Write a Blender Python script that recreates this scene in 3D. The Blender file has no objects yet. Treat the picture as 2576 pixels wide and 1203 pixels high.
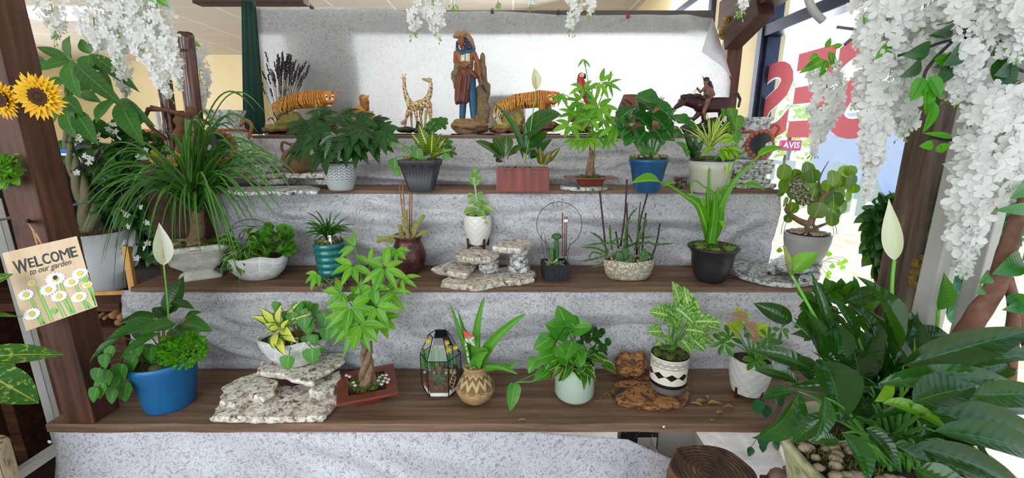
import bpy, math, random
from math import sin, cos, pi, tan, atan, atan2, sqrt, radians
from mathutils import Vector as V, Matrix, noise
R = random.Random(7)
sc = bpy.context.scene
# ---------- camera ----------
EYE, F, TH = 1.4, 1100.0, radians(13.3)
cd = bpy.data.cameras.new('camera'); cam = bpy.data.objects.new('camera', cd); sc.collection.objects.link(cam)
cam.location = (0, 0, EYE); cam.rotation_euler = (pi/2 - TH, 0, 0)
cd.sensor_fit = 'HORIZONTAL'; cd.sensor_width = 36; cd.lens = 36*F/2576; cd.clip_start = .05; cd.clip_end = 500
sc.camera = cam
# ---------- world, sun, light ----------
w = bpy.data.worlds.new('world'); sc.world = w; w.use_nodes = True
nt = w.node_tree; bg = nt.nodes['Background']
tc = nt.nodes.new('ShaderNodeTexCoord'); sp = nt.nodes.new('ShaderNodeSeparateXYZ'); cr = nt.nodes.new('ShaderNodeValToRGB')
nt.links.new(tc.outputs['Generated'], sp.inputs[0]); nt.links.new(sp.outputs['Z'], cr.inputs[0]); nt.links.new(cr.outputs[0], bg.inputs[0])
cr.color_ramp.elements[0].position = 0; cr.color_ramp.elements[0].color = (.93, .97, 1, 1)
cr.color_ramp.elements[1].position = .7; cr.color_ramp.elements[1].color = (.62, .8, 1, 1)
bg.inputs[1].default_value = 1.5
def area(name, loc, tgt, sx, sy, power, col=(1,1,1)):
    l = bpy.data.lights.new(name, 'AREA'); l.shape = 'RECTANGLE'; l.size = sx; l.size_y = sy; l.energy = power; l.color = col
    o = bpy.data.objects.new(name, l); sc.collection.objects.link(o); o.location = loc
    o.rotation_euler = (V(tgt) - V(loc)).to_track_quat('-Z', 'Y').to_euler(); return o
sl = bpy.data.lights.new('sun', 'SUN'); sl.energy = 3.2; sl.angle = radians(.6); sl.color = (1, .95, .86)
so = bpy.data.objects.new('sun', sl); sc.collection.objects.link(so); so.rotation_euler = V((-.15, -.55, -1.0)).to_track_quat('-Z', 'Y').to_euler()
# added fill behind the photographer for an assumed shop front; side window daylight
area('front_fill_light', (-2.0, -2.2, 2.2), (-.3, 1.8, 1.0), 3.4, 1.8, 66, (.95, .975, 1))
area('rear_window_daylight', (1.42, 3.9, 1.75), (.0, 2.3, 1.65), 1.9, 1.3, 190, (.95, .98, 1))
sc.view_settings.view_transform = 'Standard'; sc.view_settings.look = 'None'; sc.view_settings.gamma = 1
sc.view_settings.exposure = 0.12; sc.view_settings.use_curve_mapping = False
sc.cycles.max_bounces = 8; sc.cycles.transparent_max_bounces = 12
try: sc.cycles.use_denoising = True
except Exception: pass
area('far_shop_fill', (-7.4, 4.5, 1.2), (-2, 4.5, 2.5), 3.5, 1.8, 110, (.96, .97, 1))  # unseen fill added low at the left to brighten the shop ceiling
# ---------- geometry helpers ----------
ct, st = cos(TH), sin(TH)
def ray(px, py):
    u, v = (px-1288)/F, (py-601.5)/F
    return V((u, ct - v*st, -st - v*ct))
def P(px, py, Y):
    d = ray(px, py); return V((0, 0, EYE)) + d*(Y/d.y)
def PZ(px, py, z):
    d = ray(px, py); return V((0, 0, EYE)) + d*((z-EYE)/d.z)
def PX(px, py, x):
    d = ray(px, py); return V((0, 0, EYE)) + d*(x/d.x)
def mpp(p):                       # metres per pixel at a point
    return (p[1]*ct - (p[2]-EYE)*st)/F
class MB:
    def __init__(s): s.v = []; s.f = []; s.uv = []; s.mi = []; s.m = 0
    def add(s, vs, fs, uvs=None):
        o = len(s.v); s.v += [tuple(x) for x in vs]
        for f in fs:
            s.f.append(tuple(i+o for i in f)); s.mi.append(s.m)
            s.uv.append([uvs[i] for i in f] if uvs else [(0, 0)]*len(f))
    def build(s, name, mat, parent=None, smooth=True, sub=0, remesh=0, bevel=0, smoothit=0, solid=0):
        me = bpy.data.meshes.new(name)
        me.from_pydata(s.v, [], s.f)
        for m in (mat if isinstance(mat, (list, tuple)) else [mat]): me.materials.append(m)
        ul = me.uv_layers.new(name='UVMap')
        flat = [c for f in s.uv for p in f for c in p]
        if len(flat) == 2*len(me.loops): ul.data.foreach_set('uv', flat)
        if s.mi and max(s.mi): me.polygons.foreach_set('material_index', s.mi)
        if smooth: me.polygons.foreach_set('use_smooth', [True]*len(me.polygons))
        me.update()
        o = bpy.data.objects.new(name, me); sc.collection.objects.link(o)
        if parent is not None:
            o.parent = parent; o.matrix_parent_inverse = Matrix.Translation(-V(parent.location))
        if solid: k = o.modifiers.new('t', 'SOLIDIFY'); k.thickness = solid; k.offset = 0
        if bevel: k = o.modifiers.new('b', 'BEVEL'); k.width = bevel; k.segments = 2; k.limit_method = 'ANGLE'
        if remesh: k = o.modifiers.new('r', 'REMESH'); k.mode = 'VOXEL'; k.voxel_size = remesh; k.use_smooth_shade = True
        if smoothit: k = o.modifiers.new('s', 'SMOOTH'); k.iterations = smoothit; k.factor = .5
        if sub: k = o.modifiers.new('u', 'SUBSURF'); k.levels = sub; k.render_levels = sub
        return o
def tag(o, label=None, cat=None, group=None, kind=None):
    if label: o['label'] = label
    if cat: o['category'] = cat; o['kind'] = 'thing'
    if group: o['group'] = group
    if kind: o['kind'] = kind
    return o
def thing(name, loc, label, cat, group=None):
    o = bpy.data.objects.new(name, None); sc.collection.objects.link(o); o.location = loc; o.empty_display_size = .02
    return tag(o, label, cat, group)
def ortho(d):
    d = V(d).normalized(); a = V((0, 0, 1)) if abs(d.z) < .9 else V((1, 0, 0))
    u = d.cross(a).normalized(); return u, d.cross(u).normalized()
def box(m, lo, hi):
    x0, y0, z0 = lo; x1, y1, z1 = hi
    vs = [(x0,y0,z0),(x1,y0,z0),(x1,y1,z0),(x0,y1,z0),(x0,y0,z1),(x1,y0,z1),(x1,y1,z1),(x0,y1,z1)]
    m.add(vs, [(0,3,2,1),(4,5,6,7),(0,1,5,4),(1,2,6,5),(2,3,7,6),(3,0,4,7)])
def bar(m, a, b, w, h, up=(0,0,1)):        # rectangular bar from a to b
    a, b = V(a), V(b); d = (b-a).normalized(); u = d.cross(V(up)).normalized(); v = u.cross(d).normalized()
    vs = [p + u*(sx*w/2) + v*(sy*h/2) for p in (a, b) for sx, sy in ((-1,-1),(1,-1),(1,1),(-1,1))]
    m.add(vs, [(0,1,2,3),(7,6,5,4),(0,4,5,1),(1,5,6,2),(2,6,7,3),(3,7,4,0)])
def tube(m, pts, r, n=7, cap=True):
    pts = [V(p) for p in pts]; rr = r if isinstance(r, (list, tuple)) else [r]*len(pts)
    vs, fs, uv = [], [], []; pu = None
    for i, p in enumerate(pts):
        d = (pts[min(i+1, len(pts)-1)] - pts[max(i-1, 0)])
        if d.length < 1e-9: d = V((0,0,1))
        d.normalize()
        if pu is None: u, w_ = ortho(d)
        else:
            u = pu - d*pu.dot(d)
            u = u.normalized() if u.length > 1e-6 else ortho(d)[0]
            w_ = d.cross(u)
        pu = u
        for k in range(n):
            a = 2*pi*k/n; vs.append(p + (u*cos(a) + w_*sin(a))*rr[i]); uv.append((k/n, i/(len(pts)-1 or 1)))
    for i in range(len(pts)-1):
        for k in range(n): fs.append((i*n+k, i*n+(k+1)%n, (i+1)*n+(k+1)%n, (i+1)*n+k))
    if cap: fs.append(tuple(range(n))[::-1]); fs.append(tuple((len(pts)-1)*n+k for k in range(n)))
    m.add(vs, fs, uv)
def curve(p0, p1, c, n=8):
    p0, p1, c = V(p0), V(p1), V(c)
    return [p0*(1-t)**2 + c*2*t*(1-t) + p1*t*t for t in [i/n for i in range(n+1)]]
def spline(pts, n=5):                      # catmull-rom
    pts = [V(p) for p in pts]; q = [pts[0]*2-pts[1]] + pts + [pts[-1]*2-pts[-2]]; out = []
    for i in range(1, len(q)-2):
        for k in range(n):
            t = k/n; a, b, c, d = q[i-1:i+3]
            out.append(.5*((2*b) + (c-a)*t + (2*a-5*b+4*c-d)*t*t + (3*b-a-3*c+d)*t**3))
    return out + [pts[-1]]
def lathe(m, c, prof, n=32, rot=None, sq=0, fn=None):   # prof = [(r, z)...]; fn(angle, z, r)->r
    vs, fs, uv = [], [], []; c = V(c); L = len(prof)
    for i, (r, z) in enumerate(prof):
        for k in range(n+1):
            a = 2*pi*k/n; q = r
            if fn: q = fn(a, z, r)
            if sq: q = q/ (abs(cos(a))**sq + abs(sin(a))**sq)**(1/sq)
            p = V((q*cos(a), q*sin(a), z))
            if rot: p = rot @ p
            vs.append(c+p); uv.append((k/n, i/(L-1)))
    for i in range(L-1):
        for k in range(n): fs.append((i*(n+1)+k, i*(n+1)+k+1, (i+1)*(n+1)+k+1, (i+1)*(n+1)+k))
    m.add(vs, fs, uv)
def ell(m, c, r, rot=None, n=10):
    c = V(c); vs, fs = [], []
    if isinstance(r, (int, float)): r = (r, r, r)
    h = max(4, n//2+1)
    for i in range(h+1):
        for k in range(n):
            t, a = pi*i/h, 2*pi*k/n
            p = V((r[0]*sin(t)*cos(a), r[1]*sin(t)*sin(a), r[2]*cos(t)))
            if rot: p = rot @ p
            vs.append(c+p)
    for i in range(h):
        for k in range(n): fs.append((i*n+k, (i+1)*n+k, (i+1)*n+(k+1)%n, i*n+(k+1)%n))
    m.add(vs, fs)
def rock(m, c, r, seed=0, n=10, amp=.25, rot=None):
    c = V(c); b = len(m.v)
    if isinstance(r, (int, float)): r = (r, r, r)
    ell(m, c, r, rot, n)
    for i in range(b, len(m.v)):
        p = V(m.v[i]) - c; q = V((p.x/r[0], p.y/r[1], p.z/r[2]))
        m.v[i] = tuple(c + p*(1 + amp*noise.noise(q*1.6 + V((seed*3.7, seed, 1))) + amp*.5*noise.noise(q*4 + V((seed, 2, seed)))))
def cap(m, a, b, ra, rb, n=10):            # tapered capsule
    a, b = V(a), V(b); d = b-a; L = d.length or 1e-6; d = d/L; pts, rr = [], []
    for k in range(5): t = pi/2*(1-k/4); pts.append(a - d*ra*sin(t)); rr.append(max(ra*cos(t), ra*.05))
    for k in range(5): t = pi/2*k/4; pts.append(b + d*rb*sin(t)); rr.append(max(rb*cos(t), rb*.05))
    tube(m, pts, rr, n)
def rotv(ax, a): return Matrix.Rotation(a, 3, ax)
# width profiles of leaves, t = 0 base .. 1 tip
PROF = {
 'ovate': lambda t: sin(pi*t**.72)**.85*(1-.12*t), 'lance': lambda t: sin(pi*t**.8)**.9*(1-.15*t),
 'heart': lambda t: (min(1, .55+3.2*t) if t < .15 else 1)*cos(pi/2*max(0, (t-.18)/.82))**.75 if t > .0 else .5,
 'round': lambda t: sqrt(max(0, 1-(2*t-1)**2))**.8, 'strap': lambda t: min(1, .6+t*3)*(1-t**3)**.8,
 'obov': lambda t: sin(pi*t**1.35)**.8, 'spath': lambda t: sin(pi*t**.85)**1.0*(1-.35*t**3),
 'petal': lambda t: sin(pi*(.12+.86*t)**1.2)**.7, 'grass': lambda t: min(1, .7+t)*(1-t)**.55+.03 }
PC = {}
def leaf(m, a, b, w, nrm=None, bend=.12, prof='ovate', fold=.12, n=8, curl=0, wave=0, c=None, twist=0):
    """blade from a to b of full width w; nrm = the side the blade faces"""
    a, b = V(a), V(b); d = b-a; L = d.length
    if L < 1e-6: return
    if nrm is None: nrm = V((R.uniform(-.5,.5), -.8, R.uniform(.2,.9)))
    nrm = V(nrm); nrm = nrm - d*(nrm.dot(d)/L/L)
    if nrm.length < 1e-6: nrm = ortho(d)[0]
    nrm.normalize()
    if c is None: c = (a+b)/2 + nrm*(bend*L*1.3) 
    sp_ = curve(a, b, c, n); f = PROF[prof]; k = R.randrange(16); ph = R.uniform(0, 6)
    vs, uv, fs = [], [], []; cols = 4
    for i, p in enumerate(sp_):
        t = i/n; tg = (sp_[min(i+1, n)] - sp_[max(i-1, 0)]).normalized()
        s_ = tg.cross(nrm)
        s_ = s_.normalized() if s_.length > 1e-6 else ortho(tg)[0]
        nn = s_.cross(tg).normalized()
        if twist: rm = Matrix.Rotation(twist*t, 3, tg); s_ = rm @ s_; nn = rm @ nn
        hw = max(0.0008 if t not in (0, 1) else .0003, f(min(max(t, .001), .999))*w/2)
        for j in range(cols+1):
            x = j/cols*2-1
            q = p + s_*(x*hw) + nn*(fold*hw*abs(x)**1.2*2 - curl*hw*x*x*2)
            if wave: q = q + nn*(wave*hw*abs(x)*sin(t*14+ph+x*2))
            vs.append(q); uv.append((k+.02+.96*(j/cols), t))
    for i in range(n):
        for j in range(cols): q = i*(cols+1)+j; fs.append((q, q+1, q+cols+2, q+cols+1))
    m.add(vs, fs, uv)
def rnd3(s=1): return V((R.uniform(-s,s), R.uniform(-s,s), R.uniform(-s,s)))
# ---------- materials ----------
def lin(h):
    if isinstance(h, str):
        h = h.lstrip('#'); c = [int(h[i:i+2], 16)/255 for i in (0, 2, 4)]
        return tuple(x/12.92 if x <= .04045 else ((x+.055)/1.055)**2.4 for x in c) + (1,)
    return tuple(h) + ((1,) if len(h) == 3 else ())
MC = {}
class G:                                   # tiny node-graph writer
    def __init__(s, name):
        s.m = bpy.data.materials.new(name); s.m.use_nodes = True; s.t = s.m.node_tree; s.b = s.t.nodes['Principled BSDF']; s.out = s.t.nodes['Material Output']
    def n(s, typ, ins=None, **kw):
        x = s.t.nodes.new('ShaderNode'+typ)
        for k, v in kw.items(): setattr(x, k, v)
        for k, v in (ins or {}).items():
            if hasattr(v, 'is_output'): s.t.links.new(v, x.inputs[k])
            else: x.inputs[k].default_value = v
        return x
    def co(s, kind='Object', scale=(1,1,1), rot=(0,0,0)):
        return s.n('Mapping', {0: s.n('TexCoord').outputs[kind], 'Scale': scale, 'Rotation': rot}).outputs[0]
    def noise(s, vec, scale=5, detail=4, rough=.6, dist=0):
        return s.n('TexNoise', {'Vector': vec, 'Scale': scale, 'Detail': detail, 'Roughness': rough, 'Distortion': dist}).outputs[0]
    def ramp(s, fac, stops, interp='LINEAR'):
        x = s.n('ValToRGB', {0: fac}); e = x.color_ramp; e.interpolation = interp
        while len(e.elements) < len(stops): e.elements.new(.5)
        for el, (p, c) in zip(e.elements, stops): el.position = p; el.color = lin(c)
        return x.outputs[0]
    def mix(s, f, a, b, mode='MIX'):
        x = s.n('MixRGB', blend_type=mode)
        for i, v in enumerate((f, a, b)):
            if hasattr(v, 'is_output'): s.t.links.new(v, x.inputs[i])
            elif i == 0: x.inputs[0].default_value = v
            else: x.inputs[i].default_value = lin(v)
        return x.outputs[0]
    def math(s, op, a, b=0, c=0):
        x = s.n('Math', operation=op)
        for i, v in enumerate((a, b, c)):
            if hasattr(v, 'is_output'): s.t.links.new(v, x.inputs[i])
            else: x.inputs[i].default_value = v
        return x.outputs[0]
    def set(s, **kw):
        names = dict(col='Base Color', rough='Roughness', metal='Metallic', spec='Specular IOR Level', emit='Emission Color', es='Emission Strength', trans='Transmission Weight', coat='Coat Weight', alpha='Alpha', ior='IOR', sheen='Sheen Weight')
        for k, v in kw.items():
            i = s.b.inputs[names[k]]
            if hasattr(v, 'is_output'): s.t.links.new(v, i)
            elif k in ('col', 'emit'): i.default_value = lin(v)
            else: i.default_value = v
        return s
    def bump(s, h, strength=.3, dist=.01):
        x = s.n('Bump', {'Height': h, 'Strength': strength, 'Distance': dist}); s.t.links.new(x.outputs[0], s.b.inputs['Normal']); return s
    def translucent(s, col, f):
        t = s.n('BsdfTranslucent'); 
        if hasattr(col, 'is_output'): s.t.links.new(col, t.inputs[0])
        else: t.inputs[0].default_value = lin(col)
        x = s.n('MixShader', {0: f}); s.t.links.new(s.b.outputs[0], x.inputs[1]); s.t.links.new(t.outputs[0], x.inputs[2]); s.t.links.new(x.outputs[0], s.out.inputs[0]); return s
def plain(name, col, rough=.5, metal=0, spec=.5, c2=None, scale=30, bump=0, dist=.004, emit=0, coat=0):
    if name in MC: return MC[name]
    g = G(name); g.set(col=col, rough=rough, metal=metal, spec=spec, coat=coat)
    if c2 or bump:
        nz = g.noise(g.co(), scale, 5, .65)
        if c2: g.set(col=g.ramp(nz, [(.32, col), (.68, c2)]))
        if bump: g.bump(nz, bump, dist)
    if emit: g.set(emit=col, es=emit)
    MC[name] = g.m; return g.m
def leafmat(name, col, col2, vein=None, edge=None, edgew=.25, rough=.32, tr=.3, veinw=.05, stripes=0, patch=None, patchf=.5, spec=.5, vs=18):
    if name in MC: return MC[name]
    g = G(name); uv = g.n('TexCoord').outputs['UV']; s = g.n('SeparateXYZ', {0: uv}); u, v = s.outputs[0], s.outputs[1]
    fl = g.math('FLOOR', u); rnd = g.math('MULTIPLY', fl, 1/16); ac = g.math('SUBTRACT', u, fl)
    x = g.math('ABSOLUTE', g.math('SUBTRACT', g.math('MULTIPLY', ac, 2), 1))     # 0 at midrib, 1 at margin
    nz = g.noise(g.co(), 26, 4, .6)
    c = g.mix(g.math('ADD', g.math('MULTIPLY', rnd, .7), g.math('MULTIPLY', g.math('SUBTRACT', nz, .5), .8)), col, col2)
    if patch:
        pz = g.noise(g.n('CombineXYZ', {0: g.math('MULTIPLY', x, 3), 1: g.math('MULTIPLY', v, vs), 2: fl}).outputs[0], 1.4, 3, .6)
        c = g.mix(g.ramp(pz, [(patchf, '000000'), (patchf+.07, 'ffffff')]), c, patch)
    if edge: c = g.mix(g.ramp(g.math('ADD', x, g.math('MULTIPLY', g.math('SUBTRACT', nz, .5), .35)), [(1-edgew-.03, '000000'), (1-edgew+.03, 'ffffff')]), c, edge)
    ph = g.math('SINE', g.math('ADD', g.math('MULTIPLY', v, vs*4.2), g.math('MULTIPLY', x, -7)))
    if stripes: c = g.mix(g.math('MULTIPLY', g.ramp(ph, [(.88, '000000'), (1, 'ffffff')]), stripes), c, vein or col2)
    if vein: c = g.mix(g.ramp(x, [(veinw*.6, 'ffffff'), (veinw*1.6, '000000')]), c, vein)
    if not any(q in name for q in ('spathe', 'petal', 'bronze', 'dry', 'blue')): c = g.mix(1, c, (1.12, 1.0, .58), 'MULTIPLY')
    g.set(col=c, rough=rough, spec=spec); g.bump(ph, .09, .003)
    tcol = g.mix(.55, g.mix(1, c, (1.5, 1.9, .55), 'MULTIPLY'), (.30, .62, .03))
    g.translucent(tcol, tr); MC[name] = g.m; return g.m
def woodmat(name, c1, c2, c3, scale=1, axis=0, rough=.6, spec=.3, bump=.4, knots=False):
    if name in MC: return MC[name]
    g = G(name); s = [14*scale]*3; s[axis] = .9*scale
    nz = g.noise(g.co(scale=s), 2.2, 8, .62, .4); n2 = g.noise(g.co(), 3.1*scale, 5, .6)
    c = g.ramp(nz, [(.3, c1), (.52, c2), (.75, c3)])
    c = g.mix(g.ramp(n2, [(.35, '000000'), (.75, '888888')]), c, c1)
    if knots:
        vo = g.n('TexVoronoi', {'Vector': g.co(scale=[2.2 if i == axis else 6 for i in range(3)]), 'Scale': 1.3}).outputs[0]
        c = g.mix(g.ramp(vo, [(.03, 'ffffff'), (.12, '000000')]), c, (.012, .008, .006))
    g.set(col=c, rough=rough, spec=spec); g.bump(nz, bump, .004); MC[name] = g.m; return g.m
def stonemat(name, base, dark, mid, scale=60, rough=.75):
    if name in MC: return MC[name]
    g = G(name); co = g.co(); a = g.noise(co, scale, 6, .7, .6); b = g.noise(co, scale*.25, 4, .6, .3)
    c = g.ramp(a, [(.36, dark), (.45, mid), (.56, base), (.8, 'ffffff')])
    c = g.mix(g.math('MULTIPLY', g.ramp(b, [(.45, '000000'), (.7, 'ffffff')]), .45), c, mid)
    g.set(col=c, rough=rough); g.bump(g.noise(co, scale*.6, 6, .7), .7, .006); MC[name] = g.m; return g.m
# ---------- room ----------
def struct(name, m, mat, **k): return tag(m.build(name, mat, None, **k), kind='structure')
WX, CZ = 1.3, 2.68
g = G('ceiling_tile'); co = g.co(scale=(1/.61,)*3)
sep = g.n('SeparateXYZ', {0: co}); fx = g.math('FRACT', sep.outputs[0]); fy = g.math('FRACT', sep.outputs[1])
ln = g.math('MAXIMUM', g.math('LESS_THAN', fx, .035), g.math('MULTIPLY', g.math('LESS_THAN', fy, .035), .55))
g.set(col=g.mix(ln, g.ramp(g.noise(g.co(), 90, 3), [(.3, 'd0c8bb'), (.7, 'ddd6ca')]), 'f4f1ea'), rough=.9)
m = MB(); box(m, (-8, -1.2, CZ), (WX+.1, 8.4, CZ+.05)); struct('ceiling', m, g.m, smooth=False)
cream = plain('cream_wall_paint', 'eee0b8', .85, c2='e8d8ac', scale=3)
g = G('floor_concrete'); nz = g.noise(g.co(), 7, 7, .7)
g.set(col=g.ramp(nz, [(.3, '8d8580'), (.55, 'a9a19b'), (.75, 'c5bdb6')]), rough=.7); g.bump(g.noise(g.co(), 60, 4), .3)
m = MB(); box(m, (-8, -3, -.05), (WX+.02, 8.4, 0)); struct('floor', m, g.m, smooth=False)
m = MB(); box(m, (-8, 8.2, 0), (WX+.1, 8.35, CZ)); box(m, (-5.3, 7.6, 0), (-4.3, 8.2, CZ)); struct('wall_back', m, cream, smooth=False)
m = MB(); box(m, (-8.1, 1.0, 0), (-7.9, 8.2, CZ)); struct('wall_left', m, cream, smooth=False)
MZ = PX(1900, 105, WX).z               # transom height
WY = PX(1893, 300, WX).y               # far jamb of the window
m = MB()
box(m, (WX, WY, 0), (WX+.12, 3.05, CZ)); box(m, (WX, 5.0, 0), (WX+.12, 8.2, CZ)); box(m, (WX, 3.05, 0), (WX+.12, 5.0, 1.0)); box(m, (WX, 3.05, 2.35), (WX+.12, 5.0, CZ))
box(m, (WX, -3, 2.55), (WX+.12, WY, CZ)); box(m, (WX, -3, 0), (WX+.12, WY, .12))
struct('wall_right', m, cream, smooth=False)
fr = plain('dark_window_frame', '39435c', .4, .6, c2='2c3346')
gl = G('window_glass'); t = gl.n('BsdfTransparent'); t.inputs[0].default_value = (.97, .99, 1, 1); gs = gl.n('BsdfGlossy', {'Roughness': .02}); mx = gl.n('MixShader', {0: .05})
gl.t.links.new(t.outputs[0], mx.inputs[1]); gl.t.links.new(gs.outputs[0], mx.inputs[2]); gl.t.links.new(mx.outputs[0], gl.out.inputs[0])
def window(n, y0, y1, z0, z1, tz=None):
    e = thing(n, (WX, (y0+y1)/2, z0), None, None); e['kind'] = 'structure'
    m = MB()
    for y in (y0, y1-.05): box(m, (WX-.03, y, z0), (WX+.07, y+.05, z1))
    for z in [z0, z1-.05] + ([tz] if tz else []): box(m, (WX-.025, y0+.05, z), (WX+.065, y1-.05, z+.055))
    if tz: box(m, (WX-.012, y1-.075, z0+.05), (WX+.05, y1-.055, tz))
    m.build('window_frame', fr, e, smooth=False, bevel=.004)
    m = MB(); box(m, (WX+.018, y0+.05, z0+.05), (WX+.024, y1-.05, z1-.05)); m.build('glass_pane', gl.m, e, smooth=False)
    return e
win = window('window_1', -2.9, WY, .12, 2.55, MZ)
window('window_2', 3.05, 5.0, 1.0, 2.35, 1.95)
# painted lettering on the glass, read from the street
redp = G('red_window_paint'); redp.set(col='d4636a', rough=.6); redp.translucent('f08088', .5)
whp = G('white_window_paint'); whp.set(col='dfe9ec', rough=.6); whp.translucent('e4f0f2', .5)
greyp = G('pale_window_paint'); greyp.set(col='b4c8c8', rough=.6); greyp.translucent('b8d0ce', .35)
def letter(ch, pxl, pxr, pyt, pyb, mat, off=.018, rim=None):
    """letter whose box spans the given pixels on the glass plane"""
    p0 = PX(pxl, (pyt+pyb)/2, WX+.016); p1 = PX(pxr, (pyt+pyb)/2, WX+.016)
    yc = (p0.y+p1.y)/2; zt = PX((pxl+pxr)/2, pyt, WX+.016).z; zb = PX((pxl+pxr)/2, pyb, WX+.016).z
    out = []
    for k, (mt, of) in enumerate([(mat, off)] + ([(rim, off+.012)] if rim else [])):
        c = bpy.data.curves.new('window_letter', 'FONT'); c.body = ch; c.size = 1; c.offset = of; c.resolution_u = 4
        o = bpy.data.objects.new('window_letter', c); sc.collection.objects.link(o)
        bpy.context.view_layer.update(); bb = [V(q) for q in o.bound_box]
        x0, x1 = min(q.x for q in bb), max(q.x for q in bb); y0, y1 = min(q.y for q in bb), max(q.y for q in bb)
        me = o.to_mesh(); 
        sx = (p0.y-p1.y)/(x1-x0); sy = (zt-zb)/(y1-y0)
        mb = MB(); xx = WX+.014 - .0006*(1-k) 
        mb.add([(xx, yc + (v.co.x-(x0+x1)/2)*sx, zb + (v.co.y-y0)*sy) for v in me.vertices], [tuple(p.vertices) for p in me.polygons])
        o.to_mesh_clear(); bpy.data.objects.remove(o)
        nm = 'painted_letter' if k == 0 else 'letter_outline'
        mb.build(nm, mt, win, smooth=False)
for ch, a, b, t_, d_ in (('S', 1908, 1990, 158, 348), ('E', 1996, 2088, 128, 346), ('S', 2092, 2235, 88, 350), ('O', 2250, 2400, 50, 352), ('R', 2420, 2640, -10, 354)):
    letter(ch, a, b, t_, d_, redp.m, .03, whp.m)
for ch, a, b, t_, d_ in (('T', 1925, 1968, 402, 452), ('I', 1976, 2000, 404, 470), ('O', 2010, 2064, 405, 500), ('S', 2074, 2150, 408, 540), ('4', 2152, 2232, 405, 552), ('A', 2440, 2560, 400, 640)):
    letter(ch, a, b, t_, d_, greyp.m, .03)
# ---------- outside ----------
g = G('sunlit_paving'); nz = g.noise(g.co(scale=(1, .25, 1)), 6, 6, .7)
g.set(col=g.ramp(nz, [(.3, 'b09a7c'), (.5, 'd6c6ac'), (.7, 'e8dcc8')]), rough=.9)
m = MB(); box(m, (WX+.12, -6, -.25), (40, 60, -.15)); tag(m.build('ground_outside', g.m, smooth=False), kind='structure')
pale = plain('pale_blue_cladding', 'b9c8e6', .7, c2='aebfe0', scale=2)
m = MB()
a, b = PZ(2030, 470, -.15), PZ(2290, 492, -.15)
box(m, (a.x, a.y-3.4, -.15), (a.x+4, a.y, 2.0)); o = tag(m.build('pale_building', pale, smooth=False), 'pale blue windowless building across the sunlit lot', 'building')
m = MB(); box(m, (a.x-.5, a.y-3.6, -.15), (a.x, a.y+.1, -.02)); tag(m.build('kerb', plain('kerb_concrete', 'c9cdda', .8), smooth=False), 'pale concrete kerb along the foot of the blue building', 'kerb')
m = MB(); c0 = P(1988, 366, 14.0)
box(m, (c0.x-.28, 14, c0.z-.16), (c0.x+.34, 14.12, c0.z+.16)); bd = tag(m.build('road_sign', plain('pink_sign', 'e0558a', .6), smooth=False), 'small pink street sign with white lettering seen through the window', 'sign')
bpy.context.view_layer.update()
c = bpy.data.curves.new('t', 'FONT'); c.body = 'AVIS'; c.size = .26; c.offset = .006; c.align_x = 'CENTER'; c.align_y = 'CENTER'
o = bpy.data.objects.new('t', c); sc.collection.objects.link(o); bpy.context.view_layer.update(); me = o.to_mesh(); mb = MB()
mb.add([(c0.x+.03+v.co.x, 13.985, c0.z+v.co.y) for v in me.vertices], [tuple(p.vertices) for p in me.polygons]); o.to_mesh_clear(); bpy.data.objects.remove(o)
mb.build('sign_lettering', plain('white_sign_paint', 'ffffff', .5), bd, smooth=False)
m = MB(); box(m, (c0.x-.02, 14.03, -.15), (c0.x+.06, 14.1, c0.z-.16)); m.build('sign_post', plain('grey_metal_post', '9aa0a8', .4, .7), bd, smooth=False)
tl = leafmat('distant_tree_leaf', 'a9d0a0', 'c6e2bd', tr=.2)
for i, (px, py, Y, s) in enumerate(((1990, 300, 22, 1.7), (2075, 330, 26, 2.0))):
    c = P(px, py, Y); e = thing('tree', (c.x, Y, -.15), ['round pale green tree beyond the window left of the other tree', 'pale green tree behind the red letters, nearer the blue building'][i], 'tree', 'trees across the lot')
    m = MB(); tube(m, [(c.x, Y, -.15), (c.x+.1, Y, c.z-.8*s), (c.x, Y, c.z)], [.16, .12, .05]); m.build('trunk', plain('tree_bark', '6b5a4a', .9), e)
    m = MB()
    for k in range(420):
        q = rnd3(1); 
        if q.length > 1: continue
        p = c + V((q.x*s, q.y*s, q.z*s*1.1)); leaf(m, p, p+rnd3(.3), .22, n=3)
    m.build('crown', tl, e)
# ---------- wood, cloth ----------
shelfwood = woodmat('stained_shelf_boards', '523c2c', '7c604c', '9c806a', 1, 0, .55, .35, .35, True)
edgewood = shelfwood
postwood = woodmat('stained_post', '321c14', '593628', '7f5342', 1, 2, .5, .4, .4, True)
greywood = woodmat('weathered_post', '3a2e28', '6e5c50', '9a8676', 1.2, 2, .7, .3, .8, True)
beamwood = woodmat('stained_beam', '22130e', '40251b', '5d3728', 1, 1, .55, .4, .5)
beamwoodx = woodmat('stained_cross_beam', '22130e', '40251b', '5d3728', 1, 0, .55, .4, .5)
def clothmat(name, lo, mid, hi, tr=0, rough=.38, rot=(0,0,0)):
    g = G(name); co = g.co(rot=rot)
    n1 = g.noise(co, 20, 1, .5, 3.0); l1 = g.math('ABSOLUTE', g.math('SINE', g.math('MULTIPLY', n1, 13)))
    n2 = g.noise(co, 48, 1, .5, 2.4); l2 = g.math('ABSOLUTE', g.math('SINE', g.math('MULTIPLY', n2, 9)))
    big = g.noise(co, 5, 4, .6)
    pat = g.math('ADD', g.math('MULTIPLY', l1, .5), g.math('MULTIPLY', l2, .5))
    c = g.ramp(pat, [(.2, lo), (.45, mid), (.75, hi)]); c = g.mix(g.math('MULTIPLY', big, .55), c, mid)
    g.set(col=c, rough=rough, spec=.45); g.bump(pat, .15, .002)
    if tr: g.translucent('eceef0', tr)
    return g.m
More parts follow.
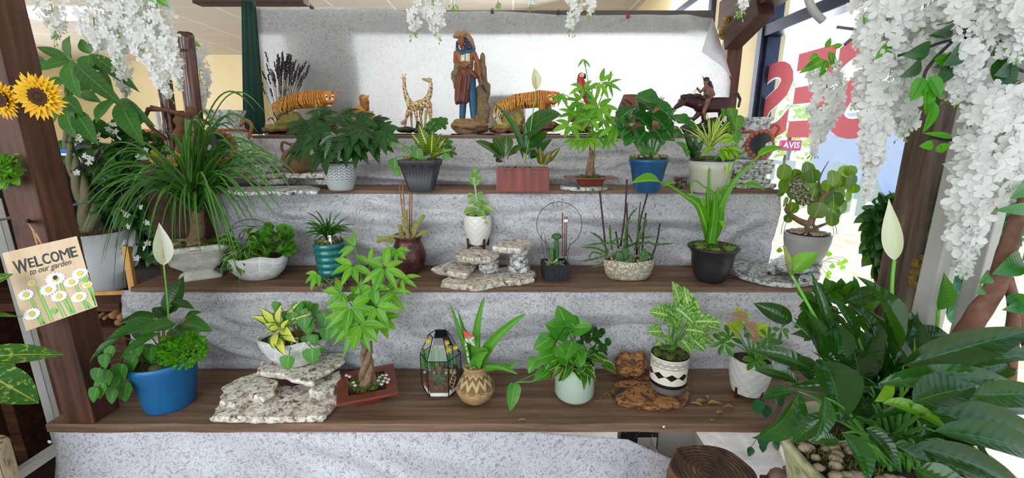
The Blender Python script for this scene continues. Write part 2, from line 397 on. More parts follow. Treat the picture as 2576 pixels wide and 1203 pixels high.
cloth = clothmat('grey_damask_vinyl', '7b7980', 'abaab0', 'cfcfd3')
backcloth = clothmat('translucent_damask_vinyl', '8e8a8a', 'bdbbba', 'dcdbdb', .55, .5)
Z4, Z3, Z2, Z1 = .55, .873, 1.195, 1.402
Y4, Y3, Y2, Y1 = PZ(1400, 1069, Z4).y, PZ(1400, 724, Z3).y, PZ(1400, 477, Z2).y, 1.97
def xat(px, Y, z): d = 1/mpp((0, Y, z)); return (px-1288)/d
tiers = [('z4', Z4, Y4, [.165, .165], xat(112, Y4, Z4), 1.14, .026), ('z3', Z3, Y3, [.15, .13], xat(326, Y3, Z3), xat(2085, Y3, Z3), .017),
         ('z2', Z2, Y2, [.14, .13], -1.32, xat(1966, Y2, Z2), .016), ('z1', Z1, Y1, [.17, .17], -1.22, xat(1868, Y1, Z1), .012)]
words = ['lowest', 'second lowest', 'third', 'topmost']
SH = []
for (k, z, y, ds, x0, x1, th), wd in zip(tiers, words):
    e = thing('shelf_tier', ((x0+x1)/2, y, z-th), f'{wd} dark stained plank step of the tiered plant bench', 'shelf', 'steps of the plant bench')
    yy = y; SH.append(e)
    for i, d in enumerate(ds):
        m = MB(); N = 60
        vs, fs = [], []
        for a in range(N+1):
            x = x0 + (x1-x0)*a/N; j = (noise.noise(V((x*9, i, z*5)))*.004 + noise.noise(V((x*30, i, z)))*.0015) if i == 0 else 0
            dz = noise.noise(V((x*7, 3, z)))*.002
            yb = yy+d-.004
            vs += [(x, yy+.004+j, z+dz*0), (x, yy+j, z-.004+dz), (x, yy+j, z-th), (x, yb, z-th), (x, yb, z)]
        for a in range(N):
            for q in range(5): fs.append((a*5+q, a*5+(q+1)%5, a*5+5+(q+1)%5, a*5+5+q))
        fs += [(4,3,2,1,0), tuple(N*5+q for q in range(5))]
        m.add(vs, [f[::-1] for f in fs]); m.build('plank', shelfwood, e, smooth=False); yy += d
# end frame uprights under the bench (seen under the front edge)
m = MB()
for x in (x0-.1, -.5, 1.02):
    pass
box(m, (1.06, Y4+.02, .0), (1.10, Y4+.06, Z4-.03)); m.build('bench_leg', postwood, SH[0], smooth=False)
m = MB(); box(m, (-.35, Y4+.24, 0), (-.31, Y4+.28, Z4-.03)); m.build('bench_leg', postwood, SH[0], smooth=False)
for z0_, yb in ((Z4, Y4+.31), (Z3, Y3+.26), (Z2, Y2+.24)): pass
def sheet(name, f, nu, nv, mat, label, cat, group=None, solid=.0015):
    m = MB(); vs = [f(i/nu, j/nv) for j in range(nv+1) for i in range(nu+1)]
    uv = [(i/nu, j/nv) for j in range(nv+1) for i in range(nu+1)]
    fs = [(j*(nu+1)+i, j*(nu+1)+i+1, (j+1)*(nu+1)+i+1, (j+1)*(nu+1)+i) for j in range(nv) for i in range(nu)]
    m.add(vs, fs, uv); return tag(m.build(name, mat, None, solid=solid), label, cat, group)
def riser(xa, xb, ya, za, yb, zb, amp, seed, folds=()):
    def f(u, v):
        x = xa + (xb-xa)*u; s_ = v*v*(3-2*v) if False else v
        y = ya + (yb-ya)*s_; z = za + (zb-za)*v
        q = noise.noise(V((x*1.7 + v*1.2, v*2.0, seed)))*1.3 + .5*noise.noise(V((x*5 - v*2.2, v*3, seed+5))) + .15*noise.noise(V((x*16, v*8, seed+9)))
        d = amp*2.0*q*sin(pi*min(1, v*1.02))**.6
        for (fx, fy, gx, gy, r, h) in folds:           # long soft creases from (fx,fy) to (gx,gy) in cloth uv
            ex, ey = (gx-fx)*(xb-xa), (gy-fy)*.35; px_, py_ = (u-fx)*(xb-xa), (v-fy)*.35
            t = max(0, min(1, (px_*ex+py_*ey)/(ex*ex+ey*ey))); dd = sqrt((px_-t*ex)**2 + (py_-t*ey)**2)
            d += h*math.exp(-(dd/r)**2)
        return (x, y - abs(d) - .002, z)
    return f
G3 = 'damask cloth skirts of the bench steps'
sheet('cloth_skirt', riser(-1.40, 1.15, Y3+.012, Z3-.014, Y4+.325, Z4+.0002, .022, 1, [(.02,.15,.35,.95,.03,.03), (.05,.3,.2,.9,.02,.02), (.55,.2,.95,.15,.02,.008), (0,.1,.99,.12,.012,.005)]), 160, 36, cloth, 'grey damask cloth hanging behind the pots of the lowest step', 'cloth', G3)
sheet('cloth_skirt', riser(-1.30, 1.06, Y2+.010, Z2-.014, Y3+.270, Z3+.0002, .022, 2, [(.12,.3,.4,.85,.035,.025), (.3,.25,.9,.35,.03,.012), (.86,.9,.97,.3,.03,.03)]), 160, 36, cloth, 'grey damask cloth hanging behind the pots of the second lowest step', 'cloth', G3)
sheet('cloth_skirt', riser(-1.28, 1.02, Y1+.006, Z1-.011, Y2+.16, Z2+.0002, .03, 3, [(.15,.75,.5,.9,.02,.03), (.4,.55,.9,.75,.04,.03), (.1,.15,.6,.5,.03,.015)]), 160, 30, cloth, 'grey damask cloth hanging behind the pots of the third step', 'cloth', G3)
def fr_(u, v):
    x = -1.395 + (2.20)*u; top = Z4-.026 - .30*max(0, (u-.63))**1.0 - .9*max(0, u-.80)
    bot = .0; z = top + (bot-top)*v
    q = noise.noise(V((x*1.5 + v*1.5, v*1.5, 11)))*.05 + .02*noise.noise(V((x*5-v*3, v*4, 4)))
    y = Y4 + .006 - 1.6*abs(q)*min(1, v*3+.05) - .10*v
    y += .20*max(0, (u-.5)/.5)**1.5*(.3+v) - .05*math.exp(-(((u-.55)*2.5 - (v-.25)*2.2)/.14)**2)*min(1, v*4)
    return (x + .06*v*(1 if u < .1 else 0)*(1-u*10), y, z)
sheet('cloth_skirt', fr_, 150, 50, cloth, 'grey damask cloth sagging below the front edge of the lowest step', 'cloth', G3)
# backdrop sheet hung behind the figurines
bx0, bx1 = P(636, 200, 2.33), P(1838, 200, 2.33)
tl_, tr_ = P(636, 18, 2.33), P(1792, 47, 2.33)
def bd_(u, v):
    xr = tr_.x + (bx1.x-tr_.x)*min(1, v*1.9)
    xl = tl_.x + .02*v; x = xl + (xr-xl)*u
    zt = tl_.z + (tr_.z-tl_.z)*u + .010*abs(sin(u*9))**2
    z = zt + (Z1+.0-zt)*v
    y = 2.33 + .012*noise.noise(V((x*2+z, z*3, 1))) + .005*noise.noise(V((x*8, z*8, 4))) - .03*math.exp(-(((x-.95)+(z-1.85)*.9)/.05)**2)*max(0, 1-2*v)
    return (x, y - .05*max(0, v-.8)*2, z)
sheet('backdrop_cloth', bd_, 120, 50, backcloth, 'pale translucent damask sheet hung behind the figurines', 'cloth')
# folded-over corner flap
a, b, c, d = P(1793, 46, 2.30), P(1840, 195, 2.31), P(1838, 330, 2.31), P(1766, 130, 2.24)
m = MB(); fl = [a, (a+b)/2, b, P(1815, 165, 2.25), d, P(1778, 90, 2.26)]
m.add(fl, [(0,1,4,5), (1,2,3,4)]); tag(m.build('cloth_flap', plain('cloth_underside', 'dfe0e6', .5, c2='d6d8e0', scale=4), smooth=True, solid=.0015), 'folded-over white corner of the backdrop sheet beside the rear post', 'cloth')
# things standing right behind the sheet that keep daylight off it
dk = plain('grey_board', '55504b', .8)
def rear(name, px0, py0, px1, py1, Y, label, rr=0, cat='board', th=.02):
    a, b = P(px0, py0, Y), P(px1, py1, Y); m = MB()
    if rr:
        cs = []; r_ = rr; 
        for cx, cz, s0 in ((b.x-r_, a.z-r_, 0), (a.x+r_, a.z-r_, pi/2)):
            for k in range(7): an = s0 + k*pi/12; cs.append((cx+r_*cos(an), cz+r_*sin(an)))
        cs += [(a.x, b.z), (b.x, b.z)]; n = len(cs)
        m.add([(x, Y, z) for x, z in cs] + [(x, Y+th, z) for x, z in cs], [tuple(range(n)), tuple(range(2*n-1, n-1, -1))] + [(i, i+n, (i+1) % n+n, (i+1) % n) for i in range(n)])
    else: box(m, (a.x, Y, b.z), (b.x, Y+th, a.z))
    return tag(m.build(name, dk, smooth=False), label, cat)
rear('header_board', 640, 26, 1790, 90, 2.352, 'long board whose shade shows along the top of the backdrop sheet', th=.008)
rear('chair_back', 750, 76, 934, 345, 2.362, 'round-cornered panel showing dark through the backdrop behind the tiger', .05, 'panel')
rear('storage_box', 1230, 240, 1325, 345, 2.352, 'square box showing grey through the backdrop beside the tall statue', 0, 'box')
green = plain('dark_green_cloth', '0e3f33', .8, c2='0b352b', scale=8)
m = MB(); q = [P(607, 2, 2.30), P(640, 2, 2.30), P(668, 338, 2.30), P(612, 338, 2.30)]
for i in range(12):
    t0 = i/12; p_, r_ = q[0].lerp(q[1], t0), q[3].lerp(q[2], t0)
vs = []
for j in range(9):
    for i in range(13): vs.append(q[0].lerp(q[1], i/12).lerp(q[3].lerp(q[2], i/12), j/8) + V((0, .008*sin(i*1.7), 0)))
m.add(vs, [(j*13+i, j*13+i+1, j*13+i+14, j*13+i+13) for j in range(8) for i in range(12)])
tag(m.build('green_curtain', green, None, solid=.002), 'dark green cloth strip hanging at the end of the backdrop', 'curtain')
# ---------- posts and beams ----------
def post(name, x, y, s, z0, z1, mat, label):
    m = MB(); n = 24; vs = []
    for i in range(n+1):
        z = z0+(z1-z0)*i/n
        for sx, sy in ((-1,-1),(1,-1),(1,1),(-1,1)):
            j = .0012*noise.noise(V((z*14, sx*3, sy*5))); vs.append((x+sx*(s/2+j), y+sy*(s/2+j), z))
    fs = [(i*4+k, i*4+(k+1)%4, i*4+4+(k+1)%4, i*4+4+k) for i in range(n) for k in range(4)] + [(3,2,1,0), tuple(n*4+k for k in range(4))]
    m.add(vs, fs); return tag(m.build(name, mat, None, smooth=False, bevel=.003), label, 'post')
post('wooden_post', -1.31, 1.205, .09, Z4+.001, 2.05, postwood, 'dark stained square post with sunflowers standing on the lowest step')
rx_ = P(2270, 690, 1.12).x + .0375
post('wooden_post', rx_, 1.1575, .075, Z4+.001, 2.05, greywood, 'weathered square post with a mossy knot near the window')
pb = P(1833, 200, 2.42)
post('wooden_post', pb.x, 2.42, .075, 0, 2.0, postwood, 'dark stained rear post rising beside the backdrop sheet')
m = MB(); bar(m, (1.135, .2, 2.10), (1.125, 2.5, 2.01), .09, .14)
bar(m, (1.09, 2.35, 1.86), (1.11, 2.10, 1.96), .08, .10)
tag(m.build('wooden_beam', beamwood, None, smooth=False, bevel=.004), 'dark wooden beam running from the weathered post to the rear post', 'beam')
m = MB(); a = P(775, 15, 2.45); b = P(560, -20, 2.45); box(m, (-1.6, 2.40, a.z), (a.x, 2.47, a.z+.13))
tag(m.build('wooden_beam', beamwoodx, None, smooth=False, bevel=.004), 'dark wooden beam end above the green curtain', 'beam')
mossy = plain('moss', '3d5a1e', .95, c2='6b5a2a', scale=120, bump=1, dist=.01)
m = MB()
for k in range(26):
    t = k/25; p = P(1836 - 24*t + R.uniform(-8, 8), 45 + 48*t, 2.375); rock(m, p + V((0, .0, 0)), R.uniform(.007, .014), k, 7, .5)
tag(m.build('moss_clump', plain('dry_moss', '6d5b2c', .95, c2='a3843c', scale=90, bump=1), None), 'dry golden moss clump wired to the end of the right-hand beam', 'moss')
m = MB()
for k in range(22):
    rock(m, V((rx_ + R.uniform(-.016, .016), 1.119, 1.01+k*.0035 + R.uniform(-.006, .006))), R.uniform(.006, .012), k, 7, .5)
tag(m.build('moss_clump', plain('dry_moss', '6d5b2c'), None), 'dry moss plug in the knot of the weathered post', 'moss')
# fluorescent ceiling panels
for i, (px, py, lab) in enumerate(((165, 32, 'bright fluorescent ceiling panel above the large-leaved tree'), (545, 148, 'bright fluorescent ceiling panel near the far wall'))):
    c = PZ(px, py, CZ); cx = c.x if i == 0 else c.x+.1; e = thing('ceiling_light', (cx, c.y, CZ), lab, 'light')
    m = MB(); box(m, (cx-.6, c.y-.3, CZ-.012), (cx+.6, c.y+.3, CZ-.001)); m.build('light_frame', plain('white_enamel', 'f2f2ee', .4), e, smooth=False)
    d = G('lit_diffuser'); d.set(col='ffffff', emit='fbfcff', es=4.0); m = MB(); box(m, (cx-.56, c.y-.26, CZ-.016), (cx+.56, c.y+.26, CZ-.0125)); m.build('diffuser', d.m, e, smooth=False)
# ---------- plant and pot helpers ----------
def pf(cx, yb, yt, wb, wt, z):
    q = PZ(cx, yb, z); s = mpp(q); rb = wb/2*s; yc = q.y + rb
    x = (cx-1288)*mpp((0, yc, z)); rt = wt/2*mpp((0, yc, z+.1)); h = P(cx, yt, yc-rt).z - z
    return V((x, yc, z)), h, rb, rt
def px3(x, y, Y=None): return P(x, y, Y)
def disc(m, c, r, n=28, dome=.006, seed=0):
    vs = [(c[0], c[1], c[2]+dome)]; fs = []
    for j in (1, 2, 3):
        for k in range(n):
            a = 2*pi*k/n; rr = r*j/3
            vs.append((c[0]+rr*cos(a), c[1]+rr*sin(a), c[2] + dome*(1-(j/3)**2) + (.003*noise.noise(V((cos(a)*j*2, sin(a)*j*2, seed))) if j < 3 else 0)))
    for k in range(n): fs.append((0, 1+k, 1+(k+1) % n))
    for j in (1, 2):
        for k in range(n): a = 1+(j-1)*n; fs.append((a+k, a+n+k, a+n+(k+1) % n, a+(k+1) % n))
    m.add(vs, fs)
def tufts(m, c, r, n, h, w=.0015, sq=0):
    for _ in range(n):
        a, q = R.uniform(0, 2*pi), r*sqrt(R.random()); p = V(c) + V((q*cos(a), q*sin(a), 0)); d = V((R.uniform(-1,1), R.uniform(-1,1), R.uniform(.3,1.2)))*h*R.uniform(.5,1)
        s_ = ortho(d)[0]*w; m.add([p-s_, p+s_, p+d*.6+s_*.7, p+d], [(0,1,2), (0,2,3)])
soil = plain('dark_potting_soil', '2b2018', .95, c2='4a3826', scale=150, bump=.8, dist=.006)
pebm = plain('pale_pebbles', 'b8a48c', .7, c2='8a7460', scale=25)
whpeb = plain('white_pebbles', 'dcd8cf', .6, c2='b9b2a6', scale=25)
mossm = plain('green_moss', '3f6420', .95, c2='6f6a2c', scale=60, bump=.8)
mossg = plain('fresh_moss', '4f8a1f', .95, c2='7a8a30', scale=60, bump=.8)
stemm = plain('green_stem', '5d9a3a', .5, c2='3f7a2a', scale=20)
dstem = plain('dark_stem', '3a5a26', .5, c2='4f3c26', scale=20)
rstem = plain('reddish_stem', '8c5a3c', .5, c2='6a7a34', scale=20)
trunkm = plain('brown_bark', '6a5040', .85, c2='94785c', scale=40, bump=.8)
def fillpot(e, C, h, r, kind='soil', dz=-.012, n=60, dome=.012):
    c = (C.x, C.y, C.z+h+dz); m = MB(); disc(m, c, r, dome=dome); m.build('potting_soil', soil, e)
    if 'moss' in kind or 'fresh' in kind:
        m = MB()
        for k in range(16):
            a, q = R.uniform(0, 2*pi), r*.85*sqrt(R.random()); rock(m, (c[0]+q*cos(a), c[1]+q*sin(a), c[2]+dome*.5), (r*.22, r*.22, .008), k, 7)
        tufts(m, (c[0], c[1], c[2]+dome*.6), r*1.02, 420, .014, .0012); tag(m.build('moss', mossg if 'fresh' in kind else mossm, e), kind='stuff')
    if 'peb' in kind:
        m = MB()
        for k in range(n):
            a, q = R.uniform(0, 2*pi), r*.9*sqrt(R.random()); s_ = R.uniform(.004, .009); rock(m, (c[0]+q*cos(a), c[1]+q*sin(a), c[2]+dome*.8+s_*.4), (s_, s_*.8, s_*.6), k, 7, .3)
        tag(m.build('pebbles', whpeb if 'white' in kind else pebm, e), kind='stuff')
def fill(mf, ms, base, cx, cy, rx, ry, Y, dr, n, L, w, prof='ovate', droop=.4, fold=.1, stem_r=.0015, up=.3, out=1., nseg=6, wave=0, face=-.7, bend=.12, rmin=0, ll=None):
    base = V(base); cen = P(cx, cy, Y)
    for i in range(n):
        while 1:
            q = rnd3(1)
            if rmin < q.length <= 1: break
        p = P(cx+q.x*rx, cy-q.z*ry, Y+q.y*dr)
        d = (p-cen); d = V((d.x/(rx+.01)*300, d.y/(dr+.01)*.3, d.z/(ry+.01)*300)) if False else d.normalized()*out*q.length + rnd3(.45) + V((0, -.25, up - droop*q.length))
        if d.length < .1: d = V((0, 0, -1))
        d.normalize(); l = L*R.uniform(.7, 1.15); nr = V((R.uniform(-.35,.35), face, R.uniform(.35,1.1))) + d*.1
        leaf(mf, p, p + d*l + V((0, 0, -droop*l*.35)), w*l/L*R.uniform(.9,1.1), nr, bend, prof, fold, nseg, wave=wave)
        if ms is not None:
            b = base + V((R.uniform(-.012,.012), R.uniform(-.012,.012), 0)); tube(ms, curve(b, p, (b*.35+p*.65) + V((0, 0, .02)), 5), stem_r, 5, False)
def palmate(mf, ms, cpx, cpy, Y, n, lpx, wpx, a0=90, spread=300, base=None, tilt=None, droop=.35, prof='lance', stem_r=.0016, c_up=.03, fold=.12, wave=0):
    C = P(cpx, cpy, Y); s = mpp(C); N = V(tilt) if tilt else V((R.uniform(-.25,.25), -.8, R.uniform(.3,.75))); N.normalize()
    ux = (V((1,0,0)) - N*N.x).normalized(); uz = N.cross(ux)*-1
    if uz.z < 0: uz = -uz
    for k in range(n):
        a = radians(a0 + (k-(n-1)/2)*spread/n + R.uniform(-7, 7)); d = ux*cos(a) + uz*sin(a); l = lpx*s*R.uniform(.82, 1.1)*(1-.12*abs((k-(n-1)/2))/n)
        tip = C + d*l + N*R.uniform(-.15,.15)*l - V((0,0,1))*droop*l*(.3+.7*abs(cos(a)))
        st0 = C + (tip-C)*.06; leaf(mf, st0, tip, wpx*s*R.uniform(.72,.95), N*1 + d*.15, 0, prof, fold, 7, c=C + d*l*.55 + N*.06*l, wave=wave)
    if base is not None: b = V(base); tube(ms, curve(b, C, (b+C)/2 + V((0, 0, c_up)), 7), [stem_r*1.3]*4+[stem_r]*4, 6, False)
def plant(name, C, label, cat='potted plant', group=None): return thing(name, C, label, cat, group)
def slab(name, poly, z0, th, mat, label, seed=0, cat='stone', under=0, jag=.006, group=None, tilt=0):
    """broken stone slab: poly of world (x,y), rough edges"""
    pts = []; n = len(poly)
    for i in range(n):
        a, b = V(poly[i]), V(poly[(i+1) % n])
        k = max(2, int((b-a).length/.012))
        for j in range(k):
            p = a.lerp(b, j/k); q = noise.noise(V((p.x*30, p.y*30, seed)))*jag + noise.noise(V((p.x*90, p.y*90, seed)))*jag*.5; d = (p - sum((V(x) for x in poly), V((0,0)))/n).normalized(); pts.append(p + d*q)
    c = sum(pts, V((0,0)))/len(pts); N = len(pts); vs = []; lay = [(0, .96-under*.6), (.25, 1.0-under*.35), (.7, 1.005), (.92, .99), (1, .965)]
    for (h, s_) in lay:
        for i, p in enumerate(pts):
            q = c + (p-c)*s_ + (p-c).normalized()*jag*.6*noise.noise(V((p.x*60, p.y*60, h*4+seed))); zz = z0 + th*h
            vs.append((q.x, q.y, zz + (tilt*(p.x-c.x) if h > 0 else 0)))
    L = len(lay); fs = [(j*N+i, j*N+(i+1) % N, (j+1)*N+(i+1) % N, (j+1)*N+i) for j in range(L-1) for i in range(N)] + [tuple(range(N))[::-1], tuple((L-1)*N+i for i in range(N))]
    m = MB(); m.add(vs, fs); return tag(m.build(name, mat, None, smooth=False), label, cat, group)
def zp(pts, z): return [(PZ(x, y, z).x, PZ(x, y, z).y) for x, y in pts]
# leaf materials
LG = leafmat('deep_green_leaf', '1f4f1c', '2f7a2a', vein='4f9a3f', veinw=.03, rough=.28)
LD = leafmat('glossy_dark_leaf', '123818', '1f5a26', vein='2f6f38', veinw=.03, rough=.2, tr=.16)
LM = leafmat('mid_green_leaf', '3a7a26', '5aa238', vein='79b85a', veinw=.04, rough=.35)
LB = leafmat('bright_green_leaf', '5fa52c', '8cc83e', vein='b4e070', veinw=.05, rough=.38, tr=.32)
LP = leafmat('money_tree_leaf', '459326', '7cc03a', vein='a8d868', veinw=.045, stripes=.25, rough=.36, tr=.32)
LV = leafmat('lime_edged_leaf', '1f5a1f', '2f7030', edge='b9d84a', edgew=.2, rough=.3)
LY = leafmat('cream_striped_leaf', 'e2e59a', 'cfe070', edge='2f6a28', edgew=.3, rough=.35)
LS = leafmat('silver_veined_leaf', '3f8a3a', '6aa85a', vein='cfe8c8', veinw=.1, stripes=.5, patch='a8d0a0', patchf=.5, vs=9, rough=.3)
# ---------- lowest step ----------
# A: blue pot with peace lily, peperomia and club moss
C, h, rb, rt = pf(431, 1047, 938, 112, 152, Z4)
e = plant('potted_peace_lily', C, 'bright blue plastic pot of mixed plants with one tall white spathe flower')
m = MB(); rot = None
lathe(m, C, [(.001, 0), (rb*.96, 0), (rb, .004), (rt*.93, h*.80), (rt*.96, h*.815), (rt*.97, h*.88), (rt, h*.9), (rt*1.01, h), (rt*.97, h), (rt*.94, h*.85)], 40)
blue = plain('blue_plastic', '1f6ea6', .32, c2='1b659c', scale=5); m.build('pot', blue, e); fillpot(e, C, h, rt*.94, 'moss')
B = V((C.x, C.y, C.z+h)); mf = MB(); ms = MB()
for a, b, w_, y0, y1 in (((330,760,0), (330,760), 1, 1.2, 1.2),): pass
lst = [((400,812),(268,855),50,1.16,1.10), ((390,800),(300,812),40,1.24,1.26), ((425,790),(462,695),48,1.3,1.36), ((430,760),(490,778),26,1.3,1.28), ((455,815),(535,835),48,1.22,1.15), ((465,800),(508,786),24,1.3,1.3), ((440,815),(350,842),48,1.14,1.08), ((400,840),(300,905),42,1.14,1.10), ((420,800),(385,775),30,1.33,1.36), ((430,830),(470,850),34,1.18,1.12), ((415,795),(445,755),40,1.3,1.32), ((300,850),(225,915),26,1.10,1.10), ((380,850),(330,830),40,1.2,1.2)]
for (a, b, w_, y0, y1) in lst:
    p, q = P(a[0], a[1], y0), P(b[0], b[1], y1); leaf(mf, p, q, w_*mpp(p), V((R.uniform(-.4,.4), -.6, 1)), .1, 'ovate', .15, 9, wave=.1); tube(ms, curve(B, p, (B+p)/2+V((0,0,.03)), 6), .0018, 5, False)
mf.build('peace_lily_leaves', leafmat('peace_lily_leaf', '14401a', '28652a', vein='3c7a3a', veinw=.03, stripes=.3, rough=.24, tr=.15), e)
mp = MB(); ml = [(340,905,44), (383,880,42), (400,915,40), (310,930,46), (275,945,44), (262,975,40), (300,955,36), (250,940,36), (322,975,48), (285,885,36), (360,955,30), (268,905,34), (350,870,40), (290,990,38), (245,990,34)]
for (x, y, w_) in ml:
    y0 = 1.14 + (x-250)*.0006; p = P(x, y-14, y0); leaf(mp, p, p + V((R.uniform(-.02,0), -.012, -w_*1.05*mpp(p)))*1.0, w_*mpp(p)*1.2, V((-.2,-.8,.6)), .08, 'heart', .1, 7); tube(ms, curve(B+V((-.04,-.02,0)), p, (B+p)/2+V((-.03,0,.03)), 6), .0016, 5, False)
mp.build('peperomia_leaves', leafmat('peperomia_leaf', '2f7a30', '4a9a42', vein='86c070', veinw=.03, stripes=.4, rough=.4), e); ms.build('leaf_stalks', rstem, e)
m = MB(); c = P(462, 880, C.y-.02)
for k in range(1700):
    q = rnd3(1)
    if q.length > 1: continue
    p = c + V((q.x*.062, q.y*.05, q.z*.055)); d = V((q.x, q.y-.3, q.z+.3))*.014 + rnd3(.006); leaf(m, p, p+d, .010, None, .1, 'obov', .1, 2)
m.build('club_moss', leafmat('club_moss_leaf', '4a9a20', '78c438', tr=.3, rough=.5), e)
def spathe(e, base, neck, tip, wpx, Y0, Y1, white='f3f1ea', spx=True, face=(.3,-1,.2), name='flower_spathe', bow=.08):
    a, b, c = P(*base, Y0), P(*neck, Y1), P(*tip, Y1); m = MB(); tube(m, curve(a, b, (a+b)/2+V((.005,0,0)), 8), .0022, 6); m.build('flower_stalk', plain('flower_stalk_green', '6fb53a', .45), e)
    m = MB(); leaf(m, b, c, wpx*mpp(b), face, bow, 'spath', .45, 12, wave=.03); m.build(name, leafmat('spathe_'+white, white, white, tr=.4, rough=.45), e)
    if spx:
        m = MB(); d = (c-b); n_ = V(face).normalized(); p = b + d*.12 + n_*.006; cap(m, p, p+d*.45, .0035, .0025, 8); m.build('spadix', plain('cream_spadix', 'e6dcae', .7, c2='cbb878', scale=200, bump=1), e)
spathe(e, (427, 860), (412, 668), (400, 560), 42, 1.27, 1.24, face=(.7,-.7,.1))
# B stacked pale stones with white bowl
gr = stonemat('speckled_cream_granite', 'f0e9de', '3a302a', 'b8aa9a', 55)
gr2 = stonemat('speckled_grey_granite', 'dfe0de', '1e1e1e', '8f908c', 70)
gs_ = 'granite slabs on the plant steps'
z = Z4+.001
slab('granite_slab', zp([(528,1048),(560,1002),(640,972),(770,968),(862,950),(845,1010),(812,1047),(740,1050),(650,1052),(585,1050)], z+.022), z, .022, gr, 'broad speckled stone slab lying lowest under the white oval bowl', 1, jag=.008)
slab('granite_slab', zp([(552,1010),(560,972),(610,945),(650,935),(695,958),(688,985),(660,1000),(625,990),(590,1015)], z+.055), z+.024, .030, gr, 'small speckled slab on the left of the broad slab below the oval bowl', 2, under=.25, jag=.01)
slab('granite_slab', zp([(775,985),(800,960),(855,935),(860,955),(840,975),(800,992)], z+.05), z+.024, .032, gr, 'small speckled spacer slab propping the stone under the oval bowl', 3, jag=.006)
slab('granite_slab', zp([(655,935),(700,925),(720,935),(700,945)], z+.055), z+.055, .016, gr, 'thin speckled stone chip between the small slab and the bowl stone', 9, jag=.004)
slab('granite_slab', zp([(645,935),(660,905),(720,890),(800,885),(868,890),(860,915),(820,935),(790,965),(740,955),(700,940)], z+.088), z+.060, .028, gr, 'speckled stone directly beneath the white oval bowl', 4, under=.3, jag=.009)
zb = z+.09
C, h, rb, rt = pf(745, 934, 886, 70, 174, zb)
e = plant('oval_planter', C, 'white crackled oval bowl of striped dracaena and heart-leaved peperomia on stacked stones')
wst = plain('crackled_white_plaster', 'd8d8d6', .7, c2='c2c2c0', scale=30, bump=.5)
g = G('crackle_plaster'); vo = g.n('TexVoronoi', {'Vector': g.co(), 'Scale': 22.0}, feature='DISTANCE_TO_EDGE').outputs[0]
g.set(col=g.mix(g.ramp(vo, [(.0, 'ffffff'), (.05, '000000')]), g.ramp(g.noise(g.co(), 40, 4), [(.3, 'b9bab9'), (.7, 'cfd0cf')]), 'e6e6e4'), rough=.8); g.bump(vo, .4, .004); crk = g.m
def bowl(m, C, h, rb, rt, depth=.6, wav=.004, ph=0):
    pr = [(.001, 0), (rb*.8, .0), (rb*1.05, h*.05), (rb+(rt-rb)*.62, h*.35), (rb+(rt-rb)*.9, h*.7), (rt, h), (rt*.95, h*1.0), (rt*.9, h*.8)]
    b0 = len(m.v); lathe(m, C, pr, 44)
    for i in range(b0, len(m.v)):
        x, y, zz = m.v[i]; a = atan2(y-C.y, x-C.x); k = max(0, (zz-C.z)/h); m.v[i] = (x, C.y+(y-C.y)*depth, zz + wav*k*k*sin(a*5+ph))
m = MB(); bowl(m, C, h, rb, rt, .62); m.build('bowl', crk, e)
m = MB(); disc(m, (0, 0, 0), rt*.9); m.v = [(C.x+x, C.y+y*.62, C.z+h*.86+z_) for x, y, z_ in m.v]; m.build('potting_soil', soil, e)
m = MB()
for k in range(30): rock(m, (C.x+R.uniform(-.05,.07), C.y+R.uniform(-.04,.01), C.z+h*.9), .006, k, 7)
tag(m.build('pebbles', whpeb, e), kind='stuff')
m = MB(); tufts(m, (C.x, C.y, C.z+h*.88), rt*.6, 300, .012); tag(m.build('moss', mossm, e), kind='stuff')
B = C + V((0, 0, h*.85)); Yc = C.y
m = MB()
for (a, b, w_, dy) in [((700,820),(655,775),20,0),((705,820),(632,795),18,0),((703,815),(708,768),20,0),((700,825),(672,835),18,-.03),((705,830),(650,800),18,.02),((715,822),(760,780),15,.02),((720,825),(782,790),14,0),((715,840),(745,862),20,-.05),((712,835),(726,805),20,-.02),((700,850),(718,895),20,-.07),((695,840),(690,880),22,-.06),((705,830),(745,800),18,0),((700,828),(690,782),20,.03),((698,830),(665,815),20,-.02),((710,830),(735,845),22,-.04),((712,815),(757,758),12,.04)]:
    leaf(m, P(*a, Yc-.02+dy*.4), P(*b, Yc-.03+dy), w_*1.25*mpp(C), V((0,-.7,.7)), .1, 'lance', .3, 7)
m.build('dracaena_leaves', LY, e)
m, ms = MB(), MB()
for (x, y, w_, dy) in [(750,775,34,.02),(775,770,30,.04),(790,775,28,.05),(735,800,30,-.01),(765,812,36,-.03),(725,795,28,.01),(815,800,36,.01),(800,790,26,.04),(845,835,40,-.01),(825,840,36,-.03),(790,855,32,-.04),(773,855,30,-.03),(727,912,42,-.09),(785,895,46,-.08),(812,880,16,-.05),(752,800,30,.0),(840,800,30,.03),(820,815,34,.0),(700,770,26,.04),(778,825,38,-.03),(760,790,30,.0)]:
    p = P(x, y-w_*.4, Yc+dy-.01); s = mpp(p); leaf(m, p, p+V((R.uniform(-.01,.01), -.012, -w_*.85*s)), w_*s*1.02, V((R.uniform(-.3,.3),-.9,.5)), .08, 'heart', .12, 7); tube(ms, curve(B+V((.02,0,0)), p, (B+p)/2+V((0,0,.025)), 6), .0015, 5, False)
m.build('peperomia_leaves', MC['peperomia_leaf'], e); ms.build('leaf_stalks', rstem, e)
